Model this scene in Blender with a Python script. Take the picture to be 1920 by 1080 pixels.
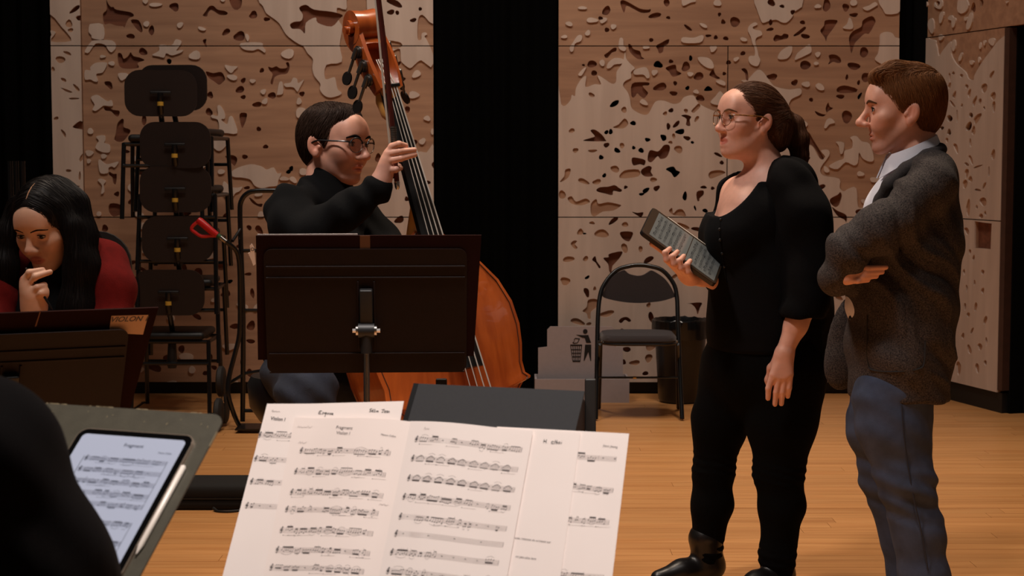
import bpy, bmesh, math, random
import numpy as np
from mathutils import Vector, Matrix, Euler
from mathutils.geometry import delaunay_2d_cdt

scene = bpy.context.scene
COL = scene.collection
for o in list(bpy.data.objects):
    bpy.data.objects.remove(o)

# ------------------------------------------------------------------ camera
FPX, CAMZ, PITCH = 3200.0, 1.42, math.atan(240.0 / 3200.0)
cd = bpy.data.cameras.new('camera')
cd.sensor_width = 36.0
cd.lens = FPX / 1920.0 * 36.0
cd.clip_start = 0.05
cd.clip_end = 60
cd.dof.use_dof = True
cd.dof.focus_distance = 5.7
cd.dof.aperture_fstop = 9.0
cam = bpy.data.objects.new('camera', cd)
cam.location = (0, 0, CAMZ)
cam.rotation_euler = (math.pi / 2 - PITCH, 0, 0)
COL.objects.link(cam)
scene.camera = cam

# ------------------------------------------------------------------ world, lamps, exposure
scene.view_settings.view_transform = 'Standard'
scene.view_settings.look = 'None'
scene.view_settings.gamma = 1.0
scene.view_settings.use_curve_mapping = False
scene.view_settings.exposure = 0.0
w = bpy.data.worlds.new('hall_ambience')
scene.world = w
w.use_nodes = True
w.node_tree.nodes['Background'].inputs[0].default_value = (1.0, 0.80, 0.66, 1)
w.node_tree.nodes['Background'].inputs[1].default_value = 0.035


def lamp(name, loc, tgt, watt, col, size, kind='AREA', spot=60, blend=0.6, size_y=None, spread=None):
    l = bpy.data.lights.new(name, kind)
    l.energy = watt
    l.color = col
    if kind == 'AREA':
        l.shape = 'RECTANGLE' if size_y else 'DISK'
        l.size = size
        if size_y:
            l.size_y = size_y
        if spread:
            l.spread = math.radians(spread)
    else:
        l.shadow_soft_size = size
        if kind == 'SPOT':
            l.spot_size = math.radians(spot)
            l.spot_blend = blend
    o = bpy.data.objects.new(name, l)
    o.location = loc
    d = Vector(tgt) - Vector(loc)
    o.rotation_euler = d.to_track_quat('-Z', 'Y').to_euler()
    COL.objects.link(o)
    return o


WARM = (1.0, 0.80, 0.62)
COOL = (1.0, 0.89, 0.83)
WALLC = (1.0, 0.86, 0.75)
# house lights: rows of ceiling lamps over the rehearsal floor, and one added fill spot
lamp('ceiling_or_fill_lamp', (1.3, 6.6, 6.2), (1.1, 6.3, 0), 700, WARM, 0.3, 'SPOT', 70, 0.8)
lamp('ceiling_or_fill_lamp', (-1.2, 6.2, 6.2), (-0.8, 6.0, 0), 430, WARM, 0.3, 'SPOT', 70, 0.8)
lamp('ceiling_or_fill_lamp', (0.5, 2.7, 6.2), (0.1, 3.2, 0), 1600, COOL, 0.35, 'SPOT', 44, 0.8)
lamp('ceiling_or_fill_lamp', (-2.2, 3.4, 6.2), (0.9, 5.4, 1.2), 620, COOL, 0.35, 'SPOT', 46, 0.8)
lamp('ceiling_or_fill_lamp', (-1.6, 3.0, 6.2), (-1.3, 4.7, 1.0), 420, COOL, 0.35, 'SPOT', 34, 0.8)  # added fill spot, put in to brighten the seated woman's face at the left
lamp('ceiling_or_fill_lamp', (0.9, 7.6, 6.2), (0.9, 10.3, 1.3), 360, WALLC, 0.5, 'SPOT', 80, 0.9)
lamp('ceiling_or_fill_lamp', (-1.5, 7.6, 6.2), (-1.5, 10.3, 1.3), 330, WALLC, 0.5, 'SPOT', 80, 0.9)

# ------------------------------------------------------------------ pixel helpers (1920 x 1080 frame)
CP, SP = math.cos(PITCH), math.sin(PITCH)
CAM = Vector((0, 0, CAMZ))


def ray(px, py):
    xc, yc = (px - 960.0) / FPX, -(py - 540.0) / FPX
    return Vector((xc, CP + yc * SP, -SP + yc * CP))


def P(px, py, Y):
    d = ray(px, py)
    return CAM + d * (Y / d.y)


def G(px, py, z=0.0):
    d = ray(px, py)
    return CAM + d * ((z - CAMZ) / d.z)


def onplane(px, py, p0, n):
    d = ray(px, py)
    return CAM + d * ((p0 - CAM).dot(n) / d.dot(n))


# ------------------------------------------------------------------ colours and materials
def lin(c):
    return tuple(((v / 255.0) / 12.92 if v <= 10 else (((v / 255.0) + 0.055) / 1.055) ** 2.4) for v in c)


MATS = {}


def mat(name, rgb, rough=0.6, metal=0.0, noise=None, bump=None, emit=None, spec=0.5, trans=0.0, alpha=1.0,
        sss=0.0, coat=0.0, objrand=0.0, stretch=(1, 1, 1), sheen=0.0, attr=None):
    """noise=(scale, amount[, second rgb]) colour variation; bump=(scale, strength)"""
    if name in MATS:
        return MATS[name]
    m = bpy.data.materials.new(name)
    m.use_nodes = True
    nt = m.node_tree
    b = nt.nodes['Principled BSDF']
    c = lin(rgb)
    b.inputs['Base Color'].default_value = (*c, 1)
    b.inputs['Roughness'].default_value = rough
    b.inputs['Metallic'].default_value = metal
    b.inputs['Specular IOR Level'].default_value = spec
    b.inputs['Transmission Weight'].default_value = trans
    b.inputs['Alpha'].default_value = alpha
    b.inputs['Coat Weight'].default_value = coat
    b.inputs['Sheen Weight'].default_value = sheen
    if sss:
        b.inputs['Subsurface Weight'].default_value = sss
        b.inputs['Subsurface Radius'].default_value = (1.0, 0.35, 0.2)
        b.inputs['Subsurface Scale'].default_value = 0.012
    if emit:
        b.inputs['Emission Color'].default_value = (*lin(emit[0]), 1)
        b.inputs['Emission Strength'].default_value = emit[1]
    tc = nt.nodes.new('ShaderNodeTexCoord')
    mp = nt.nodes.new('ShaderNodeMapping')
    mp.inputs['Scale'].default_value = stretch
    nt.links.new(tc.outputs['Object'], mp.inputs['Vector'])
    colout = None
    if noise:
        n = nt.nodes.new('ShaderNodeTexNoise')
        n.inputs['Scale'].default_value = noise[0]
        n.inputs['Detail'].default_value = 5
        nt.links.new(mp.outputs[0], n.inputs['Vector'])
        r = nt.nodes.new('ShaderNodeValToRGB')
        a = noise[1]
        c2 = lin(noise[2]) if len(noise) > 2 else tuple(min(1, v * (1 + a)) for v in c)
        c1 = c if len(noise) > 2 else tuple(v * (1 - a) for v in c)
        r.color_ramp.elements[0].position = 0.3
        r.color_ramp.elements[1].position = 0.7
        r.color_ramp.elements[0].color = (*c1, 1)
        r.color_ramp.elements[1].color = (*c2, 1)
        nt.links.new(n.outputs['Fac'], r.inputs['Fac'])
        colout = r.outputs['Color']
    if objrand:
        oi = nt.nodes.new('ShaderNodeObjectInfo')
        hs = nt.nodes.new('ShaderNodeHueSaturation')
        mr = nt.nodes.new('ShaderNodeMapRange')
        mr.inputs['To Min'].default_value = 1 - objrand
        mr.inputs['To Max'].default_value = 1 + objrand
        nt.links.new(oi.outputs['Random'], mr.inputs['Value'])
        nt.links.new(mr.outputs[0], hs.inputs['Value'])
        if colout:
            nt.links.new(colout, hs.inputs['Color'])
        else:
            hs.inputs['Color'].default_value = (*c, 1)
        colout = hs.outputs['Color']
    if attr:
        at = nt.nodes.new('ShaderNodeAttribute')
        at.attribute_name = attr
        mx = nt.nodes.new('ShaderNodeMix')
        mx.data_type = 'RGBA'
        mx.blend_type = 'MULTIPLY'
        mx.inputs[0].default_value = 1.0
        if colout:
            nt.links.new(colout, mx.inputs[6])
        else:
            mx.inputs[6].default_value = (*c, 1)
        nt.links.new(at.outputs['Color'], mx.inputs[7])
        colout = mx.outputs[2]
    if colout:
        nt.links.new(colout, b.inputs['Base Color'])
    if bump:
        n2 = nt.nodes.new('ShaderNodeTexNoise')
        n2.inputs['Scale'].default_value = bump[0]
        n2.inputs['Detail'].default_value = 4
        nt.links.new(mp.outputs[0], n2.inputs['Vector'])
        bp = nt.nodes.new('ShaderNodeBump')
        bp.inputs['Strength'].default_value = bump[1]
        bp.inputs['Distance'].default_value = 0.004
        nt.links.new(n2.outputs['Fac'], bp.inputs['Height'])
        nt.links.new(bp.outputs[0], b.inputs['Normal'])
    MATS[name] = m
    return m


def woodmat(name, c1, c2, scale=1.0, axis='X', rough=0.5, objrand=0.0, coat=0.0, bands=9.0):
    """grain running along one axis, two tones"""
    if name in MATS:
        return MATS[name]
    m = bpy.data.materials.new(name)
    m.use_nodes = True
    nt = m.node_tree
    b = nt.nodes['Principled BSDF']
    b.inputs['Roughness'].default_value = rough
    b.inputs['Coat Weight'].default_value = coat
    tc = nt.nodes.new('ShaderNodeTexCoord')
    mp = nt.nodes.new('ShaderNodeMapping')
    st = {'X': (0.5, bands, bands), 'Y': (bands, 0.5, bands), 'Z': (bands, bands, 0.5)}[axis]
    mp.inputs['Scale'].default_value = tuple(v * scale for v in st)
    oi = nt.nodes.new('ShaderNodeObjectInfo')
    vm = nt.nodes.new('ShaderNodeVectorMath')
    vm.operation = 'SCALE'
    vm.inputs[0].default_value = (13.1, 7.7, 3.3)
    nt.links.new(oi.outputs['Random'], vm.inputs['Scale'])
    if objrand:
        nt.links.new(vm.outputs[0], mp.inputs['Location'])
    nt.links.new(tc.outputs['Object'], mp.inputs['Vector'])
    n = nt.nodes.new('ShaderNodeTexNoise')
    n.inputs['Scale'].default_value = 3.0
    n.inputs['Detail'].default_value = 6
    n.inputs['Distortion'].default_value = 0.6
    nt.links.new(mp.outputs[0], n.inputs['Vector'])
    r = nt.nodes.new('ShaderNodeValToRGB')
    r.color_ramp.elements[0].position = 0.32
    r.color_ramp.elements[1].position = 0.68
    r.color_ramp.elements[0].color = (*lin(c1), 1)
    r.color_ramp.elements[1].color = (*lin(c2), 1)
    nt.links.new(n.outputs['Fac'], r.inputs['Fac'])
    out = r.outputs['Color']
    if objrand:
        hs = nt.nodes.new('ShaderNodeHueSaturation')
        mr = nt.nodes.new('ShaderNodeMapRange')
        mr.inputs['To Min'].default_value = 1 - objrand
        mr.inputs['To Max'].default_value = 1 + objrand
        nt.links.new(oi.outputs['Random'], mr.inputs['Value'])
        nt.links.new(mr.outputs[0], hs.inputs['Value'])
        nt.links.new(out, hs.inputs['Color'])
        out = hs.outputs['Color']
    nt.links.new(out, b.inputs['Base Color'])
    bp = nt.nodes.new('ShaderNodeBump')
    bp.inputs['Strength'].default_value = 0.08
    bp.inputs['Distance'].default_value = 0.002
    nt.links.new(n.outputs['Fac'], bp.inputs['Height'])
    nt.links.new(bp.outputs[0], b.inputs['Normal'])
    MATS[name] = m
    return m


# ------------------------------------------------------------------ object helpers
def tag(o, label=None, cat=None, group=None, kind=None):
    if label:
        o['label'] = label
    if cat:
        o['category'] = cat
    if group:
        o['group'] = group
    if kind:
        o['kind'] = kind
    return o


def empty(name, loc=(0, 0, 0), label=None, cat=None, group=None, rotz=0.0):
    o = bpy.data.objects.new(name, None)
    o.location = loc
    o.rotation_euler = (0, 0, rotz)
    o.empty_display_size = 0.05
    COL.objects.link(o)
    tag(o, label, cat, group)
    return o


def link(name, me, m=None, parent=None, keep=True):
    o = bpy.data.objects.new(name, me)
    COL.objects.link(o)
    if m is not None:
        me.materials.append(m)
    if parent is not None:
        o.parent = parent
        if keep:  # vertices are world coordinates
            o.matrix_parent_inverse = world_of(parent).inverted()
    return o


def world_of(o):
    M = Matrix.LocRotScale(o.location, o.rotation_euler, o.scale)
    if o.parent is not None:
        return world_of(o.parent) @ o.matrix_parent_inverse @ M
    return M


class MB:
    """collects shapes into one mesh"""
    def __init__(self):
        self.v, self.f, self.s = [], [], []

    def add(self, vs, fs, smooth=True, M=None):
        k = len(self.v)
        for p in vs:
            p = Vector(p)
            self.v.append(tuple(M @ p) if M is not None else tuple(p))
        for f in fs:
            self.f.append([i + k for i in f])
            self.s.append(smooth)
        return self

    def box(self, c, size, M=None, bev=0.0):
        x, y, z = size[0] / 2, size[1] / 2, size[2] / 2
        if bev <= 0:
            vs = [(sx * x, sy * y, sz * z) for sx in (-1, 1) for sy in (-1, 1) for sz in (-1, 1)]
            fs = [(0, 1, 3, 2), (4, 6, 7, 5), (0, 4, 5, 1), (2, 3, 7, 6), (0, 2, 6, 4), (1, 5, 7, 3)]
            sm = False
        else:
            bm = bmesh.new()
            bmesh.ops.create_cube(bm, size=1.0)
            for q in bm.verts:
                q.co = Vector((q.co.x * 2 * x, q.co.y * 2 * y, q.co.z * 2 * z))
            bmesh.ops.bevel(bm, geom=bm.edges[:], offset=min(bev, x * .98, y * .98, z * .98), segments=3, profile=0.5, affect='EDGES')
            bm.verts.index_update()
            vs = [q.co.copy() for q in bm.verts]
            fs = [[q.index for q in f.verts] for f in bm.faces]
            bm.free()
            sm = True
        T = Matrix.Translation(Vector(c))
        if M is not None:
            T = M @ T
        return self.add(vs, fs, sm, T)

    def tube(self, pts, r, n=10, cap=True, M=None, flat=None):
        """tube along points; r scalar or list; flat=(dir, factor) squashes the section"""
        pts = [Vector(p) for p in pts]
        if not hasattr(r, '__len__'):
            r = [r] * len(pts)
        vs, fs = [], []
        t0 = (pts[1] - pts[0]).normalized()
        up = Vector((0, 0, 1)) if abs(t0.z) < 0.9 else Vector((1, 0, 0))
        a = t0.cross(up).normalized()
        for i, p in enumerate(pts):
            if i == 0:
                t = pts[1] - pts[0]
            elif i == len(pts) - 1:
                t = pts[-1] - pts[-2]
            else:
                t = (pts[i + 1] - pts[i]).normalized() + (pts[i] - pts[i - 1]).normalized()
            t.normalize()
            a = (a - t * a.dot(t)).normalized()
            b = t.cross(a)
            for j in range(n):
                th = 2 * math.pi * j / n
                o = a * (math.cos(th) * r[i]) + b * (math.sin(th) * r[i])
                if flat:
                    fd = Vector(flat[0]).normalized()
                    o = o + fd * (o.dot(fd) * (flat[1] - 1))
                vs.append(p + o)
        for i in range(len(pts) - 1):
            for j in range(n):
                k = (j + 1) % n
                fs.append((i * n + j, i * n + k, (i + 1) * n + k, (i + 1) * n + j))
        if cap:
            fs.append(tuple(range(n - 1, -1, -1)))
            fs.append(tuple((len(pts) - 1) * n + j for j in range(n)))
        return self.add(vs, fs, True, M)

    def lathe(self, prof, n=24, M=None, cap=True):
        vs, fs = [], []
        for (rr, z) in prof:
            for j in range(n):
                th = 2 * math.pi * j / n
                vs.append((rr * math.cos(th), rr * math.sin(th), z))
        for i in range(len(prof) - 1):
            for j in range(n):
                k = (j + 1) % n
                fs.append((i * n + j, i * n + k, (i + 1) * n + k, (i + 1) * n + j))
        if cap:
            fs.append(tuple(range(n - 1, -1, -1)))
            fs.append(tuple((len(prof) - 1) * n + j for j in range(n)))
        return self.add(vs, fs, True, M)

    def prism(self, poly, z0, z1, M=None, smooth=False):
        n = len(poly)
        vs = [(x, y, z0) for x, y in poly] + [(x, y, z1) for x, y in poly]
        fs = [tuple(range(n - 1, -1, -1)), tuple(range(n, 2 * n))]
        fs += [(i, (i + 1) % n, n + (i + 1) % n, n + i) for i in range(n)]
        return self.add(vs, fs, smooth, M)

    def sphere(self, c, r, n=12, M=None):
        r = r if hasattr(r, '__len__') else (r, r, r)
        vs, fs = [], []
        for i in range(n + 1):
            ph = math.pi * i / n
            for j in range(2 * n):
                th = math.pi * j / n
                vs.append((c[0] + r[0] * math.sin(ph) * math.cos(th), c[1] + r[1] * math.sin(ph) * math.sin(th), c[2] + r[2] * math.cos(ph)))
        for i in range(n):
            for j in range(2 * n):
                k = (j + 1) % (2 * n)
                fs.append((i * 2 * n + j, (i + 1) * 2 * n + j, (i + 1) * 2 * n + k, i * 2 * n + k))
        return self.add(vs, fs, True, M)

    def mesh(self, name):
        me = bpy.data.meshes.new(name)
        me.from_pydata(self.v, [], self.f)
        me.polygons.foreach_set('use_smooth', self.s)
        me.update()
        try:
            me.set_sharp_from_angle(angle=math.radians(40))
        except Exception:
            pass
        return me

    def build(self, name, m, parent=None, keep=True):
        return link(name, self.mesh(name), m, parent, keep)


def catmull(pts, n=6, closed=True):
    pts = [Vector(p) for p in pts]
    out = []
    N = len(pts)
    rng = N if closed else N - 1
    for i in range(rng):
        if closed:
            p0, p1, p2, p3 = pts[(i - 1) % N], pts[i], pts[(i + 1) % N], pts[(i + 2) % N]
        else:
            p0, p1, p2, p3 = pts[max(i - 1, 0)], pts[i], pts[i + 1], pts[min(i + 2, N - 1)]
        for j in range(n):
            t = j / n
            out.append(0.5 * ((2 * p1) + (p2 - p0) * t + (2 * p0 - 5 * p1 + 4 * p2 - p3) * t * t + (3 * p1 - p0 - 3 * p2 + p3) * t ** 3))
    if not closed:
        out.append(pts[-1])
    return out


def frame(o, x, y, z):
    return Matrix(((x[0], y[0], z[0], o[0]), (x[1], y[1], z[1], o[1]), (x[2], y[2], z[2], o[2]), (0, 0, 0, 1)))


def copy_tree(o, parent=None):
    c = o.copy()
    COL.objects.link(c)
    if parent is not None:
        c.parent = parent
    for ch in list(o.children):
        copy_tree(ch, c)
    return c


def text_mesh(s, size, shear=0.0, bold=0.0):
    cu = bpy.data.curves.new('lettering', 'FONT')
    cu.body = s
    cu.size = size
    cu.shear = shear
    cu.offset = bold
    cu.align_x = 'CENTER'
    cu.align_y = 'CENTER'
    cu.resolution_u = 3
    ob = bpy.data.objects.new('lettering_tmp', cu)
    COL.objects.link(ob)
    dg = bpy.context.evaluated_depsgraph_get()
    me = bpy.data.meshes.new_from_object(ob.evaluated_get(dg))
    bpy.data.objects.remove(ob)
    vs = [v.co.copy() for v in me.vertices]
    fs = [list(p.vertices) for p in me.polygons]
    bpy.data.meshes.remove(me)
    bpy.data.curves.remove(cu)
    return vs, fs

# ================================================================== ROOM
M_PALE = woodmat('pale_birch_plywood', (198, 178, 164), (213, 194, 180), 0.8, 'Z', 0.62, 0.05, bands=4.0)
M_BROWN = woodmat('brown_okoume_veneer', (160, 122, 97), (184, 144, 115), 0.9, 'X', 0.55, 0.05, bands=7.0)
M_DEEP = woodmat('dark_inner_ply', (96, 54, 36), (128, 78, 54), 1.0, 'X', 0.7, 0.0)
M_BLACKWALL = mat('black_wall_paint', (7, 7, 7), 0.95, spec=0.1)
M_BASE = mat('black_baseboard', (10, 10, 11), 0.6)
M_CURTAIN = mat('black_stage_cloth', (5, 5, 5), 1.0, spec=0.05)
M_JAMB = mat('brown_door_jamb', (70, 45, 34), 0.6, noise=(20, 0.15))

WY = 10.3
WALL_LEFT = """
P 485,-40 485,0 493,11 499,24 508,31 524,44 537,65 556,80 569,87 577,100 587,111 586,128 590,143 601,157 600,167 607,178 620,183 638,178 640,173 633,167 629,148 625,145 610,148 612,122 641,116 637,85 642,52 635,38 632,15 649,18 650,0 650,-40
P 688,-40 688,0 690,28 700,60 708,90 725,103 737,96 750,92 752,113 757,120 769,128 779,120 790,113 815,116 815,-40
P 783,285 800,286 815,279 815,432 700,432 690,380 700,340 715,310 740,300 760,305
D 561,15 574,9 589,18 622,22 642,28 637,35 622,50 596,43 592,33 574,43 572,63 563,55 548,54 544,46 552,41 565,39 568,28
s 792,28 805,41 815,52 815,107 809,93 801,76 796,68 801,65 798,61 791,63 790,74 783,72 784,37
d 733 23 7 5
d 745 24 4 4
d 788 17 3 4
d 775 38 6 4
d 740 6 15 6 20
s 741 84 12 8 20
d 703 93 5 3 20
d 746 120 6 4 -30
d 750,135 754,143 761,147 756,153 751,156 742,149 741,142 748,145
p 781 139 9 6 -30
p 776 178 11 6
p 755 165 3 5
p 801 222 6 5
p 811 247 3 6
p 792 265 6 6
d 764 205 5 6
d 709 296 6 8
d 779 266 4 4
d 763 373 4 5
d 749 412 10 6 -35
d 803 342 4 4
d 815 310 5 8
d 199,0 203,7 208,13 213,13 218,18 245,23 251,30 241,35 233,52 230,49 218,48 205,44 195,45 193,26 200,18
p 168,48 172,45 193,46 195,73 174,72 172,66 167,60
d 245,38 260,38 267,54 265,61 255,54
p 275 45 6 5 -40
d 284 57 5 10 15
d 245 68 8 5
p 273 3 5 4 40
p 292 9 11 4
d 327 13 9 8
p 160,95 170,80 178,76 210,76 218,88 210,98 203,93 197,84 180,82 168,98 162,99
p 193 106 5 3
p 210 119 6 4 15
d 221,100 228,101 232,110 240,105 245,98 250,105 262,108 271,113 258,118 260,127 240,129 225,126 221,115
d 268 97 8 7 30
p 286,103 299,95 300,84 322,85 330,74 341,78 336,88 331,95 343,94 341,98 331,102 322,104 312,100 308,108 298,106
k 317 115 5 5
p 170,126 180,118 198,117 201,122 193,136 181,139 184,152 178,153 170,149 160,149 160,132 170,132
p 222,138 236,137 245,141 265,134 285,130 265,148 240,146 230,151 225,148
d 204 159 9 6 40
p 171,183 182,178 192,184 202,190 209,188 212,198 205,199 195,198 188,203 180,208 174,205 178,196
d 195,200 204,201 212,206 224,208 222,218 215,217 208,209 197,207
p 170 246 5 6
d 228,223 232,225 232,238 242,242 244,248 232,264 222,266 214,262 217,250 220,232
p 181,256 196,254 198,263 196,268 206,272 206,285 192,285 180,278 182,270 186,264
p 195 293 6 4
p 168 287 8 5
p 167 302 4 4
p 186,299 198,307 207,307 223,303 216,314 210,312 204,315 203,324 190,325 186,315
d 205,322 212,326 219,327 217,345 212,344 210,333 204,328
p 184,338 190,335 199,340 195,346 196,360 190,363 192,348
d 219 364 5 5
d 206,382 226,384 228,400 212,406 204,398
p 186 401 5 4 30
d 270 225 5 10
d 380,29 385,22 392,12 400,11 408,18 420,20 427,24 424,28 412,28 402,22 395,19 390,25 388,31
d 442 3 13 14
p 418 0 5 3
d 475 28 8 7
d 500 36 6 4
p 338 47 6 5 -40
p 379 54 8 3 15
d 424 60 9 5 -30
d 449 68 11 9
p 464 70 3 8 -15
p 452,81 490,80 493,88 498,94 497,99 492,96 484,92 474,95 456,92
d 380,76 387,73 386,80 388,87 385,87
p 366 104 11 8
p 540 101 12 9
p 422,122 434,124 446,125 440,131 434,137 426,131
p 436 145 10 5 10
d 491 132 5 4 -20
d 503,125 510,127 518,124 525,128 538,127 536,118 541,117 543,127 538,138 525,140 515,145 511,158 507,155 511,140 505,132
d 456 151 4 6 40
d 450 168 9 6 -45
d 456 182 5 4
p 474 152 5 4 20
p 533,157 545,155 550,146 557,148 559,156 566,152 570,150 562,165 558,172 552,165 545,163 536,163
p 520,175 524,155 530,155 531,175 520,178
p 494 172 5 5
d 510 179 8 6 -30
p 497 190 6 5 -40
d 482 196 9 5
p 561 190 5 6
d 566 176 5 5
d 386,134 400,137 415,135 422,147 418,154 410,159 400,152 390,145
p 396,215 409,217 408,200 413,198 421,210 422,222 415,224 426,233 430,220 435,218 440,228 445,250 420,249 405,253 400,258 402,245 411,243 409,225 398,221
d 392 210 6 8
d 449,214 462,212 462,222 456,238 452,237
d 485 242 4 5
d 498 275 5 4 -30
d 459 294 6 4
d 422,293 437,291 445,298 440,311 433,306
k 546 316 4 5
k 541 322 5 4
p 400,262 412,257 430,262 420,278 410,283 400,275
p 432,325 445,315 470,308 490,312 500,318 513,314 520,325 528,325 522,338 520,348 505,350 492,353 478,348 470,337 455,333 440,332
p 533 335 8 4
p 550 337 7 5 30
p 415 322 6 5
p 420,340 432,350 445,352 455,350 450,358 442,362 435,370 422,369 418,355
d 463 352 6 3
d 467,370 475,375 483,382 492,382 490,388 482,386 472,380
p 485 364 8 4
d 425 404 7 5
d 467 427 5 5 -40
d 447 462 4 4
k 430 528 6 4
d 473 550 4 10
d 440 612 10 5 -20
d 465 514 7 3
p 490 402 7 5
d 455 680 5 8
p 430 650 12 6
d 300 640 10 6
d 290 690 14 7 20
p 350 670 14 8
d 340 655 6 8
p 300 430 12 6
d 350 400 8 5
d 470 640 9 4
d 468 700 6 9
p 440 720 9 6
d 385 700 6 4
p 320 720 13 6
d 365 470 9 7 30
p 395 480 12 6 -20
d 280 560 8 5
p 275 470 9 5
d 500 690 6 8
"""
WALL_NARROW = """
P 60,-60 60,27 95,27 118,52 124,58 135,77 97,78 106,62 96,58 96,70 60,80 60,800 240,800 240,-60
d 142 18 12 4 -35
d 150 34 6 5
s 131 45 6 8 20
s 134 57 5 4
d 138,237 146,230 152,227 158,229 161,228 161,242 150,242 140,240
d 156 382 4 5
s 101 130 3 5
s 128 100 8 3 20
s 127 170 12 2 20
s 145 165 3 9 -40
s 107 222 5 3 -30
s 121 250 3 8 -30
s 155 295 3 10 30
s 151 330 2 9 5
s 142 350 9 2 -10
s 115 112 10 6
s 121 150 6 3 40
s 140 185 9 2
k 156 158 1 1
s 130 320 5 3
s 125 425 8 4
s 148 470 4 8
s 118 520 6 4
"""
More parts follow.
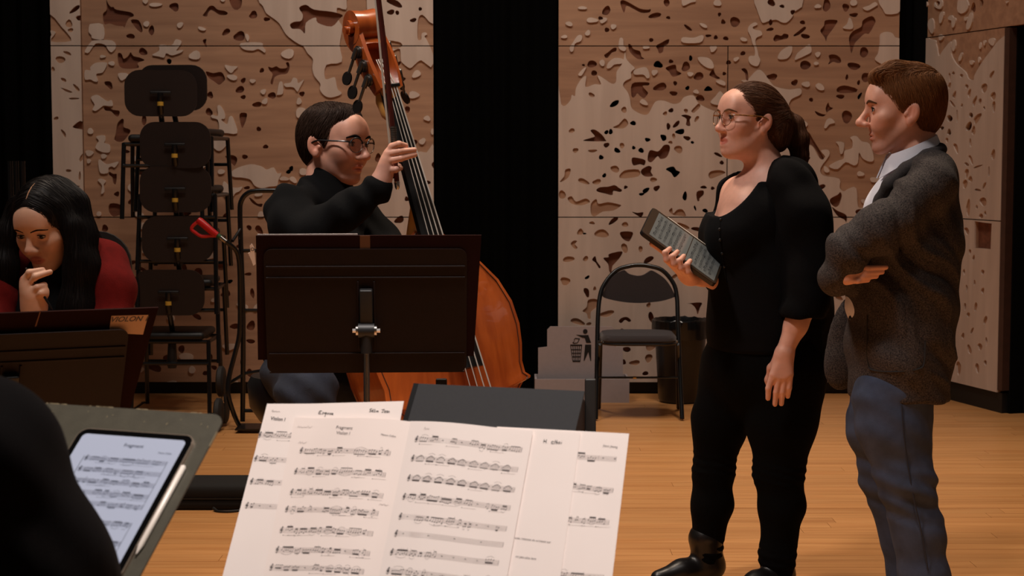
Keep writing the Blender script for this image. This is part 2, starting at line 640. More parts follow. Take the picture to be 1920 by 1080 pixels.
WALL_RIGHT_BACK = """
P 1040,170 1052,195 1060,198 1070,187 1072,178 1078,180 1080,165 1090,148 1099,143 1097,160 1101,163 1115,158 1127,158 1120,142 1130,146 1147,157 1155,153 1156,135 1165,122 1170,108 1172,98 1174,110 1182,120 1190,128 1183,135 1183,146 1172,152 1168,161 1176,172 1181,185 1183,200 1190,208 1205,215 1215,214 1222,202 1230,190 1245,189 1262,195 1275,192 1283,182 1300,179 1308,192 1320,200 1331,205 1345,209 1363,205 1400,215 1450,240 1480,262 1503,278 1515,272 1524,276 1533,292 1540,299 1547,294 1539,283 1552,281 1554,292 1538,315 1543,329 1573,335 1574,352 1582,359 1591,354 1605,353 1608,387 1619,389 1628,387 1640,380 1690,385 1690,800 1040,800
d 1507,258 1515,247 1525,262 1535,278 1542,290 1545,298 1538,298 1532,285 1522,272 1510,270
p 1554,312 1570,302 1582,297 1583,283 1597,278 1598,265 1594,258 1605,255 1615,265 1630,270 1638,298 1630,303 1617,297 1610,286 1608,305 1600,310 1585,304 1570,317
p 1549 318 7 4 45
p 1613 326 6 5
p 1640 337 9 5
p 1620 378 6 4
p 1567,266 1582,268 1580,286 1575,288 1572,273
p 1507 233 7 6
p 1545,239 1550,225 1558,222 1565,230 1555,233 1549,240
d 1588 219 10 12
d 1528,208 1540,213 1550,214 1548,203 1553,192 1556,200 1562,203 1552,210 1545,218 1533,216
d 1515 297 4 3
d 1541 350 6 5
d 1557,372 1570,365 1575,360 1578,368 1573,385 1565,388 1556,380
d 1559,388 1570,395 1585,402 1588,410 1586,418 1583,412 1570,405
d 1613 398 10 6
p 1092 15 8 3
d 1137 20 6 11 35
p 1110 38 10 5
p 1131 38 5 7 40
d 1126 34 4 4
p 1067 45 7 4 20
p 1150 50 5 5
d 1138 56 4 5
p 1102 62 5 5
p 1058 69 6 3
p 1083,67 1091,67 1089,77 1078,82 1075,95 1070,97 1068,90 1074,80
p 1162,72 1168,73 1169,85 1174,91 1170,96 1160,90
d 1163,5 1168,0 1180,5 1200,16 1215,18 1220,17 1218,23 1203,24 1190,18 1175,11 1172,20 1169,23
d 1250 5 5 8 -20
d 1228 29 12 5 -20
d 1253 33 4 3
d 1221 75 4 4
d 1230,86 1240,80 1254,73 1253,82 1245,88 1243,97 1236,100 1233,92
d 1178,83 1183,84 1188,92 1200,96 1203,106 1208,110 1197,111 1188,105 1180,95
p 1211 89 6 3
d 1133,103 1140,98 1150,90 1156,90 1155,96 1147,99 1140,108 1135,108
P 1413,-40 1413,0 1418,15 1425,35 1430,43 1440,40 1455,37 1465,42 1475,42 1485,32 1490,22 1500,15 1504,8 1504,-40
d 1446 5 7 7 30
d 1466 12 5 3 20
d 1486 23 4 5
p 1345 5 7 7
p 1280,11 1295,5 1304,3 1300,-4 1280,-4
d 1349 27 3 4
d 1356 41 4 5
d 1378 41 10 9
d 1290 52 9 3 40
p 1319 48 8 3 20
d 1328 67 5 3
d 1342 70 4 4
d 1361 72 5 4
p 1280,70 1300,71 1315,66 1319,70 1312,80 1280,80
p 1394 74 6 4 20
p 1405,48 1415,42 1420,46 1411,51 1415,56 1426,58 1428,66 1418,71 1416,80 1420,95 1422,105 1425,113 1420,124 1408,121 1403,112 1406,105 1415,104 1414,90 1410,80 1407,68 1402,58
d 1445 42 4 5
d 1444 55 7 3 -20
d 1450,73 1455,65 1465,67 1470,63 1478,65 1477,72 1468,74 1460,76 1453,78
d 1505 42 5 4
d 1488,66 1495,60 1508,50 1511,54 1500,64 1490,68
d 1510 68 8 5 20
p 1337 91 8 5 -30
k 1295 109 3 6
p 1308,108 1325,108 1335,115 1338,127 1328,128 1315,120
d 1393 100 5 4 -45
d 1366 117 5 4
p 1380 111 5 4 -30
d 1390,130 1397,128 1402,135 1403,150 1399,150 1397,138
p 1458,110 1465,95 1483,86 1484,98 1475,110
p 1490,112 1495,100 1510,88 1518,83 1521,97 1510,104 1497,110
d 1510 122 11 8
p 1390,152 1402,149 1415,135 1424,131 1433,138 1445,155 1455,163 1480,168 1500,166 1501,177 1485,185 1479,195 1478,210 1470,205 1440,180 1420,165
d 1448 144 10 6 10
d 1490 155 6 6 30
p 1511 158 8 5 -10
d 1310 143 10 7
d 1330,140 1337,130 1342,140 1350,146 1345,148 1335,144
d 1358 138 4 3
d 1286 125 9 8 -30
p 1294 139 6 4
k 1289 165 4 4
k 1320,170 1327,161 1335,166 1334,170
p 1305 172 5 4
p 1352 155 10 4 25
d 1313 184 8 6
p 1332,192 1342,180 1350,171 1357,178 1361,176 1361,195 1345,197
k 1234 121 8 7
d 1258 115 4 4
d 1248,127 1266,121 1269,132 1278,138 1262,144 1255,135
p 1188,133 1198,128 1212,127 1218,143 1213,147 1206,140 1190,140
p 1227 136 5 6 20
d 1185,157 1205,154 1217,155 1216,160 1205,161 1212,170 1215,175 1208,184 1200,180 1195,175 1190,182 1184,180
p 1207 192 9 4 30
d 1238 163 13 7 -20
d 1266 156 4 4
d 1263 175 8 4
p 1138,128 1140,118 1152,109 1168,111 1166,119 1152,121 1145,127
p 1129 118 5 6
p 1084,140 1092,130 1099,126 1096,133 1090,142
d 1110 120 10 6
d 1094 122 3 2
d 1114 137 6 5
s 1109 178 6 4 35
k 1143,199 1150,190 1160,188 1158,196 1148,201
s 1170 206 5 6 -20
s 1149,239 1160,233 1171,222 1178,232 1168,241
k 1187 231 6 4 20
k 1137 248 4 4
k 1145 247 4 5
d 1093,264 1110,258 1115,255 1107,245 1115,243 1128,252 1135,262 1133,265
d 1137 272 5 5
s 1166 273 4 6 -10
k 1157 282 7 4 30
k 1188 277 3 4
k 1202 282 5 5
k 1214 262 5 4 20
k 1127 295 4 5
s 1072 245 6 4
s 1079 282 5 5
s 1111 283 8 3
s 1153 317 9 6 35
s 1162,334 1170,320 1197,318 1197,331
d 1185,296 1200,297 1210,301 1208,310 1200,308 1187,310
d 1203,318 1215,311 1222,314 1220,322 1224,330 1210,331 1202,325
d 1214,300 1218,282 1232,284 1238,280 1245,272 1254,272 1256,280 1250,295 1238,298 1233,293 1222,304
k 1133 329 4 4
s 1050,340 1058,330 1060,318 1070,317 1066,332 1055,340
s 1094 340 10 5 20
s 1119 341 8 5
d 1118,356 1125,351 1140,350 1152,347 1160,352 1166,356 1163,360 1150,358 1148,366 1135,363 1122,360
d 1173 351 4 3 -20
k 1211 357 8 4 -35
k 1203 364 5 3
d 1231 353 5 6 35
s 1225 337 6 5
s 1054 365 6 9
s 1064,372 1072,368 1080,378 1098,372 1106,379 1090,385 1072,382
s 1108,382 1118,373 1122,382 1140,379 1160,383 1164,386 1150,395 1130,397 1115,406 1108,400
s 1247 213 4 4
d 1258 207 5 4
s 1286 208 4 4
s 1296,208 1304,199 1310,194 1313,200 1306,208 1300,212
d 1277,217 1286,215 1296,219 1293,225 1294,236 1286,234 1287,223
s 1306 223 3 7 25
d 1268 233 4 8 45
d 1253 237 4 6
k 1265,248 1272,243 1282,242 1282,250 1275,252
k 1238,253 1248,254 1249,262 1242,264
s 1263 255 3 5
d 1288 259 7 4 25
k 1298 267 3 3
s 1257 267 4 3
s 1272 280 8 7
k 1248,317 1262,312 1268,319 1275,323 1265,333 1258,324
d 1346 290 8 3 25
d 1353 305 4 4
s 1328,328 1333,321 1350,319 1360,324 1345,331 1332,335
d 1319 351 6 3
d 1306,360 1318,357 1319,365 1312,372 1311,377 1307,376
k 1280,366 1285,358 1288,366 1286,376 1280,373
k 1303 390 2 5 -15
k 1322 395 5 4
d 1336 353 4 3
d 1185,397 1195,399 1206,398 1202,407 1190,401
d 1150 414 11 4 -35
s 1172 421 6 5
s 1110 418 5 3
s 1088 435 5 7 35
k 1096 438 3 2
s 1128 438 13 8
d 1163,435 1186,435 1183,448 1178,453 1167,447
s 1070,457 1076,451 1082,452 1078,458 1083,464 1078,467
s 1066 486 10 6 -10
s 1098 485 5 5
s 1171 465 6 9 -15
s 1201 467 4 6
d 1131,484 1141,482 1142,476 1166,471 1163,482 1153,494 1148,500 1146,512 1142,508 1140,495
d 1110,487 1116,480 1119,490 1126,500 1123,503 1117,493
d 1216 487 11 5 -30
s 1060 527 10 7
k 1101 520 5 3 -30
d 1100 548 5 9 -15
s 1115 541 3 4
s 1092,583 1100,575 1103,562 1119,561 1119,575 1108,585 1107,598 1102,596 1100,588
s 1138 588 13 6 -10
s 1083 603 13 6 15
s 1104 607 5 3
d 1160,602 1165,596 1175,594 1183,600 1180,604 1172,600 1165,606
d 1221 595 5 11 -10
s 1216 572 4 5
d 1288,569 1315,567 1312,578 1308,590 1304,578 1296,570
s 1295 520 6 7
s 1265 518 6 4 -30
s 1280 424 12 5 25
d 1308 430 12 4 10
s 1231,395 1238,400 1247,405 1240,406
d 1321 412 5 5
s 1254,395 1260,390 1262,400 1270,393 1280,393 1286,405 1278,405 1262,403
d 1135 632 7 4
d 1175 655 8 5
d 1225 625 5 9
s 1200 640 9 6
s 1190 680 10 5
d 1210 700 6 4
p 1533 12 6 4 -15
d 1550 10 8 11
d 1586 14 7 7
p 1600 5 7 6
p 1617,15 1630,10 1640,4 1645,9 1638,14 1626,20
P 1646,-40 1646,0 1655,18 1663,27 1690,18 1690,-40
d 1601 28 8 4
p 1580,53 1588,45 1592,33 1597,40 1598,54
d 1548,38 1570,38 1565,50 1558,60 1552,68 1549,78 1546,70 1538,58 1545,48
d 1592,70 1600,58 1615,50 1618,38 1635,30 1642,40 1638,50 1630,63 1622,63 1612,72 1603,82 1597,100 1594,90
p 1649,80 1650,65 1660,60 1672,62 1678,70 1690,78 1690,130 1665,125 1653,128 1655,122 1640,112 1646,100
d 1620 98 9 9
d 1554,104 1565,102 1575,108 1577,117 1570,118 1562,116 1553,121 1556,113
p 1533 102 6 4 -40
p 1530 119 5 3
d 1601 124 12 7 15
d 1588 145 3 5
d 1610 155 3 5
k 1612 180 3 7 25
d 1625 145 9 10
d 1587 168 18 8
p 1537 163 10 5 35
d 1576 181 8 4
d 1521 187 4 4
d 1640 440 8 5
s 1660 470 7 9
d 1655 520 6 9
d 1560 450 9 5
s 1590 480 12 6
d 1565 640 6 4
s 1578 660 8 5
"""
WALL_ANGLED = """
P 1600,-500 1600,-300 2100,-300 2100,-200 1600,-220
p 1733 5 8 10
p 1762 8 8 9
p 1807 10 12 14
p 1730 33 5 6
p 1748 48 6 14
p 1767 32 4 11 15
p 1785 34 5 5
p 1790 42 4 9 15
p 1813 35 3 4
p 1820 40 5 16 12
p 1890 4 2 2
d 1760 6 5 5
d 1825 15 5 9
d 1840 5 4 8
P 1640,60 1745,73 1757,82 1762,105 1770,95 1785,78 1785,100 1795,120 1812,135 1818,148 1828,150 1830,140 1845,115 1860,95 1876,75 1900,60 1930,60 1930,800 1640,800
p 1790 85 4 11 10
p 1803 107 3 8 15
p 1824 117 4 4
p 1838 112 2 5
p 1840 86 2 6
p 1848 80 2 5
p 1862 78 6 7
p 1766 70 4 6
s 1783 145 2 9
s 1790 137 3 3
s 1805 142 3 4
s 1783 160 3 6 10
s 1815 162 3 5
s 1792 178 3 8 20
s 1820 175 3 9 15
s 1848 165 6 9 20
s 1862 140 3 9 30
s 1865 180 5 8 15
s 1866 200 3 12
s 1830 190 3 11 15
s 1788 195 3 8 -40
s 1840 190 3 6 15
s 1797 218 2 12
s 1806 198 2 4
s 1848 203 2 4
k 1783 222 6 6 -30
k 1782 248 4 6
k 1819 237 5 10 25
k 1823 216 4 5
s 1835 222 5 12 35
s 1828 245 4 8
k 1768 240 4 4
s 1795 278 4 10 -15
s 1822 268 2 9
s 1823 300 3 11 -20
s 1778 263 3 5
s 1815 308 5 3 30
s 1815 325 4 9 10
s 1812 345 5 8 15
s 1822 336 4 6
s 1836 312 8 2 -20
s 1857 322 2 9
s 1848 348 2 8 20
s 1836 356 7 2 10
s 1865 290 4 10
s 1846 378 7 8 25
s 1834 388 2 4
s 1818 390 4 16
s 1842 405 4 5
s 1850 400 2 5
d 1830,416 1831,415 1845,417 1861,419 1862,420 1861,440 1860,467 1859,468 1845,466 1831,465 1830,464 1830,440
s 1815 433 4 8 -20
s 1821 472 2 6
s 1828 483 2 6 15
s 1818 590 3 5
s 1832 575 3 8 10
s 1812 575 2 8
s 1850 600 3 9 15
s 1808 630 3 6
s 1820 655 4 9 -15
s 1840 650 5 6
s 1825 620 2 7 20
s 1800 690 5 12
s 1845 545 3 6
s 1830 530 2 5
s 1815 540 2 6
s 1852 640 2 8
s 1835 690 4 9
s 1850 680 3 5
s 1790 670 3 6
s 1810 510 2 6
s 1845 510 3 5
"""


def parse_shapes(txt, seed):
    rnd = random.Random(seed)
    out = []
    for ln in txt.strip().splitlines():
        tk = ln.split()
        ty = tk[0]
        if ',' in tk[1]:
            pts = [tuple(float(q) for q in t.split(',')) for t in tk[1:]]
            if ty == 'P':
                # large regions: smooth only between inner points
                pl = [tuple(v) for v in catmull([(a, b, 0) for a, b in pts], 3)]
            else:
                pl = [tuple(v) for v in catmull([(a, b, 0) for a, b in pts], 3)]
            out.append((ty.lower(), [(a, b) for a, b, _ in pl]))
        else:
            v = [float(t) for t in tk[1:]]
            cx, cy, rx, ry = v[:4]
            rot = math.radians(v[4]) if len(v) > 4 else 0.0
            n = 14
            ph = rnd.uniform(0, 6.28)
            w2 = rnd.uniform(0.04, 0.16)
            w3 = rnd.uniform(0.04, 0.14)
            pl = []
            for i in range(n):
                t = 2 * math.pi * i / n
                q = 1 + w2 * math.cos(2 * t + ph) + w3 * math.cos(3 * t + 2 * ph)
                x, y = rx * q * math.cos(t), ry * q * math.sin(t)
                pl.append((cx + x * math.cos(rot) - y * math.sin(rot), cy + x * math.sin(rot) + y * math.cos(rot)))
            out.append((ty, pl))
    return out


def filler(txt, zones, seed):
    """more cut-outs of the same kinds where the wall is hidden by people and things in the photograph"""
    rnd_ = random.Random(seed)
    taken = []
    for ln in txt.strip().splitlines():
        tk = ln.split()
        if tk[0] in 'PD' and ',' in tk[1]:
            continue
        if ',' in tk[1]:
            q = [tuple(float(v) for v in t.split(',')) for t in tk[1:]]
            cx = sum(a for a, _ in q) / len(q)
            cy = sum(b_ for _, b_ in q) / len(q)
            taken.append((cx, cy, max(math.hypot(a - cx, b_ - cy) for a, b_ in q)))
        else:
            v = [float(t) for t in tk[1:]]
            taken.append((v[0], v[1], max(v[2], v[3])))
    out = []
    for (x0, y0, x1, y1, n, kinds) in zones:
        for _ in range(n * 6):
            if n <= 0:
                break
            x, y_ = rnd_.uniform(x0, x1), rnd_.uniform(y0, y1)
            a, b_ = rnd_.uniform(4, 13), rnd_.uniform(3, 8)
            if all(math.hypot(x - t[0], y_ - t[1]) > t[2] + max(a, b_) + 3 for t in taken):
                taken.append((x, y_, max(a, b_)))
                out.append('%s %.1f %.1f %.1f %.1f %.0f' % (rnd_.choice(kinds), x, y_, a, b_, rnd_.uniform(-60, 60)))
                n -= 1
    return txt + '\n'.join(out) + '\n'


def inside(poly, pts):
    x, y = pts[:, 0], pts[:, 1]
    r = np.zeros(len(pts), bool)
    px = np.array([p[0] for p in poly])
    py = np.array([p[1] for p in poly])
    qx, qy = np.roll(px, -1), np.roll(py, -1)
    bb = (x > px.min()) & (x < px.max()) & (y > py.min()) & (y < py.max())
    idx = np.nonzero(bb)[0]
    if len(idx) == 0:
        return r
    xs, ys = x[idx][:, None], y[idx][:, None]
    c = ((py > ys) != (qy > ys)) & (xs < (qx - px) * (ys - py) / (qy - py + 1e-12) + px)
    r[idx] = (c.sum(1) % 2) == 1
    return r


def plate(rect, polys, keep):
    """triangulate rect cut by polys; keep(centroids) -> bool mask; returns verts, list of tris"""
    u0, v0, u1, v1 = rect
    vs = [Vector((u0, v0)), Vector((u1, v0)), Vector((u1, v1)), Vector((u0, v1))]
    es = [(0, 1), (1, 2), (2, 3), (3, 0)]
    for pl in polys:
        k = len(vs)
        n = len(pl)
        vs += [Vector(p) for p in pl]
        es += [(k + i, k + (i + 1) % n) for i in range(n)]
    r = delaunay_2d_cdt(vs, es, [], 0, 1e-5)
    V = np.array([tuple(p) for p in r[0]])
    T = np.array([list(f) for f in r[2]])
    C = V[T].mean(1)
    e = 1e-6
    m = (C[:, 0] > u0 + e) & (C[:, 0] < u1 - e) & (C[:, 1] > v0 + e) & (C[:, 1] < v1 - e)
    m &= keep(C)
    return V, T[m]


def plate_mesh(V, T, d0, d1, to3):
    """front at depth d0, side walls to depth d1"""
    used = np.unique(T)
    mp = {int(a): i for i, a in enumerate(used)}
    vs = [to3(V[a][0], V[a][1], d0) for a in used]
    fs = [[mp[int(i)] for i in t] for t in T]
    cnt = {}
    for t in fs:
        for i in range(3):
            a, b = t[i], t[(i + 1) % 3]
            cnt[(a, b)] = cnt.get((a, b), 0) + 1
    back = {}
    n0 = len(vs)
    sides = []
    for (a, b) in list(cnt):
        if (b, a) not in cnt:
            for q in (a, b):
                if q not in back:
                    back[q] = len(vs)
                    o = V[used[q]]
                    vs.append(to3(o[0], o[1], d1))
            sides.append([b, a, back[a], back[b]])
    me = bpy.data.meshes.new('plate')
    me.from_pydata([tuple(v) for v in vs], [], fs + sides)
    me.update()
    return me


def relief_panel(parent, rect, shapes, to3):
    u0, v0, u1, v1 = rect

    def hit(pl):
        xs = [p[0] for p in pl]
        ys = [p[1] for p in pl]
        return max(xs) > u0 and min(xs) < u1 and max(ys) > v0 and min(ys) < v1
    sh = [s for s in shapes if hit(s[1])]
    pale = [s[1] for s in sh if s[0] == 'p']
    shal = [s[1] for s in sh if s[0] == 's']
    deep = [s[1] for s in sh if s[0] == 'd']
    hole = [s[1] for s in sh if s[0] == 'k']

    def union(pls, C):
        m = np.zeros(len(C), bool)
        for q in pls:
            m |= inside(q, C)
        return m
    # brown face sheet
    V, T = plate(rect, deep + hole, lambda C: ~union(deep + hole, C))
    pan = link('panel', plate_mesh(V, T, 0.0, 0.016, to3), M_BROWN, parent)
    # inner ply seen through the cut-outs
    V, T = plate(rect, hole, lambda C: ~union(hole, C))
    link('inner_ply', plate_mesh(V, T, 0.016, 0.035, to3), M_DEEP, pan)
    # pale pieces on top
    if pale:
        V, T = plate(rect, pale + shal + deep + hole, lambda C: union(pale, C) & ~union(shal + deep + hole, C))
        par = list(range(len(T)))

        def fd(a):
            while par[a] != a:
                par[a] = par[par[a]]
                a = par[a]
            return a
        ed = {}
        for i, t in enumerate(T):
            for j in range(3):
                e = tuple(sorted((int(t[j]), int(t[(j + 1) % 3]))))
                if e in ed:
                    par[fd(i)] = fd(ed[e])
                else:
                    ed[e] = i
        comp = {}
        for i in range(len(T)):
            comp.setdefault(fd(i), []).append(i)
        for k in comp:
            t = T[comp[k]]
            a = V[t]
            ar = 0.5 * np.abs((a[:, 1, 0] - a[:, 0, 0]) * (a[:, 2, 1] - a[:, 0, 1]) - (a[:, 2, 0] - a[:, 0, 0]) * (a[:, 1, 1] - a[:, 0, 1])).sum()
            if ar < 2e-5:
                continue
            link('plywood_piece', plate_mesh(V, t, -0.009, 0.0, to3), M_PALE, pan)
    return pan


# --- back wall
wb = MB()
wb.box((0.0, WY + 0.20, 1.75), (9.0, 0.24, 3.5))
wall_back = wb.build('wall_back', M_BLACKWALL)
tag(wall_back, 'black back wall carrying cut plywood relief panels', kind='structure')


def to_back(px, py):
    p = P(px, py, WY)
    return (p.x, p.z)


def b3(u, v, d):
    return (u, WY + d, v)


ZR = [(0.075, 1.073), (1.079, 2.098), (2.104, 3.3)]
XL0, XL1 = to_back(159.5, 400)[0], to_back(813, 300)[0]
XR0, XM, XR1 = to_back(1047, 300)[0], to_back(1363, 300)[0], to_back(1682, 300)[0]
sl = [(t, [to_back(*q) for q in pl]) for t, pl in parse_shapes(filler(WALL_LEFT, [(560, 190, 690, 410, 26, 'ddpp'), (170, 420, 800, 715, 110, 'ddpp'), (230, 130, 400, 410, 22, 'ddp')], 21), 3)]
sn = [(t, [to_back(*q) for q in pl]) for t, pl in parse_shapes(WALL_NARROW, 4)]
sr = [(t, [to_back(*q) for q in pl]) for t, pl in parse_shapes(filler(WALL_RIGHT_BACK, [(1335, 225, 1500, 700, 60, 'ssd'), (1500, 420, 1670, 705, 45, 'ssd'), (1060, 610, 1320, 705, 26, 'ssd')], 22), 5)]
XN0 = to_back(97, 100)[0]
for (z0, z1) in ZR:
    relief_panel(wall_back, (XL0, z0, XL1, z1), sl, b3)
    relief_panel(wall_back, (XN0, z0, XL0 - 0.003, z1), sn, lambda u, v, d: (u, WY - 0.012 + d, v))
    if z0 > 1.0 and z0 < 2.0:
        relief_panel(wall_back, (XR0, z0, XM - 0.003, z1), sr, b3)
        relief_panel(wall_back, (XM + 0.003, z0, XR1, z1), sr, b3)
    else:
        relief_panel(wall_back, (XR0, z0, XR1, z1), sr, b3)
b = MB()
b.box(((XL0 + XL1) / 2 - 0.1, WY + 0.055, 0.037), (XL1 - XN0 + 0.02, 0.03, 0.074))
b.box(((XR0 + XR1) / 2, WY + 0.055, 0.037), (XR1 - XR0, 0.03, 0.074))
tag(b.build('baseboard_back', M_BASE), kind='structure')

# --- angled right wall
A0, A1 = Vector((2.44, 10.62, 0)), Vector((2.742, 9.53, 0))
AD = (A1 - A0).normalized()
AN = Vector((AD.y, -AD.x, 0))          # towards the room
if AN.x > 0:
    AN = -AN


def to_ang(px, py):
    q = onplane(px, py, A0, AN)
    return ((q - A0).dot(AD), q.z)


def a3(u, v, d):
    q = A0 + AD * u - AN * d
    return (q.x, q.y, v)


UA1 = (A1 - A0).length + 0.02
wr = MB()
Mw = frame(A0 + AD * (UA1 / 2) - AN * 0.13, AD, Vector((0, 0, 1)).cross(AD), Vector((0, 0, 1)))
wr.box((0, 0, 1.75), (UA1 + 0.05, 0.18, 3.5), Mw)
# wall above and beside the doorway, going on towards the camera
Mw2 = frame(A0 + AD * (UA1 + 1.0) - AN * 0.13, AD, Vector((0, 0, 1)).cross(AD), Vector((0, 0, 1)))
wr.box((0.1, 0, 2.85), (1.95, 0.18, 1.3), Mw2)
wr.box((1.6, 0, 1.75), (1.1, 0.18, 3.5), Mw2)
wall_right = wr.build('wall_right', M_BLACKWALL)
tag(wall_right, 'angled right wall with plywood relief panels and a doorway', kind='structure')
sa = [(t, [to_ang(*q) for q in pl]) for t, pl in parse_shapes(WALL_ANGLED, 6)]
sa_up = [s for s in sa if min(q[1] for q in s[1]) > 2.0 or s[0] != 'p' or max(q[1] for q in s[1]) < 2.15]
relief_panel(wall_right, (0.0, 2.158, UA1 + 1.9, 3.3), [s for s in sa if max(q[1] for q in s[1]) - min(q[1] for q in s[1]) < 0.7], a3)
relief_panel(wall_right, (0.0, 1.082, UA1 - 0.035, 2.152), sa, a3)
relief_panel(wall_right, (0.0, 0.115, UA1 - 0.035, 1.076), sa, a3)
b = MB()
b.box((0, -0.10, 0.057), (UA1, 0.05, 0.114), Mw)
tag(b.build('baseboard_right', M_BASE), kind='structure')
b = MB()
Mj = frame(A0 + AD * (UA1 + 0.0) - AN * 0.03, AD, Vector((0, 0, 1)).cross(AD), Vector((0, 0, 1)))
b.box((-0.012, 0.0, 1.14), (0.05, 0.07, 2.02), Mj)
tag(b.build('door_jamb', M_JAMB), kind='structure')
d = MB()
d.box((0.55, 0.12, 1.06), (1.05, 0.05, 2.12), Mj)
door = d.build('door_1', mat('black_door_paint', (9, 9, 10), 0.5))
tag(door, 'black door in the right wall', kind='structure')
h = MB()
h.tube([Mj @ Vector((0.12, 0.10, 0.86)), Mj @ Vector((0.12, 0.05, 0.86)), Mj @ Vector((0.30, 0.05, 0.86))], 0.009)
h.build('door_handle', mat('brushed_brass', (190, 165, 110), 0.3, 1.0), door)


# --- black curtains
def curtain(name, x0, x1, y, label, seed):
    rnd = random.Random(seed)
    n = int((x1 - x0) / 0.012)
    fr, bk = [], []
    for i in range(n + 1):
        x = x0 + (x1 - x0) * i / n
        yy = y + 0.028 * math.sin(x * 46 + 1.3 * math.sin(x * 9 + seed)) + 0.012 * math.sin(x * 17)
        fr.append((x, yy))
        bk.append((x, yy + 0.006))
    pl = fr + bk[::-1]
    q = MB()
    N = len(fr)
    vs = [(a, b_, 0.02) for a, b_ in fr] + [(a, b_, 3.35) for a, b_ in fr] + [(a, b_, 0.02) for a, b_ in bk] + [(a, b_, 3.35) for a, b_ in bk]
    fs = []
    for i in range(N - 1):
        fs.append((i, i + 1, N + i + 1, N + i))
        fs.append((2 * N + i + 1, 2 * N + i, 3 * N + i, 3 * N + i + 1))
        fs.append((N + i, N + i + 1, 3 * N + i + 1, 3 * N + i))
        fs.append((i + 1, i, 2 * N + i, 2 * N + i + 1))
    q.add(vs, fs, True)
    return tag(q.build(name, M_CURTAIN), label, 'curtain')


curtain('stage_curtain', XL1 + 0.012, XR0 - 0.012, WY + 0.02, 'black curtain hanging between the two plywood relief walls', 1)
curtain('stage_curtain', -4.4, XN0 - 0.012, WY - 0.0, 'black curtain at the far left behind the seated violinist', 2)
curtain('stage_curtain', XR1 + 0.015, 2.40, WY + 0.03, 'narrow black curtain strip in the corner of the two plywood walls', 3)

# --- floor
M_FLOOR = woodmat('oak_floor_strips', (190, 130, 76), (212, 154, 96), 1.0, 'X', 0.36, 0.07, coat=0.0, bands=10.0)
fm = MB()
fm.box((0.0, 4.0, -0.055), (12.0, 16.0, 0.10))
floor = fm.build('floor', M_FLOOR)
tag(floor, 'oak strip floor of the rehearsal hall', kind='structure')
PW, PL = 0.092, 2.05
y = 5.05
row = 0
rnd = random.Random(11)
pm = {}
while y < WY + 0.06:
    far = y > 8.2
    x = -2.9 - rnd.uniform(0, PL)
    while x < 3.4:
        if x + PL > -1.9 - (y - 5) * 0.25 and x < 1.9 + (y - 5) * 0.2:
            if 'm' not in pm:
                q = MB()
                q.box((0, 0, 0), (PL - 0.0015, PW - 0.0014, 0.005), bev=0.0)
                pm['m'] = q.mesh('plank')
                pm['m'].materials.append(M_FLOOR)
            o = bpy.data.objects.new('plank', pm['m'])
            o.location = (x + PL / 2, y + PW / 2, -0.0025)
            o.parent = floor
            COL.objects.link(o)
        x += PL
    y += PW
    row += 1
    if row == 20:          # joint of the stage lift
        y += 0.007
M_TRIM = mat('floor_joint_metal', (150, 110, 70), 0.35, 0.6)

# ================================================================== PROPS
M_BLKTUBE = mat('black_lacquered_tube', (14, 14, 16), 0.28, 0.0, spec=0.6)
M_BLKPLAST = mat('black_plastic', (18, 18, 19), 0.5)
M_BLKMATT = mat('black_matt_metal', (20, 19, 18), 0.6)
M_CHROME = mat('chromed_steel', (190, 185, 180), 0.22, 1.0)
M_STANDBRN = mat('dark_brown_stand_metal', (24, 11, 8), 0.6, noise=(30, 0.12), bump=(300, 0.1), spec=0.2)
M_CARDBRN = mat('dark_brown_cardboard', (34, 13, 9), 0.9, spec=0.1, noise=(14, 0.1))
M_PAPER = mat('white_paper', (246, 234, 228), 0.8, noise=(6, 0.02))
M_PAPERW = mat('cream_paper', (247, 233, 226), 0.8, noise=(6, 0.02))
M_INK = mat('printed_ink', (84, 78, 80), 0.8)
M_INKL = mat('grey_staff_ink', (178, 168, 165), 0.8)
M_PENCIL = mat('graphite_writing', (40, 36, 40), 0.7)
M_YEL = mat('yellow_sticker', (205, 165, 60), 0.6)
M_BROWNPLY = mat('dark_brown_chair_shell', (34, 23, 20), 0.5, noise=(9, 0.1))
M_SEATFAB = mat('dark_grey_upholstery', (52, 47, 50), 0.9, noise=(240, 0.15), bump=(700, 0.3), sheen=0.2)


def arc(cx, cz, r, a0, a1, n=8):
    return [(cx + r * math.cos(math.radians(a0 + (a1 - a0) * i / n)), cz + r * math.sin(math.radians(a0 + (a1 - a0) * i / n))) for i in range(n + 1)]


def rrect(w_, h_, r, n=6, cx=0.0, cy=0.0):
    x, y_ = w_ / 2 - r, h_ / 2 - r
    return (arc(cx + x, cy - y_, r, -90, 0, n) + arc(cx + x, cy + y_, r, 0, 90, n) + arc(cx - x, cy + y_, r, 90, 180, n) + arc(cx - x, cy - y_, r, 180, 270, n))


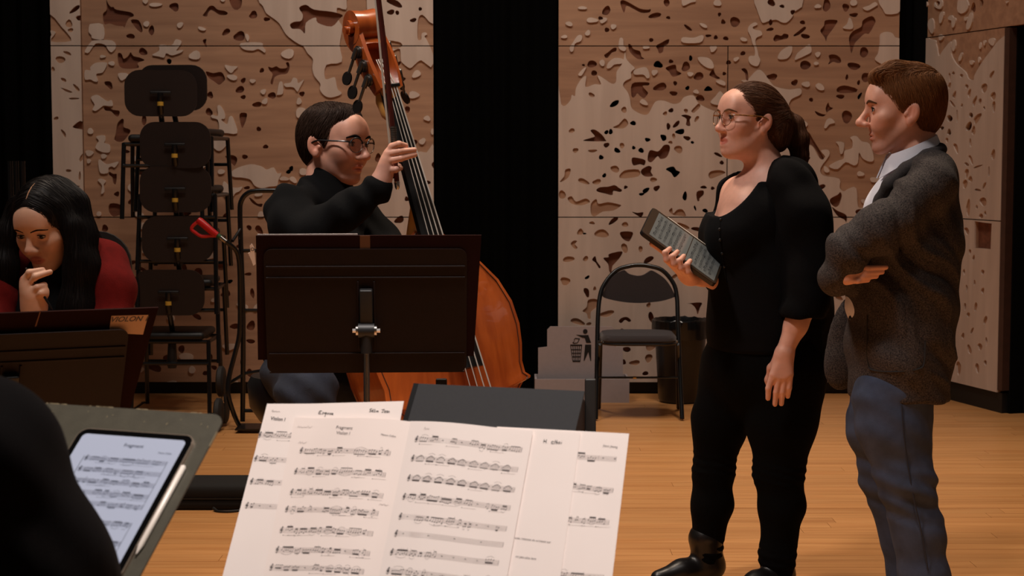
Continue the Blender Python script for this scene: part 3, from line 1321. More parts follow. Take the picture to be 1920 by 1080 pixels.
# ------------------------------------------------------------------ music stands
def music_stand(root, M, foot, w_, h_, mdesk, ridges=True, lip=0.05):
    """M: desk frame (x right, y up the desk, z out of the BACK); foot: floor point under the column"""
    d = MB()
    d.prism(rrect(w_, h_, 0.022), -0.0015, 0.0015, M)
    desk = d.build('desk', mdesk, root)
    if ridges:
        for (yy, hh) in ((h_ * 0.5 - 0.048, 0.006), (h_ * 0.5 - 0.078, 0.006)):
            r = MB()
            r.box((0, yy, 0.0025), (w_ * 0.985, hh, 0.004), M, 0.0018)
            r.build('ridge', mdesk, desk)
        for sx in (-1, 1):
            r = MB()
            r.box((sx * 0.021, -0.01, 0.0025), (0.006, h_ * 0.55, 0.005), M, 0.002)
            r.build('ridge', mdesk, desk)
        r = MB()
        r.box((0, -h_ * 0.5 + 0.055, 0.003), (w_ * 0.98, 0.003, 0.004), M, 0.001)
        r.build('ridge', mdesk, desk)
    l = MB()
    l.box((0, -h_ / 2 + 0.001, -lip / 2), (w_ * 0.98, 0.003, lip), M)
    l.box((0, -h_ / 2 + 0.008, -lip), (w_ * 0.98, 0.016, 0.003), M)
    l.build('lip', mdesk, root)
    # bracket
    c = M @ Vector((0, -h_ * 0.13, 0.022))
    b_ = MB()
    b_.box((0, -h_ * 0.02, 0.012), (0.034, h_ * 0.42, 0.022), M, 0.004)
    b_.tube([M @ Vector((-0.021, -h_ * 0.13, 0.024)), M @ Vector((0.021, -h_ * 0.13, 0.024))], 0.019, 16)
    b_.build('bracket', M_BLKPLAST, root)
    for sx in (-1, 1):
        k = MB()
        k.tube([M @ Vector((sx * 0.021, -h_ * 0.13, 0.024)), M @ Vector((sx * 0.027, -h_ * 0.13, 0.024))], 0.014, 14)
        k.tube([M @ Vector((sx * 0.027, -h_ * 0.13, 0.024)), M @ Vector((sx * 0.036, -h_ * 0.13, 0.024))], 0.006, 6)
        k.build('bolt', M_CHROME, root)
    foot = Vector(foot)
    top = Vector((c.x, c.y, c.z))
    col = MB()
    col.tube([top + Vector((0, 0, -0.012)), top + Vector((0, 0, -0.06))], [0.017, 0.015], 14)
    col.build('sleeve', M_BLKPLAST, root)
    po = MB()
    po.tube([top + Vector((0, 0, -0.055)), Vector((top.x, top.y, 0.30))], 0.0085, 12)
    po.build('pole', M_CHROME, root)
    lo = MB()
    lo.tube([Vector((top.x, top.y, 0.46)), Vector((top.x, top.y, 0.05))], 0.0125, 12)
    lo.build('lower_tube', M_BLKTUBE, root)
    for i in range(3):
        th = math.radians(90 + 120 * i + 17)
        e = Vector((top.x + 0.27 * math.cos(th), top.y + 0.27 * math.sin(th), 0.009))
        s_ = Vector((top.x, top.y, 0.11))
        g = MB()
        g.tube([s_, s_.lerp(e, 0.5) + Vector((0, 0, 0.035)), e], 0.008, 8)
        g.build('leg', M_BLKTUBE, root)


def desk_frame(p, tilt, yaw, back=True):
    """right, up and outward axes of a desk. back=True: we look at its back (top leans to us)."""
    cy, sy = math.cos(yaw), math.sin(yaw)
    ca, sa_ = math.cos(tilt), math.sin(tilt)
    U = Vector((cy, sy, 0))
    H = Vector((sy, -cy, 0))      # horizontal, towards the camera
    if back:
        V = (H * sa_ + Vector((0, 0, ca)))
    else:
        V = (-H * sa_ + Vector((0, 0, ca)))
    N = U.cross(V)
    return U, V, N


# --- bass player's stand, seen from behind
st = empty('music_stand', (0, 0, 0), 'dark brown music stand with a brown board, standing in front of the double bass player', 'music stand')
U, V, N = desk_frame(None, math.radians(14), math.radians(3), True)
DC = P(687, 584, 4.45)
Mst = frame(DC, U, V, N)
st.location = (DC.x, DC.y, 0)
music_stand(st, Mst, (DC.x, DC.y, 0), 0.525, 0.342, M_STANDBRN)
bd = MB()
bd.add([], [])
nb = MB()
fr0 = [(-0.287, -0.135), (0.282, -0.128), (0.300, 0.206), (-0.281, 0.206)]
nb.prism(fr0, -0.0085, -0.004, Mst)
brd = nb.build('folder_board', M_CARDBRN)
tag(brd, 'large dark brown cardboard folder resting on the stand in front of the bass player', 'folder')
q = MB()
q.box((-0.001, 0.185, 0.0), (0.026, 0.042, 0.001), frame(Mst @ Vector((0.0, 0, -0.0032)), U, V, N))
q.build('spine_tape', mat('brown_tape', (92, 56, 34), 0.5), brd)
q = MB()
q.prism([(-0.278, -0.05), (-0.02, -0.05), (-0.02, 0.2095), (-0.278, 0.2085)], -0.0105, -0.0095, Mst)
q.build('paper_sheet', M_PAPER)
tag(bpy.context.scene.objects['paper_sheet'], 'white music sheet whose top edge peeks over the brown folder board', 'paper')
q = MB()
tp = [(-0.297, 0.180), (-0.292, 0.186), (-0.286, 0.175), (-0.284, 0.130), (-0.290, 0.126), (-0.294, 0.140), (-0.302, 0.160), (-0.296, 0.163)]
q.prism(tp, -0.0025, -0.0015, Mst)
tg = q.build('paper_tag', M_PAPER)
tag(tg, 'torn scrap of white paper sticking out at the left edge of the brown board', 'paper')
vs, fs = text_mesh('o', 0.02)
q = MB()
q.add(vs, fs, False, Mst @ Matrix.Translation((-0.2905, 0.172, -0.0012)))
q.build('letter', M_INK, tg)

# --- violinist's stand at the left, seen from behind
st = empty('music_stand', (0, 0, 0), 'dark brown music stand marked violon in front of the seated woman at the left', 'music stand')
U, V, N = desk_frame(None, math.radians(30), math.radians(25), True)
p_tr = P(297, 577, 3.95)
vb = lambda px, py, d=0.0: onplane(px, py, p_tr + N * d, N)
Cc = vb(30, 700, 0.012)
st.location = (Cc.x, Cc.y, 0)
cc = vb(20, 705, 0.012)
rt = vb(242, 690, 0.012)
wdesk = 0.52
ctr = vb(242, 617, 0.012) - U * (wdesk / 2) - V * 0.171
music_stand(st, frame(ctr, U, V, N), (0, 0, 0), wdesk, 0.342, M_STANDBRN)
c4 = [vb(297, 577), vb(-120, 592), vb(-170, 775), vb(243, 770)]
loc = [((p - p_tr).dot(U), (p - p_tr).dot(V)) for p in c4]
q = MB()
Mf = frame(p_tr, U, V, N)
q.prism(loc, -0.004, 0.0, Mf)
fb = q.build('folder_board', M_CARDBRN)
tag(fb, 'dark brown folder with a violon label on the left music stand', 'folder')
lb = [vb(209, 592), vb(278, 590), vb(268, 627), vb(204, 624)]
loc = [((p - p_tr).dot(U), (p - p_tr).dot(V)) for p in lb]
q = MB()
q.prism(loc, 0.0002, 0.0008, Mf)
lab = q.build('name_label', mat('beige_label', (196, 160, 132), 0.7), fb)
lc = [(loc[0][i] + loc[1][i]) / 2 for i in (0, 1)]
vs, fs = text_mesh('VIOLON 1', 0.0195, 0.35, 0.0005)
ang = math.atan2(loc[1][1] - loc[0][1], loc[1][0] - loc[0][0])
q = MB()
q.add(vs, fs, False, Mf @ Matrix.Translation((lc[0] - 0.001, lc[1] - 0.0105, 0.0012)) @ Matrix.Rotation(ang, 4, 'Z'))
q.build('lettering', M_INK, lab)
q = MB()
q.prism([((p - p_tr).dot(U), (p - p_tr).dot(V)) for p in (vb(75, 582), vb(77, 582), vb(68, 612), vb(65, 612))], 0.0002, 0.0008, Mf)
q.build('crease', mat('worn_crease', (120, 80, 60), 0.8), fb)

# ------------------------------------------------------------------ printed music
def in_poly_quad(me):
    pass


class Sheet:
    """a page on a plane: u,v metres from origin, height function hf(u,v)"""
    def __init__(self, p0, U, V, N, hf):
        self.p0, self.U, self.V, self.N, self.hf = p0, U, V, N, hf

    def uv(self, px, py):
        q_ = onplane(px, py, self.p0, self.N) - self.p0
        return Vector((q_.dot(self.U), q_.dot(self.V)))

    def w(self, u, v, e=0.0):
        return self.p0 + self.U * u + self.V * v + self.N * (self.hf(u, v) + e)

    def page(self, corners, nu=14, nv=10, th=0.0004):
        """corners uv: bl, br, tr, tl"""
        bl, br, tr, tl = corners
        vs, fs = [], []
        for e in (0.0, -th):
            for j in range(nv + 1):
                for i in range(nu + 1):
                    a = bl.lerp(br, i / nu)
                    b_ = tl.lerp(tr, i / nu)
                    c = a.lerp(b_, j / nv)
                    vs.append(self.w(c.x, c.y, e))
        K = (nu + 1) * (nv + 1)
        for j in range(nv):
            for i in range(nu):
                a = j * (nu + 1) + i
                fs.append((a, a + 1, a + nu + 2, a + nu + 1))
                fs.append((K + a, K + a + nu + 1, K + a + nu + 2, K + a + 1))
        rim = [i for i in range(nu + 1)] + [j * (nu + 1) + nu for j in range(1, nv + 1)] + [nv * (nu + 1) + i for i in range(nu - 1, -1, -1)] + [j * (nu + 1) for j in range(nv - 1, 0, -1)]
        for i in range(len(rim)):
            a, b_ = rim[i], rim[(i + 1) % len(rim)]
            fs.append((a, K + a, K + b_, b_))
        m = MB()
        m.add(vs, fs, True)
        return m


class Ink:
    def __init__(self, sh):
        self.sh = sh
        self.m = MB()

    def poly(self, pts, e=0.0005):
        vs = [self.sh.w(p[0], p[1], e) for p in pts]
        self.m.add(vs, [tuple(range(len(vs)))], False)

    def line(self, a, b, t, n=6, e=0.0005):
        a, b = Vector(a), Vector(b)
        d = (b - a)
        if d.length < 1e-6:
            return
        nn = Vector((-d.y, d.x)).normalized() * (t / 2)
        for i in range(n):
            p, q_ = a + d * (i / n), a + d * ((i + 1) / n)
            self.poly([p - nn, q_ - nn, q_ + nn, p + nn], e)

    def stroke(self, pts, t):
        pts = catmull([(p[0], p[1], 0) for p in pts], 4, False)
        for i in range(len(pts) - 1):
            self.line((pts[i].x, pts[i].y), (pts[i + 1].x, pts[i + 1].y), t, 1)

    def dot(self, c, rx, ry, rot=0.35, n=8):
        pts = []
        for i in range(n):
            t = 2 * math.pi * i / n
            x, y_ = rx * math.cos(t), ry * math.sin(t)
            pts.append((c[0] + x * math.cos(rot) - y_ * math.sin(rot), c[1] + x * math.sin(rot) + y_ * math.cos(rot)))
        self.poly(pts)

    def text(self, s, c, size, ang=0.0, shear=0.0, bold=0.0):
        vs, fs = text_mesh(s, size, shear, bold)
        ca, sa_ = math.cos(ang), math.sin(ang)
        self.m.add([self.sh.w(c[0] + v.x * ca - v.y * sa_, c[1] + v.x * sa_ + v.y * ca, 0.0005) for v in vs], fs, False)

    def clef(self, c, h_):
        pts = [(0.1, -0.1), (-0.12, 0.0), (0.0, 0.22), (0.25, 0.05), (0.05, -0.25), (-0.3, -0.05), (-0.15, 0.35), (0.2, 0.75), (0.1, 1.0), (-0.02, 0.8), (0.1, -0.6), (-0.05, -0.85), (-0.2, -0.7)]
        self.stroke([(c[0] + x * h_ * 0.9, c[1] + y_ * h_ * 0.75) for x, y_ in pts], h_ * 0.11)

    def build(self, name, m, parent):
        o = self.m.build(name, m, parent)
        o['kind'] = 'stuff'
        return o


def staff(ik, lines, a, b, gap, seed, dense=1.0, clef=True, style='mix'):
    """a,b uv ends of the middle line; gap line spacing"""
    rnd_ = random.Random(seed)
    a, b = Vector(a), Vector(b)
    d = b - a
    L = d.length
    t = d / L
    n = Vector((-t.y, t.x))
    for k in range(-2, 3):
        lines.line(a + n * (k * gap), b + n * (k * gap), 0.00042, 5)
    ik.line(b + n * (-2 * gap), b + n * (2 * gap), 0.0005, 1)
    x = 0.006
    if clef:
        ik.clef(a + t * 0.004, gap * 4.2)
        x = 0.013
    hd = gap * 0.54
    while x < L - 0.008:
        if style == 'rest' or (style == 'mix' and rnd_.random() > 0.86 * dense):
            ik.line(a + t * (x + 0.004) + n * (gap * 0.2), a + t * (x + 0.007) + n * (gap * 0.2), gap * 0.5, 1)
            x += 0.022 if style != 'rest' else 0.05
            continue
        cnt = rnd_.choice([4, 4, 4, 3, 6, 2]) if style == 'mix' else 6
        step = rnd_.uniform(0.0032, 0.0048) if style == 'mix' else 0.0029
        base = rnd_.uniform(-2.2, 2.0) * gap
        up = base < 0.3 * gap
        if style == 'wave':
            up = False
            base = 0.8 * gap
        hs = []
        for i in range(cnt):
            xx = x + i * step
            if xx > L - 0.005:
                break
            off = base + (rnd_.uniform(-1.0, 1.0) * gap if style == 'mix' else gap * 2.2 * math.sin(math.pi * i / 5.0))
            hs.append((xx, off))
        if not hs:
            break
        bm_ = (max(h[1] for h in hs) + 3.0 * gap) if up else (min(h[1] for h in hs) - 3.0 * gap)
        for (xx, off) in hs:
            c = a + t * xx + n * off
            ik.dot(c, hd, hd * 0.72)
            sx = hd * 0.9 if up else -hd * 0.9
            ik.line(a + t * (xx + sx) + n * off, a + t * (xx + sx) + n * bm_, 0.00034, 1)
            if rnd_.random() < 0.25:
                ik.dot(a + t * xx + n * (bm_ + (gap * 1.1 if up else -gap * 1.1)), gap * 0.22, gap * 0.22)
        if len(hs) > 1:
            sx = hd * 0.9 if up else -hd * 0.9
            for kk in range(1 if rnd_.random() < 0.4 else 2):
                o_ = bm_ - (1 if up else -1) * kk * gap * 0.75
                ik.line(a + t * (hs[0][0] + sx) + n * o_, a + t * (hs[-1][0] + sx) + n * o_, gap * 0.42, 1)
            if rnd_.random() < 0.4:
                m_ = (hs[0][0] + hs[-1][0]) / 2
                o_ = (min(h[1] for h in hs) - 1.6 * gap) if up else (max(h[1] for h in hs) + 1.4 * gap)
                s_ = -1 if up else 1
                ik.stroke([a + t * hs[0][0] + n * o_, a + t * m_ + n * (o_ + s_ * gap * 1.2), a + t * hs[-1][0] + n * o_], 0.00035)
        x = hs[-1][0] + rnd_.uniform(0.005, 0.009)
        if rnd_.random() < 0.3:
            lines.line(a + t * (x - 0.003) + n * (-2 * gap), a + t * (x - 0.003) + n * (2 * gap), 0.0005, 1)
        if rnd_.random() < 0.35:
            y0 = -4.6 * gap
            lines.line(a + t * (x - 0.02) + n * y0, a + t * (x + 0.004) + n * (y0 + 0.3 * gap), 0.0004, 1)
            ik.dot(a + t * (x - 0.022) + n * y0, gap * 0.5, gap * 0.28)


# --- foreground stand with the sheets (front seen)
SB, SAL = math.radians(-20), math.radians(35)
U, V, N0 = desk_frame(None, SAL, SB, False)
N = -N0 if N0.y > 0 else N0     # towards the viewer
p0 = P(770, 790, 3.2)
ds = lambda px, py: onplane(px, py, p0, N)
st = empty('music_stand', (0, 0, 0), 'black music stand in the foreground carrying the open white scores', 'music stand')
ctr = p0 + U * 0.0 - V * 0.215 - N * 0.016
Mfs = frame(ctr, U, V, -N) if False else frame(ctr, -U, V, -N)
st.location = (ctr.x, ctr.y, 0)
music_stand(st, Mfs, (0, 0, 0), 0.56, 0.36, M_BLKMATT, True)

# black folder behind the sheets
flat0 = Sheet(p0, U, V, N, lambda u, v: 0.0)
fo = [flat0.uv(*c) for c in ((768, 806), (1093, 806), (1094, 729), (780, 715))]
q = MB()
q.prism([(fo[3].x - 0.008, fo[3].y), (fo[2].x, fo[2].y), (fo[2].x - 0.012, -0.28), (fo[3].x - 0.02, -0.28)], -0.013, -0.009, frame(p0, U, V, N))
bf = q.build('black_folder', mat('dark_grey_card', (44, 44, 46), 0.8, noise=(160, 0.06)))
tag(bf, 'black card folder standing behind the white scores in the foreground', 'folder')
q = MB()
q.prism([(fo[3].x - 0.008, fo[3].y), (fo[3].x + 0.002, fo[3].y), (fo[3].x - 0.01, -0.28), (fo[3].x - 0.02, -0.28)], -0.009, -0.0082, frame(p0, U, V, N))
q.build('spine', mat('black_spine_tape', (14, 14, 15), 0.4), bf)

# left loose sheet
shA = Sheet(p0, U, V, N, lambda u, v: -0.0068 + 0.006 * max(0.0, (-u - 0.22)) / 0.05 * (0.3 + max(0, v + 0.1)))
cA = [shA.uv(414, 1084), shA.uv(690, 1092), shA.uv(755, 749), shA.uv(500, 756)]
pg = shA.page(cA).build('loose_sheet', M_PAPER)
tag(pg, 'white music sheet with handwritten title at the left of the foreground stand', 'paper')
ik, ln = Ink(shA), Ink(shA)
for i, (x0, y0, x1, y1) in enumerate(((483, 814, 560, 816), (475, 858, 548, 861), (467, 901, 538, 903), (458, 946, 528, 948))):
    staff(ik, ln, shA.uv(x0, y0), shA.uv(x1, y1), 0.0022, 40 + i, 0.9)
ik.text('Violon I', shA.uv(520, 784), 0.010, -0.02, 0, 0.0002)
ik.build('notation', M_INK, pg)
ln.build('staff_lines', M_INKL, pg)
hw = Ink(shA)


def hand(ink, px, py, strokes, sc, t=0.0011):
    c = ink.sh.uv(px, py)
    for s in strokes:
        ink.stroke([(c.x + x * sc, c.y + y_ * sc) for x, y_ in s], t)


ESQ = [[(0.9, 1.0), (0.2, 1.05), (0.0, 0.5), (0.6, 0.55), (0.1, 0.45), (0.0, 0.0), (0.9, 0.05)],
       [(1.7, 0.6), (1.3, 0.55), (1.6, 0.3), (1.5, 0.0), (1.1, 0.05)],
       [(2.5, 0.6), (2.0, 0.5), (2.1, 0.1), (2.5, 0.3), (2.5, 0.6), (2.45, -0.8), (2.3, -0.6)],
       [(2.8, 0.6), (2.8, 0.1), (3.2, 0.1), (3.3, 0.6), (3.3, 0.0)], [(3.6, 0.5), (3.6, 0.0)],
       [(4.3, 0.5), (3.9, 0.45), (4.2, 0.25), (4.1, 0.0), (3.8, 0.0)], [(4.5, 0.3), (4.9, 0.4), (4.6, 0.5), (4.5, 0.0), (5.1, 0.1)]]
hand(hw, 595, 773, ESQ, 0.0062)
SEL = [[(0.8, 1.0), (0.2, 1.0), (0.1, 0.6), (0.6, 0.4), (0.5, 0.0), (0.0, 0.0)], [(0.9, 0.3), (1.3, 0.5), (1.0, 0.6), (0.9, 0.1), (1.4, 0.0)], [(1.2, 0.8), (1.35, 1.0)],
       [(1.6, 0.0), (1.8, 1.0), (1.7, 0.0), (2.0, 0.0)], [(2.2, 0.5), (2.2, 0.0)], [(2.5, 0.0), (2.6, 0.5), (2.8, 0.1), (2.9, 0.5), (3.1, 0.0)],
       [(4.0, 0.9), (5.0, 1.0), (4.6, 0.95), (4.6, 0.0), (4.2, 0.1)], [(5.1, 0.3), (5.5, 0.5), (5.2, 0.6), (5.1, 0.1), (5.5, 0.0)], [(5.8, 0.1), (5.7, 0.5), (6.1, 0.6), (6.2, 0.1), (5.8, 0.1)], [(6.4, 0.0), (6.4, 0.5), (6.7, 0.5), (6.8, 0.0)]]
hand(hw, 690, 769, SEL, 0.0062)
hw.build('handwriting', M_PENCIL, pg)
hw2 = Ink(shA)
hand(hw2, 508, 771, [[(0, 0.2), (0.5, 1), (0.6, 0), (1, 0.5), (1.5, 0.2), (2, 0.6), (2.6, 0.2), (3.4, 0.5), (4, 0.2)]], 0.0045, 0.0007)
hw2.build('pencil_note', M_INKL, pg)


# right loose sheet and the sheet marked H. Choi
shD = Sheet(p0, U, V, N, lambda u, v: -0.0065)
cD = [shD.uv(900, 1092), shD.uv(1145, 1092), shD.uv(1178, 810), shD.uv(930, 797)]
pg = shD.page(cD).build('loose_sheet', M_PAPER)
tag(pg, 'cream music sheet at the far right of the foreground stand', 'paper')
ik, ln = Ink(shD), Ink(shD)
for i, (x0, y0, x1, y1) in enumerate(((1040, 851, 1154, 858), (1030, 905, 1148, 917), (1020, 969, 1140, 977), (1010, 1072, 1130, 1080))):
    staff(ik, ln, shD.uv(x0, y0), shD.uv(x1, y1), 0.0021, 60 + i, 0.9)
ik.text('Jieun Jeong', shD.uv(1143, 834), 0.0062, -0.05)
ik.build('notation', M_INK, pg)
ln.build('staff_lines', M_INKL, pg)

shC = Sheet(p0, U, V, N, lambda u, v: -0.0040)
cC = [shC.uv(800, 1092), shC.uv(1048, 1092), shC.uv(1088, 809), shC.uv(860, 797)]
pg = shC.page(cC).build('loose_sheet', M_PAPER)
tag(pg, 'nearly blank white sheet with a handwritten name, right of the open booklet', 'paper')
hw = Ink(shC)
CHO = [[(0, 1), (0, 0)], [(0, 0.5), (0.6, 0.5)], [(0.6, 1), (0.6, 0)], [(0.95, 0.0), (1.0, 0.05)], [(2.5, 0.5), (2.0, 0.5), (2.0, 0.0), (2.6, 0.05)],
       [(2.8, 1.0), (2.8, 0.0)], [(2.8, 0.5), (3.3, 0.5), (3.3, 0.0)], [(3.2, 1.0), (3.2, 0.0)], [(3.7, 0.1), (3.6, 0.4), (4.0, 0.5), (4.0, 0.1), (3.7, 0.1)], [(4.4, 0.5), (4.4, 0.0)], [(4.4, 0.8), (4.42, 0.85)]]
hand(hw, 1018, 829, CHO, 0.0078, 0.0012)
hw.build('handwriting', M_PENCIL, pg)
ik = Ink(shC)
ik.text('avec retenue en arrivant sur', shC.uv(998, 1011), 0.006, -0.05)
ik.text('un peu plus lent', shC.uv(985, 1044), 0.006, -0.05)
ik.build('small_print', M_INK, pg)

# the open booklet, two pages
LW = 0.212


def hL(u, v):
    s = max(0.0, min(1.0, -u / LW))
    return 0.001 + 0.010 * math.sin(math.pi * min(1, s * 1.1)) * (1 - s * 0.6) - 0.0015 * (1 - s) ** 4


def hR(u, v):
    s = max(0.0, min(1.0, u / LW))
    return 0.001 + 0.010 * math.sin(math.pi * min(1, s * 1.1)) * (1 - s * 0.6)


bk = empty('music_booklet', p0, 'open music booklet titled fragment in the middle of the foreground stand', 'booklet')
shL, shR = Sheet(p0, U, V, N, hL), Sheet(p0, U, V, N, hR)
cL = [shL.uv(492, 1094), shL.uv(708, 1100), shL.uv(770, 790), shL.uv(553, 783)]
pl_ = shL.page(cL, 22).build('left_page', M_PAPERW, bk)
cR = [shR.uv(708, 1100), shR.uv(947, 1106), shR.uv(1000, 808), shR.uv(770, 790)]
pr_ = shR.page(cR, 22).build('right_page', M_PAPER, bk)
ik, ln = Ink(shL), Ink(shL)
LS = ((562, 845, 733, 852), (552, 884, 724, 892), (544, 923, 719, 931), (535, 955, 710, 964), (525, 994, 700, 1002), (517, 1031, 694, 1039), (506, 1064, 683, 1073))
for i, (x0, y0, x1, y1) in enumerate(LS):
    staff(ik, ln, shL.uv(x0, y0), shL.uv(x1, y1), 0.0022, 80 + i, 1.05)
ik.text('Fragment', shL.uv(648, 805), 0.0095, -0.03)
ik.text('Violon I', shL.uv(646, 815), 0.0095, -0.03)
ik.text('Manon Callot', shL.uv(730, 819), 0.0055, -0.04)
ik.build('notation', M_INK, pl_)
ln.build('staff_lines', M_INKL, pl_)
pc = Ink(shL)
hand(pc, 558, 802, [[(0, 0), (0.5, 0.7), (0.8, 0), (1.4, 0.5), (2, 0), (3, 0.4), (3.6, 0.1), (4.6, 0.8), (5.2, 0.1), (6.2, 0.9)]], 0.0050, 0.0006)
hand(pc, 560, 832, [[(0, 0), (0.6, 0.9), (0.8, 0.1), (1.6, 0.8), (2.0, 0.0), (3.4, 0.9)]], 0.0050, 0.0006)
hand(pc, 712, 948, [[(0, 0), (0.6, 0.5), (1.0, 0.1), (1.8, 0.6), (2.4, 0.1), (3.4, 0.5)]], 0.0050, 0.0006)
pc.build('pencil_note', M_INKL, pl_)
ik, ln = Ink(shR), Ink(shR)
RS = ((779, 825, 979, 844, 'mix'), (772, 861, 971, 881, 'wave'), (765, 898, 965, 919, 'wave'), (756, 933, 957, 953, 'mix'), (749, 970, 950, 992, 'mix'), (741, 1002, 944, 1022, 'rest'), (733, 1037, 935, 1056, 'mix'), (726, 1072, 928, 1092, 'mix'))
for i, (x0, y0, x1, y1, sty) in enumerate(RS):
    staff(ik, ln, shR.uv(x0, y0), shR.uv(x1, y1), 0.0022, 120 + i, 0.9, True, sty)
ik.build('notation', M_INK, pr_)
ln.build('staff_lines', M_INKL, pr_)
pc = Ink(shR)
hand(pc, 797, 808, [[(0, 0), (0.3, 1), (0.6, 0), (1.2, 0.5), (1.8, 0.1), (2.2, 0.6)]], 0.0050, 0.0006)
pc.build('pencil_note', M_INKL, pr_)

# ------------------------------------------------------------------ stand with the tablet, lower left
U, V, N0 = desk_frame(None, math.radians(50), math.radians(-22), False)
N = -N0 if N0.y > 0 else N0
pt = P(365, 817, 2.62)
ti = lambda px, py, d=0.0: onplane(px, py, pt + N * d, N)
uvt = lambda px, py, d=0.0: Vector(((ti(px, py, d) - pt).dot(U), (ti(px, py, d) - pt).dot(V)))
trc = uvt(424, 779, -0.007)
st = empty('music_stand', (0, 0, 0), 'olive grey music stand with worn edge holding the tablet, lower left', 'music stand')
M_OLIVE = mat('olive_grey_enamel', (72, 68, 56), 0.5, noise=(50, 0.1), bump=(400, 0.1))
wd, hd_ = 0.54, 0.38
ctr = pt + U * (trc.x - wd / 2) + V * (trc.y - hd_ / 2) - N * 0.007
st.location = (ctr.x, ctr.y, 0)
music_stand(st, frame(ctr, -U, V, -N), (0, 0, 0), wd, hd_, M_OLIVE, True)
rnd = random.Random(5)
ew = MB()
Md = frame(ctr, U, V, N)
for i in range(34):
    x = rnd.uniform(-wd / 2 + 0.02, wd / 2 - 0.03)
    if rnd.random() < 0.55:
        x = rnd.uniform(-0.16, 0.05)
    l_ = rnd.uniform(0.002, 0.012)
    ew.box((x, hd_ / 2 + 0.0002, 0.0), (l_, 0.0016, 0.0034), Md)
ew.box((wd / 2 - 0.0, hd_ / 2 - 0.05, 0), (0.001, 0.03, 0.0034), Md)
for i in range(10):
    ew.box((rnd.uniform(-0.1, 0.25), hd_ / 2 - rnd.uniform(0.01, 0.03), 0.0016), (0.001, rnd.uniform(0.001, 0.004), 0.0004), Md)
ew.build('worn_edge', mat('bare_scuffed_metal', (150, 135, 105), 0.5, 0.3), st)['kind'] = 'stuff'

tb = empty('tablet', pt, 'large tablet showing a score, lying on the olive grey stand', 'tablet')
tw, thh = 0.2149, 0.2806
ct = Vector((-tw / 2 + 0.004, -thh / 2))
Mt = frame(pt + U * ct.x + V * ct.y, U, V, N)
q = MB()
q.prism(rrect(tw, thh, 0.018), -0.0055, 0.0006, Mt)
q.build('body', mat('champagne_aluminium', (176, 158, 140), 0.35, 0.7), tb)
q = MB()
q.prism(rrect(tw - 0.003, thh - 0.003, 0.017), 0.0006, 0.0010, Mt)
q.build('bezel', mat('black_glass', (6, 6, 7), 0.12), tb)
q = MB()
q.prism(rrect(tw - 0.024, thh - 0.024, 0.008), 0.0010, 0.0013, Mt)
scr = q.build('screen', mat('lit_white_screen', (150, 155, 168), 0.15, emit=((190, 198, 226), 0.30)), tb)
shT = Sheet(Mt.translation.copy(), U, V, N, lambda u, v: 0.0013)
ik, ln = Ink(shT), Ink(shT)
sy = [0.080, 0.058, 0.036, 0.014, -0.006, -0.040, -0.075, -0.098]
for i, v_ in enumerate(sy):
    x0 = -0.068 if i < 5 else -0.07
    staff(ik, ln, (x0, v_), (0.083 if i < 5 else 0.08, v_), 0.0018, 200 + i, 1.1 if i < 5 else 0.8)
ik.line((-0.070, 0.084), (-0.070, -0.010), 0.0008)
ik.line((0.083, 0.084), (0.083, -0.010), 0.0006)
ik.line((0.080, -0.036), (0.080, -0.102), 0.0006)
ik.text('Fragment', (0.008, 0.110), 0.0095)
ik.text('Manon Callot', (0.070, 0.100), 0.0045)
ik.build('notation', mat('screen_dark_pixels', (38, 38, 46), 0.2), scr)
ln.build('staff_lines', mat('screen_grey_pixels', (120, 120, 132), 0.2), scr)
q = MB()
e0 = Mt @ Vector((tw / 2 + 0.005, thh / 2 - 0.062, -0.001))
e1 = Mt @ Vector((tw / 2 + 0.005, thh / 2 - 0.062 - 0.150, -0.001))
e2 = Mt @ Vector((tw / 2 + 0.005, thh / 2 - 0.062 - 0.166, -0.001))
q.tube([e0 - V * -0.002, e0, e1, e2], [0.0030, 0.0045, 0.0045, 0.0010], 14)
pe = q.build('stylus', mat('white_glossy_plastic', (236, 226, 214), 0.3))
tag(pe, 'white stylus clipped along the right edge of the tablet', 'stylus')
# dark score folder under the tablet, at its left
q = MB()
q.prism([(-tw * 0.5 - 0.05, thh / 2 - 0.0), (-tw / 2 + 0.02, thh / 2 - 0.0), (-tw / 2 + 0.02, -0.06), (-tw / 2 - 0.05, -0.06)], -0.0065, -0.0058, Mt)
q.build('dark_pad', mat('dark_grey_pad', (58, 52, 50), 0.7))
tag(bpy.context.scene.objects['dark_pad'], 'dark grey pad peeking out to the left behind the tablet', 'folder')

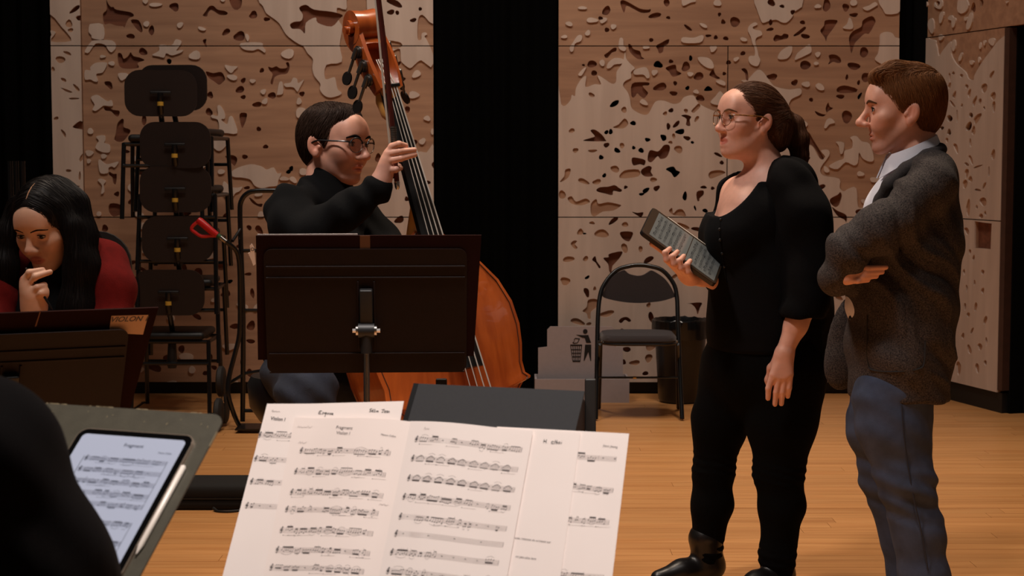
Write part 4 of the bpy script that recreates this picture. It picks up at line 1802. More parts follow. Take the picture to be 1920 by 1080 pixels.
# ------------------------------------------------------------------ orchestra chairs stacked on the left
def orchestra_chair(loc, rotz, label, group=None, fabric=None):
    r = empty('orchestra_chair', (0, 0, 0), label, 'chair', group)
    b_ = MB()
    # curved backrest shell (rounded rectangle, slightly concave), faces +y is the front
    pl = rrect(0.395, 0.255, 0.085, 6)
    vs = []
    n = len(pl)
    for yy in (0.0, 0.012):
        for (x, z) in pl:
            vs.append((x, -0.03 + yy + 0.28 * x * x * 1.0, 0.70 + z))
    fs = [tuple(range(n)), tuple(range(2 * n - 1, n - 1, -1))] + [(i, n + i, n + (i + 1) % n, (i + 1) % n) for i in range(n)]
    b_.add(vs, fs, True)
    bk_ = b_.build('backrest', M_BROWNPLY, r, False)
    h_ = MB()
    h_.box((0, -0.034, 0.70), (0.115, 0.008, 0.020), bev=0.004)
    h_.build('bracket_plate', M_BLKPLAST, bk_, False)
    p_ = MB()
    p_.tube([(0, -0.038, 0.70), (0, -0.040, 0.625), (0, -0.004, 0.572), (0, 0.05, 0.50), (0, 0.09, 0.42), (0, 0.20, 0.41)], 0.014, 10, flat=((1, 0, 0), 1.1))
    po = p_.build('back_post', M_BLKTUBE, r, False)
    y_ = MB()
    y_.tube([(0, -0.0390, 0.652), (0, -0.0397, 0.630)], 0.0175, 12)
    y_.build('yellow_sticker', M_YEL, po, False)
    s_ = MB()
    s_.box((0, 0.20, 0.452), (0.375, 0.40, 0.045), bev=0.022)
    s_.build('seat', fabric or M_BLKPLAST, r, False)
    u_ = MB()
    u_.tube([(-0.21, 0.02, 0.42), (0.21, 0.02, 0.42)], 0.011, 8)
    u_.tube([(-0.21, 0.36, 0.42), (0.21, 0.36, 0.42)], 0.011, 8)
    u_.tube([(-0.21, 0.02, 0.42), (-0.21, 0.36, 0.42)], 0.011, 8)
    u_.tube([(0.21, 0.02, 0.42), (0.21, 0.36, 0.42)], 0.011, 8)
    u_.build('seat_frame', M_BLKTUBE, r, False)
    for (yy, zz) in ((-0.005, 0.30), (0.375, 0.27)):
        c_ = MB()
        c_.tube([(-0.214, yy, zz), (0.214, yy, zz)], 0.010, 8)
        c_.build('stretcher', M_BLKTUBE, r, False)
    c_ = MB()
    c_.tube([(0, 0.05, 0.42), (0, 0.04, 0.30), (0, 0.04, 0.27)], [0.022, 0.030, 0.024], 12)
    c_.build('tilt_mechanism', M_BLKPLAST, r, False)
    for sx in (-1, 1):
        for (y0, y1) in ((0.02, -0.03), (0.36, 0.40)):
            l_ = MB()
            l_.tube([(sx * 0.21, y0, 0.425), (sx * 0.216, (y0 + y1) / 2, 0.2), (sx * 0.220, y1, 0.006)], 0.0125, 10)
            l_.build('leg', M_BLKTUBE, r, False)
    r.location = loc
    r.rotation_euler = (0, 0, rotz)
    return r


SX = 9.55
base = P(333, 760, SX)
ZB = [(318, 548, 0.0), (334, 448, 0.06), (330, 355, 0.03), (330, 272, -0.03), (302, 175, 0.08), (325, 165, -0.10)]
LBL = ['lowest chair of the tall black chair stack', 'second lowest chair of the tall black chair stack', 'middle chair of the tall black stack', 'chair just above the middle of the tall stack, second row from top',
       'topmost brown-backed chair in the stack, turned slightly left', 'chair at the top of the stack, half hidden behind the topmost backrest']
proto = None
for i, (px, py, rz) in enumerate(ZB):
    y_ = SX - 0.05 if i != 5 else SX + 0.10
    p = P(px, py, y_)
    z = p.z - 0.70
    r = orchestra_chair((p.x, y_, z), rz, LBL[i], 'orchestra chairs stacked against the plywood wall')
# trolley frame carrying the stack
tr = empty('chair_trolley', (base.x, SX, 0), 'black wheeled dolly under the stacked chairs', 'trolley')
q = MB()
zb = P(318, 548, SX - 0.05).z - 0.70
for sx in (-1, 1):
    x = base.x - 0.03 + sx * 0.245
    q.tube([(x, SX - 0.08, zb + 0.01), (x, SX + 0.40, zb + 0.01)], 0.013, 8)
q.tube([(base.x - 0.275, SX + 0.05, zb - 0.005), (base.x + 0.215, SX + 0.05, zb - 0.005)], 0.013, 8)
q.tube([(base.x - 0.275, SX + 0.30, zb - 0.005), (base.x + 0.215, SX + 0.30, zb - 0.005)], 0.013, 8)
q.build('frame', M_BLKTUBE, tr)
for sx in (-1, 1):
    for yy in (-0.06, 0.38):
        q = MB()
        x = base.x - 0.03 + sx * 0.245
        q.tube([(x, SX + yy, zb + 0.004), (x, SX + yy, 0.006)], [0.012, 0.014], 8)
        q.build('leg', M_BLKTUBE, tr)

# ------------------------------------------------------------------ stair-climbing hand truck with a red grip
ht = empty('hand_truck', (0, 0, 0), 'black tubular hand truck with red grip handle beside the chair stack', 'hand truck')
HY = 9.0
h = lambda px, py, dy=0.0: P(px, py, HY + dy)
ht.location = (h(450, 800).x, HY, 0)
q = MB()
lp = [h(455, 790), h(456, 600), h(452, 470), h(450, 400)] + [h(452, 378), h(462, 364), h(480, 358)] + [h(530, 358), h(552, 364), h(562, 380)] + [h(564, 420), h(566, 600), h(566, 790)]
q.tube(catmull(lp, 3, False), 0.0135, 10)
q.build('frame_loop', M_BLKTUBE, ht)
for yy in (470, 582, 770):
    q = MB()
    q.tube([h(455, yy), h(566, yy)], 0.010, 8)
    q.build('crossbar', M_BLKTUBE, ht)
q = MB()
q.tube([h(424, 722, -0.03), h(460, 700), h(520, 690)], 0.009, 8)
q.build('brace', M_BLKTUBE, ht)
q = MB()
q.tube(catmull([h(412, 445, -0.10), h(430, 458, -0.09), h(444, 472, -0.07), h(449, 500, -0.06), h(450, 560, -0.05), h(449, 625, -0.05), h(440, 665, -0.06), h(430, 705, -0.08), h(428, 740, -0.10), h(440, 780, -0.08), h(452, 804, -0.03)], 3, False), 0.0125, 10)
q.tube([h(436, 452, -0.09), h(452, 428, 0.0)], 0.008, 8)
q.build('side_tube', M_BLKTUBE, ht)
M_RED = mat('red_rubber_grip', (206, 32, 34), 0.35)
q = MB()
q.tube([h(407, 441, -0.10), h(396, 433, -0.10), h(374, 414, -0.10), h(371, 411, -0.10)], [0.016, 0.019, 0.020, 0.014], 12)
q.tube(catmull([h(375, 413, -0.10), h(363, 422, -0.10), h(359, 430, -0.10), h(366, 436, -0.10), h(378, 443, -0.10), h(395, 442, -0.10), h(404, 442, -0.10)], 3, False), 0.009, 8)
q.build('grip', M_RED, ht)
q = MB()
q.tube([h(408, 441, -0.10), h(413, 445, -0.10)], 0.013, 10)
q.build('green_ring', mat('green_plastic', (44, 92, 56), 0.5), ht)
q = MB()
q.tube([h(413, 445, -0.10), h(424, 453, -0.10)], 0.0125, 10)
q.build('metal_ferrule', M_CHROME, ht)
q = MB()
q.box(tuple(h(510, 795, -0.10) + Vector((0, 0, -0.015))), (0.36, 0.20, 0.008))
q.build('toe_plate', M_BLKTUBE, ht)
for (px, dy) in ((407, -0.02), (580, -0.02)):
    wc = h(px + 8, 752, dy)
    hub = MB()
    for k in range(3):
        th = math.radians(90 + 120 * k)
        hub.tube([wc, wc + Vector((0, 0.095 * math.cos(th), 0.095 * math.sin(th)))], 0.012, 8)
    sp = hub.build('wheel_spider', M_CHROME, ht)
    for k in range(3):
        th = math.radians(90 + 120 * k)
        c = wc + Vector((0, 0.105 * math.cos(th), 0.105 * math.sin(th)))
        wl = MB()
        Mx = Matrix.Translation(c) @ Matrix.Rotation(math.radians(90), 4, 'Y') @ Matrix.Rotation(math.radians(0), 4, 'X')
        wl.lathe([(0.030, -0.016), (0.070, -0.018), (0.082, -0.010), (0.082, 0.010), (0.070, 0.018), (0.030, 0.016)], 22, Mx)
        wl.build('wheel', mat('grey_black_rubber', (34, 31, 29), 0.75), ht)

# ------------------------------------------------------------------ folding chair
fc = empty('folding_chair', (0, 0, 0), 'black tubular folding chair with dark grey padded seat and curved backrest', 'chair')
f = lambda px, py, Y: P(px, py, Y)
FY = 9.26
fc.location = (f(1197, 780, FY).x, FY, 0)
gl, gr = G(1117, 789), G(1279, 789)
Yf = (gl.y + gr.y) / 2
arch = [gl + Vector((0, 0, 0.01)), f(1119, 700, Yf + 0.10), f(1121, 600, Yf + 0.22)]
arch += [f(1125, 555, Yf + 0.28), f(1135, 530, Yf + 0.31), f(1156, 507, Yf + 0.335), f(1180, 499, Yf + 0.345), f(1199, 497, Yf + 0.35), f(1218, 499, Yf + 0.345), f(1242, 507, Yf + 0.335), f(1262, 530, Yf + 0.31), f(1269, 555, Yf + 0.28)]
arch += [f(1271, 600, Yf + 0.22), f(1275, 700, Yf + 0.10), gr + Vector((0, 0, 0.01))]
q = MB()
q.tube(catmull(arch, 4, False), 0.0125, 12)
q.build('frame_hoop', M_BLKTUBE, fc)
# rear legs
q = MB()
Yr = Yf + 0.34
for (xt, xb) in ((1126, 1123), (1270, 1272)):
    q = MB()
    g = G(xb, 768)
    q.tube([f(xt, 645, Yf + 0.05), Vector((g.x, g.y, 0.01))], 0.0115, 10)
    q.build('leg', M_BLKTUBE, fc)
q = MB()
q.tube([f(1120, 708, Yf + 0.09), f(1275, 708, Yf + 0.09)], 0.006, 8)
sr_ = q.build('stretcher', M_BLKTUBE, fc)
q = MB()
q.tube([f(1187, 708, Yf + 0.09), f(1193, 708, Yf + 0.09)], 0.0075, 8)
q.build('brass_clip', mat('brass_clip_metal', (200, 160, 80), 0.35, 0.8), sr_)
# seat
zs = f(1197, 632, Yf + 0.1).z
x0, x1 = f(1127, 632, Yf + 0.1).x, f(1267, 632, Yf + 0.1).x
q = MB()
wS = x1 - x0
pl = rrect(wS, 0.38, 0.10, 8)
Ms = Matrix.Translation(((x0 + x1) / 2, Yf + 0.16, zs))
n = len(pl)
vs, fs = [], []
for (k, zz) in ((0.93, -0.024), (1.0, -0.012), (1.0, 0.004), (0.95, 0.018), (0.7, 0.024), (0.0, 0.026)):
    for (a, b_) in pl:
        vs.append((a * k if k else 0, b_ * k if k else 0, zz))
for i in range(5):
    for j in range(n):
        fs.append((i * n + j, i * n + (j + 1) % n, (i + 1) * n + (j + 1) % n, (i + 1) * n + j))
fs.append(tuple(range(n - 1, -1, -1)))
q.add(vs, fs, True, Ms)
q.build('seat', M_SEATFAB, fc)
q = MB()
ring = [Ms @ Vector((a * 1.0, b_ * 1.0, -0.028)) for a, b_ in pl]
q.tube(ring + [ring[0]], 0.008, 8, False)
q.tube([f(1121, 641, Yf + 0.06), f(1272, 641, Yf + 0.06)], 0.008, 8)
q.build('seat_frame', M_BLKTUBE, fc)
for px in (1127, 1266):
    q = MB()
    q.tube([f(px, 640, Yf + 0.045), f(px + 4, 640, Yf + 0.045)], 0.007, 8)
    q.build('bolt', M_CHROME, fc)
# backrest
bp = [(1130, 556), (1133, 545), (1142, 527), (1155, 514), (1168, 508), (1173, 508), (1180, 514), (1190, 517), (1199, 518), (1208, 516), (1216, 511), (1222, 508), (1230, 511), (1246, 522), (1258, 538), (1265, 554), (1262, 558), (1240, 565), (1215, 568), (1195, 569), (1170, 567), (1145, 562)]
bp = [tuple(v)[:2] for v in catmull([(a, b_, 0) for a, b_ in bp], 3)]
vs, fs = [], []
n = len(bp)
for e in (-0.008, 0.018):
    for (a, b_) in bp:
        p = f(a, b_, Yf + 0.30)
        t_ = (a - 1197) / 70.0
        vs.append(p + Vector((0, e + 0.035 * (1 - t_ * t_), 0)))
fs = [tuple(range(n)), tuple(range(2 * n - 1, n - 1, -1))] + [(i, n + i, n + (i + 1) % n, (i + 1) % n) for i in range(n)]
q = MB()
q.add(vs, fs, True)
q.build('backrest', M_SEATFAB, fc)

# ------------------------------------------------------------------ grey cardboard waste sorting box with pictogram
BY = 9.93
wbx = empty('waste_box', (P(1090, 750, BY).x, BY, 0), 'pale grey stepped waste paper box with a black bin pictogram', 'waste box')
M_GREYC = mat('pale_grey_board', (176, 166, 168), 0.7, noise=(40, 0.03))
g0 = lambda px, py, Y=BY: P(px, py, Y)
q = MB()
xa, xb = g0(1003, 740).x, g0(1180, 740).x
zt = g0(1100, 711).z
q.box(((xa + xb) / 2, BY + 0.006, zt / 2), (xb - xa, 0.012, zt))
q.box(((xa + xb) / 2, BY + 0.24, zt / 2), (xb - xa, 0.012, zt))
q.box((xa + 0.006, BY + 0.123, zt / 2), (0.012, 0.222, zt))
q.box((xb - 0.006, BY + 0.123, zt / 2), (0.012, 0.222, zt))
q.box(((xa + xb) / 2, BY + 0.123, 0.006), (xb - xa - 0.03, 0.222, 0.012))
q.build('tray', M_GREYC, wbx)
q = MB()
YB = BY + 0.10
poly = [(1009, 715), (1009, 652), (1026, 650), (1026, 618), (1032, 612), (1147, 612), (1153, 618), (1153, 650), (1168, 650), (1168, 715)]
Mp = frame(Vector((0, YB, 0)), (1, 0, 0), (0, 0, 1), (0, -1, 0))
pq = []
for (a, b_) in poly:
    p = P(a, b_, YB)
    pq.append((p.x, p.z if b_ < 700 else 0.013))
q.prism(pq, -0.006, 0.006, Mp)
pn = q.build('sign_panel', M_GREYC, wbx)
M_PIC = mat('black_pictogram', (20, 19, 20), 0.7)
w2 = lambda px, py: (P(px, py, YB - 0.007).x, P(px, py, YB - 0.007).z)
q = MB()


def flatpoly(q_, pts):
    q_.prism([w2(*p) for p in pts][::-1], 0.0066, 0.0074, Mp)


cx_, cy_ = 1097.3, 621.5
flatpoly(q, [(cx_ + 4.3 * math.cos(t * 0.3925), cy_ + 4.6 * math.sin(t * 0.3925)) for t in range(16)])
q.build('figure_head', M_PIC, pn)
q = MB()
flatpoly(q, [(1080, 627.5), (1094, 628.5), (1103, 628), (1108.5, 643), (1099, 643), (1096.5, 634), (1091, 633)])
flatpoly(q, [(1097, 646), (1108.6, 646), (1108.4, 677), (1107, 677), (1103, 660), (1095.5, 677), (1094.5, 676)])
q.build('figure_body', M_PIC, pn)
q = MB()
flatpoly(q, [(1069, 646), (1091.5, 646), (1091.3, 648.5), (1069.3, 648.5)])
flatpoly(q, [(1073.5, 676), (1088, 676), (1087.8, 678.6), (1073.8, 678.6)])
for k in range(6):
    xt_, xb_ = 1069.2 + k * 4.1, 1073.3 + k * 2.75
    flatpoly(q, [(xt_, 648), (xt_ + 1.5, 648), (xb_ + 1.2, 677), (xb_, 677)])
for k in range(3):
    yy = 655 + k * 6.6
    s_ = (yy - 648) / 29.0
    flatpoly(q, [(1069.5 + 4 * s_, yy), (1091 - 3.5 * s_, yy), (1091 - 3.5 * s_, yy + 1.4), (1069.5 + 4 * s_, yy + 1.4)])
q.build('basket', M_PIC, pn)
q = MB()
pr = [(1073, 643), (1077, 639), (1076, 636), (1079, 633.5), (1086, 634.5), (1087.5, 634), (1086, 638), (1083, 643.5), (1076, 644.5)]
pr2 = [(1080 + (a - 1080) * 0.72, 639.4 + (b_ - 639.4) * 0.68) for a, b_ in pr]
for i in range(len(pr)):
    j = (i + 1) % len(pr)
    flatpoly(q, [pr[i], pr[j], pr2[j], pr2[i]])
q.build('crumpled_paper', M_PIC, pn)

# ------------------------------------------------------------------ black bin with liner
bc = P(1275, 740, 9.98)
bn = empty('waste_bin', (bc.x, bc.y, 0), 'tall black waste bin with a black plastic liner behind the folding chair', 'waste bin')
zt = P(1275, 600, 9.98).z
q = MB()
q.lathe([(0.115, 0.002), (0.128, 0.02), (0.152, zt - 0.05), (0.160, zt - 0.02), (0.160, zt - 0.012), (0.146, zt - 0.012), (0.120, 0.03)], 32, Matrix.Translation((bc.x, bc.y, 0)))
q.build('body', mat('black_bin_plastic', (22, 22, 24), 0.35), bn)
rnd = random.Random(9)
q = MB()
n = 48
prof = []
vs, fs = [], []
for i, (rr, z) in enumerate(((0.150, zt - 0.10), (0.163, zt - 0.105), (0.166, zt - 0.05), (0.166, zt), (0.158, zt + 0.008), (0.140, zt - 0.03), (0.125, zt - 0.2))):
    for j in range(n):
        th = 2 * math.pi * j / n
        k = 1 + 0.018 * math.sin(j * 2.7 + i) + rnd.uniform(-0.006, 0.006)
        vs.append((bc.x + rr * k * math.cos(th), bc.y + rr * k * math.sin(th), z + (rnd.uniform(-0.004, 0.004) if i in (0, 1, 4) else 0)))
for i in range(6):
    for j in range(n):
        fs.append((i * n + j, i * n + (j + 1) % n, (i + 1) * n + (j + 1) % n, (i + 1) * n + j))
q.add(vs, fs, True)
q.build('liner', mat('black_liner_film', (16, 16, 17), 0.22), bn)

# ------------------------------------------------------------------ violin case on the floor
gc = G(310, 957)
vc = empty('instrument_case', (gc.x, gc.y, 0), 'long black instrument case lying on the floor behind the tablet stand', 'case')
q = MB()
q.box((gc.x, gc.y + 0.12, 0.068), (0.80, 0.24, 0.075), bev=0.025)
q.build('lid', mat('black_case_cloth', (13, 12, 13), 0.85, bump=(500, 0.2)), vc)
q = MB()
q.box((gc.x, gc.y + 0.12, 0.024), (0.80, 0.24, 0.046), bev=0.015)
q.build('shell', mat('black_case_cloth', (13, 12, 13), 0.85), vc)
q = MB()
q.box((gc.x, gc.y - 0.0005, 0.048), (0.76, 0.004, 0.005))
q.build('zip', M_BLKMATT, vc)
q = MB()
c = P(398, 913, gc.y + 0.03)
for dx in (-0.018, 0.004, 0.018):
    q.tube([c + Vector((dx, 0, -0.02)), c + Vector((dx, 0, 0.004)), c + Vector((dx + 0.014, 0, 0.004)), c + Vector((dx + 0.014, 0, -0.02))], 0.004, 8)
q.build('buckle', M_BLKMATT, vc)
q = MB()
sp = [P(400, 953, gc.y - 0.02), P(408, 963, gc.y - 0.04), P(418, 969, gc.y - 0.05), P(430, 970, gc.y - 0.05), P(450, 965, gc.y - 0.03), P(470, 955, gc.y - 0.01)]
sp = [Vector((p.x, p.y, max(p.z, 0.004))) for p in sp]
q.tube(catmull(sp, 4, False), 0.007, 8, flat=((0, 1, 0), 0.4))
q.build('strap', M_BLKMATT, vc)

# ------------------------------------------------------------------ player's chair behind the black folder
def simple_chair(loc, rz, label, hb, wdt, fab=M_BLKPLAST, rnd_back=False):
    r = empty('player_chair', (0, 0, 0), label, 'chair')
    for sx in (-1, 1):
        q_ = MB()
        ph = hb - (0.10 if rnd_back else 0.0)
        xx = sx * (wdt / 2 - (0.05 if rnd_back else 0.0))
        q_.box((xx, 0, ph / 2), (0.030, 0.022, ph), bev=0.004)
        q_.build('back_post', M_BLKMATT, r, False)
        q_ = MB()
        q_.tube([(sx * wdt / 2, 0.38, 0.43), (sx * wdt / 2, 0.40, 0.005)], 0.012, 8)
        q_.build('leg', M_BLKTUBE, r, False)
    q_ = MB()
    if rnd_back:
        q_.prism(rrect(wdt, 0.26, 0.10), -0.035, -0.012, frame((0, 0, hb - 0.13), (1, 0, 0), (0, 0, 1), (0, -1, 0)), True)
    else:
        q_.box((0, 0.012, hb - 0.16), (wdt - 0.03, 0.03, 0.22), bev=0.012)
    q_.build('backrest', fab, r, False)
    q_ = MB()
    q_.box((0, 0.20, 0.45), (wdt - 0.02, 0.40, 0.06), bev=0.025)
    q_.build('seat', fab, r, False)
    q_ = MB()
    q_.box((0, 0.2, 0.415), (wdt - 0.005, 0.36, 0.015))
    q_.build('seat_frame', M_BLKMATT, r, False)
    r.location = loc
    r.rotation_euler = (0, 0, rz)
    return r


M_BROWNSEAT = mat('dark_brown_seat', (36, 26, 22), 0.5)
cp = P(1107, 710, 4.55)
simple_chair((cp.x - 0.20, cp.y, 0), math.radians(180), 'black player chair with square posts behind the black folder', cp.z, 0.40, M_BROWNSEAT)
cg = P(215, 433, 5.25)
simple_chair((cg.x - 0.17, cg.y, 0), math.radians(185), 'black chair on which the long-haired woman sits', cg.z, 0.44, M_BLKMATT, True)

# stacked stand poles in the dark at far left
sp_ = empty('stand_rack', (P(30, 420, 9.2).x, 9.2, 0), 'rack of black stand poles in the dark at far left', 'rack')
for px in (19, 30, 42):
    q = MB()
    p = P(px, 302, 9.2)
    q.tube([p, Vector((p.x, p.y, 0.03))], 0.014, 10)
    q.build('pole', M_BLKTUBE, sp_)
q = MB()
p = P(30, 302, 9.2)
q.box((p.x, p.y, 0.016), (0.34, 0.34, 0.03), bev=0.008)
q.build('base', M_BLKMATT, sp_)

# ================================================================== DOUBLE BASS AND BOW
M_VARN = woodmat('orange_brown_varnish', (150, 66, 24), (186, 92, 36), 1.0, 'Z', 0.28, 0.0, coat=0.5, bands=8.0)
M_VARND = woodmat('dark_red_varnish', (120, 48, 20), (150, 68, 28), 1.0, 'Z', 0.28, 0.0, coat=0.5, bands=8.0)
M_NECK = woodmat('honey_maple', (190, 128, 58), (214, 158, 84), 1.0, 'Z', 0.4, 0.0, bands=8.0)
M_EBONY = mat('ebony', (13, 12, 12), 0.35)
M_STRING = mat('steel_string', (225, 218, 208), 0.35, 0.5)
M_BRASSD = mat('blackened_machine_metal', (96, 92, 88), 0.35, 0.85)

nut = P(735, 163, 5.06)
fbe = P(889, 686, 4.86)
BA = (nut - fbe).normalized()                 # up along the strings
phi = math.radians(33)
BF = Vector((math.sin(phi), -math.cos(phi), 0))
BF = (BF - BA * BF.dot(BA)).normalized()      # out of the face
BW = BA.cross(BF)                             # to the right seen from the front
bass = empty('double_bass', (0, 0, 0), 'orange-brown varnished double bass leaning on the seated bass player', 'double bass')


def bw(s, x, f):
    """s metres below the nut along the strings, x to the right, f out of the string line"""
    return nut - BA * s + BW * x + BF * f


foot = bw(1.53 + 0.22, 0, -0.16)
bass.location = (foot.x, foot.y, 0)
T0 = 0.43
prof = [(0.0, 0.035), (0.02, 0.060), (0.06, 0.105), (0.12, 0.165), (0.18, 0.212), (0.25, 0.243), (0.32, 0.252), (0.38, 0.246), (0.43, 0.234), (0.465, 0.236), (0.478, 0.252), (0.484, 0.250),
        (0.492, 0.222), (0.52, 0.195), (0.58, 0.180), (0.64, 0.186), (0.69, 0.210), (0.715, 0.245), (0.722, 0.276), (0.732, 0.280), (0.745, 0.275), (0.79, 0.305), (0.86, 0.333), (0.93, 0.333), (1.00, 0.300), (1.05, 0.235), (1.085, 0.140), (1.098, 0.05)]


def fplane(s):   # height of the top plate below the string line
    return -0.055 - 0.095 * max(0.0, min(1.0, (s - 0.0) / 0.62))


out = [(s, hw_) for s, hw_ in prof]
full = [(s, hw_) for s, hw_ in out] + [(s, -hw_) for s, hw_ in out[::-1]]


def plate_m(f_edge, arch, th, sc, sign):
    """arched plate: rings shrink towards the centre line"""
    m = MB()
    vs, fs = [], []
    n = len(full)
    ks = [1.0, 0.985, 0.93, 0.8, 0.6, 0.35, 0.0]
    for k in ks:
        for (s, x) in full:
            sc_ = 0.58 + (s - 0.58) * (1 - (1 - k) * 0.55) if k < 1 else s
            a = arch * (1 - k ** 2.2) * (0.7 + 0.3 * math.sin(math.pi * min(1, max(0, s / 1.1))))
            ex = x * k * sc
            vs.append(bw(T0 + sc_, ex, fplane(s) + f_edge + sign * a))
    for i in range(len(ks) - 1):
        for j in range(n):
            fs.append((i * n + j, i * n + (j + 1) % n, (i + 1) * n + (j + 1) % n, (i + 1) * n + j))
    k0 = len(vs)
    for (s, x) in full:
        vs.append(bw(T0 + s, x * sc, fplane(s) + f_edge - sign * th))
    for j in range(n):
        fs.append((j, k0 + j, k0 + (j + 1) % n, (j + 1) % n))
    m.add(vs, fs, True)
    return m


RIB = 0.185
plate_m(0.0, 0.030, 0.006, 1.012, 1).build('top_plate', M_VARN, bass)
plate_m(-RIB, 0.008, 0.006, 1.012, -1).build('back_plate', M_VARND, bass)
m = MB()
vs, fs = [], []
n = len(full)
for f_ in (-0.004, -RIB + 0.004):
    for (s, x) in full:
        vs.append(bw(T0 + s, x * 0.985, fplane(s) + f_))
for j in range(n):
    fs.append((j, (j + 1) % n, n + (j + 1) % n, n + j))
m.add(vs, fs, True)
m.build('ribs', M_VARN, bass)
# purfling line near the edge of the top
m = MB()
pf = [bw(T0 + s * 0.985 + 0.008, x * 0.955, fplane(s) + 0.0045) for s, x in full]
m.tube(pf + [pf[0]], 0.0016, 5, False)
m.build('purfling', mat('dark_purfling', (60, 28, 14), 0.5), bass)
# f-holes
for sx in (-1, 1):
    m = MB()
    fp = [(0.50, 0.10), (0.485, 0.085), (0.50, 0.075), (0.53, 0.085), (0.58, 0.115), (0.63, 0.145), (0.66, 0.158), (0.675, 0.148), (0.66, 0.138)]
    m.tube(catmull([bw(T0 + s, sx * x, fplane(s) + 0.026 - abs(x) * 0.08) for s, x in fp], 3, False), 0.006, 6, flat=(tuple(BF), 0.3))
    m.build('sound_hole', mat('dark_hole', (14, 8, 6), 0.9), bass)
# neck and heel
m = MB()
m.tube([bw(-0.01, 0, -0.022), bw(0.03, 0, -0.030), bw(0.10, 0, -0.030), bw(0.25, 0, -0.034), bw(0.36, 0, -0.045), bw(0.43, 0, -0.085), bw(0.47, 0, -0.12)], [0.026, 0.022, 0.021, 0.023, 0.027, 0.040, 0.042], 14)
m.tube([bw(-0.03, 0, -0.055), bw(0.02, 0, -0.060), bw(0.06, 0, -0.058), bw(0.09, 0, -0.045)], [0.020, 0.030, 0.026, 0.014], 14)
m.build('neck', M_NECK, bass)
# fingerboard
m = MB()
vs, fs = [], []
N_ = 16
FBL = (nut - fbe).length
for i in range(N_ + 1):
    s = FBL * i / N_
    w_ = 0.0225 + (0.046 - 0.0225) * i / N_
    for j in range(7):
        t = -1 + 2 * j / 6
        vs.append(bw(s, w_ * t, -0.008 - 0.010 * t * t * (0.6 + i / N_)))
    vs.append(bw(s, w_, -0.038))
    vs.append(bw(s, -w_, -0.038))
for i in range(N_):
    for j in range(9):
        fs.append((i * 9 + j, i * 9 + (j + 1) % 9, (i + 1) * 9 + (j + 1) % 9, (i + 1) * 9 + j))
fs.append(tuple(range(8, -1, -1)))
fs.append(tuple(N_ * 9 + j for j in range(9)))
m.add(vs, fs, True)
m.build('fingerboard', M_EBONY, bass)
m = MB()
m.box((0, 0, 0), (0.052, 0.012, 0.022), frame(bw(-0.004, 0, -0.004), BW, BA, BF), 0.003)
m.build('nut', M_EBONY, bass)
# bridge
m = MB()
bo = [(-0.085, 0), (-0.06, 0), (-0.05, 0.03), (-0.02, 0.05), (0.02, 0.05), (0.05, 0.03), (0.06, 0), (0.085, 0), (0.07, 0.06), (0.05, 0.125), (0.025, 0.145), (-0.025, 0.145), (-0.05, 0.125), (-0.07, 0.06)]
m.prism(bo, -0.006, 0.006, frame(bw(1.055, 0, -0.142), BW, BF, -BA))
m.build('bridge', M_NECK, bass)
# strings and tailpiece
for i, x in enumerate((-0.0135, -0.0045, 0.0045, 0.0135)):
    m = MB()
    m.tube([bw(-0.10, x * 0.7, -0.028), bw(0.0, x, 0.003), bw(1.055, x * 2.6, 0.004 - abs(x) * 0.3), bw(1.16, x * 2.0, -0.04)], (0.0013, 0.0016, 0.0019, 0.0022)[i], 6)
    m.build('string', M_STRING, bass)
m = MB()
m.prism([(-0.04, 0), (0.04, 0), (0.022, -0.34), (-0.022, -0.34)], -0.012, 0.0, frame(bw(1.15, 0, -0.038), BW, BA, BF))
m.build('tailpiece', M_EBONY, bass)
m = MB()
bt = bw(1.53, 0, -0.235)
m.tube([bt, foot.lerp(bt, 0.0) if False else Vector((bt.x - BA.x * 0.2, bt.y - BA.y * 0.2, 0.004))], 0.006, 8)
m.build('endpin', M_CHROME, bass)
# pegbox: two cheeks, back, and scroll
PB = 0.195


def pb(s, x, f):     # pegbox bends back a little
    return bw(-s, x, f - 0.45 * s * s - 0.06 * s)


for sx in (-1, 1):
    m = MB()
    vs, fs = [], []
    for i in range(9):
        t = i / 8
        s = PB * t
        hw0 = 0.026 + 0.010 * math.sin(math.pi * t * 0.9)
        d0 = 0.004
        d1 = -0.050 - 0.020 * math.sin(math.pi * t)
        for (x, f) in ((hw0, d0), (hw0 + 0.011, d0 - 0.004), (hw0 + 0.011, d1), (hw0, d1)):
            vs.append(pb(s, sx * x, f))
    for i in range(8):
        for j in range(4):
            fs.append((i * 4 + j, i * 4 + (j + 1) % 4, (i + 1) * 4 + (j + 1) % 4, (i + 1) * 4 + j))
    fs += [(3, 2, 1, 0), (32, 33, 34, 35)]
    m.add(vs, fs, True)
    m.build('pegbox_cheek', M_VARN, bass)
m = MB()
vs, fs = [], []
for i in range(9):
    t = i / 8
    s = PB * t
    d1 = -0.050 - 0.020 * math.sin(math.pi * t)
    hw0 = 0.037 + 0.008 * math.sin(math.pi * t * 0.9)
    for (x, f) in ((-hw0, d1 + 0.014), (hw0, d1 + 0.014), (hw0 * 0.8, d1 - 0.012), (-hw0 * 0.8, d1 - 0.012)):
        vs.append(pb(s, x, f))
for i in range(8):
    for j in range(4):
        fs.append((i * 4 + j, i * 4 + (j + 1) % 4, (i + 1) * 4 + (j + 1) % 4, (i + 1) * 4 + j))
fs += [(3, 2, 1, 0), (32, 33, 34, 35)]
m.add(vs, fs, True)
m.build('pegbox_back', M_VARN, bass)
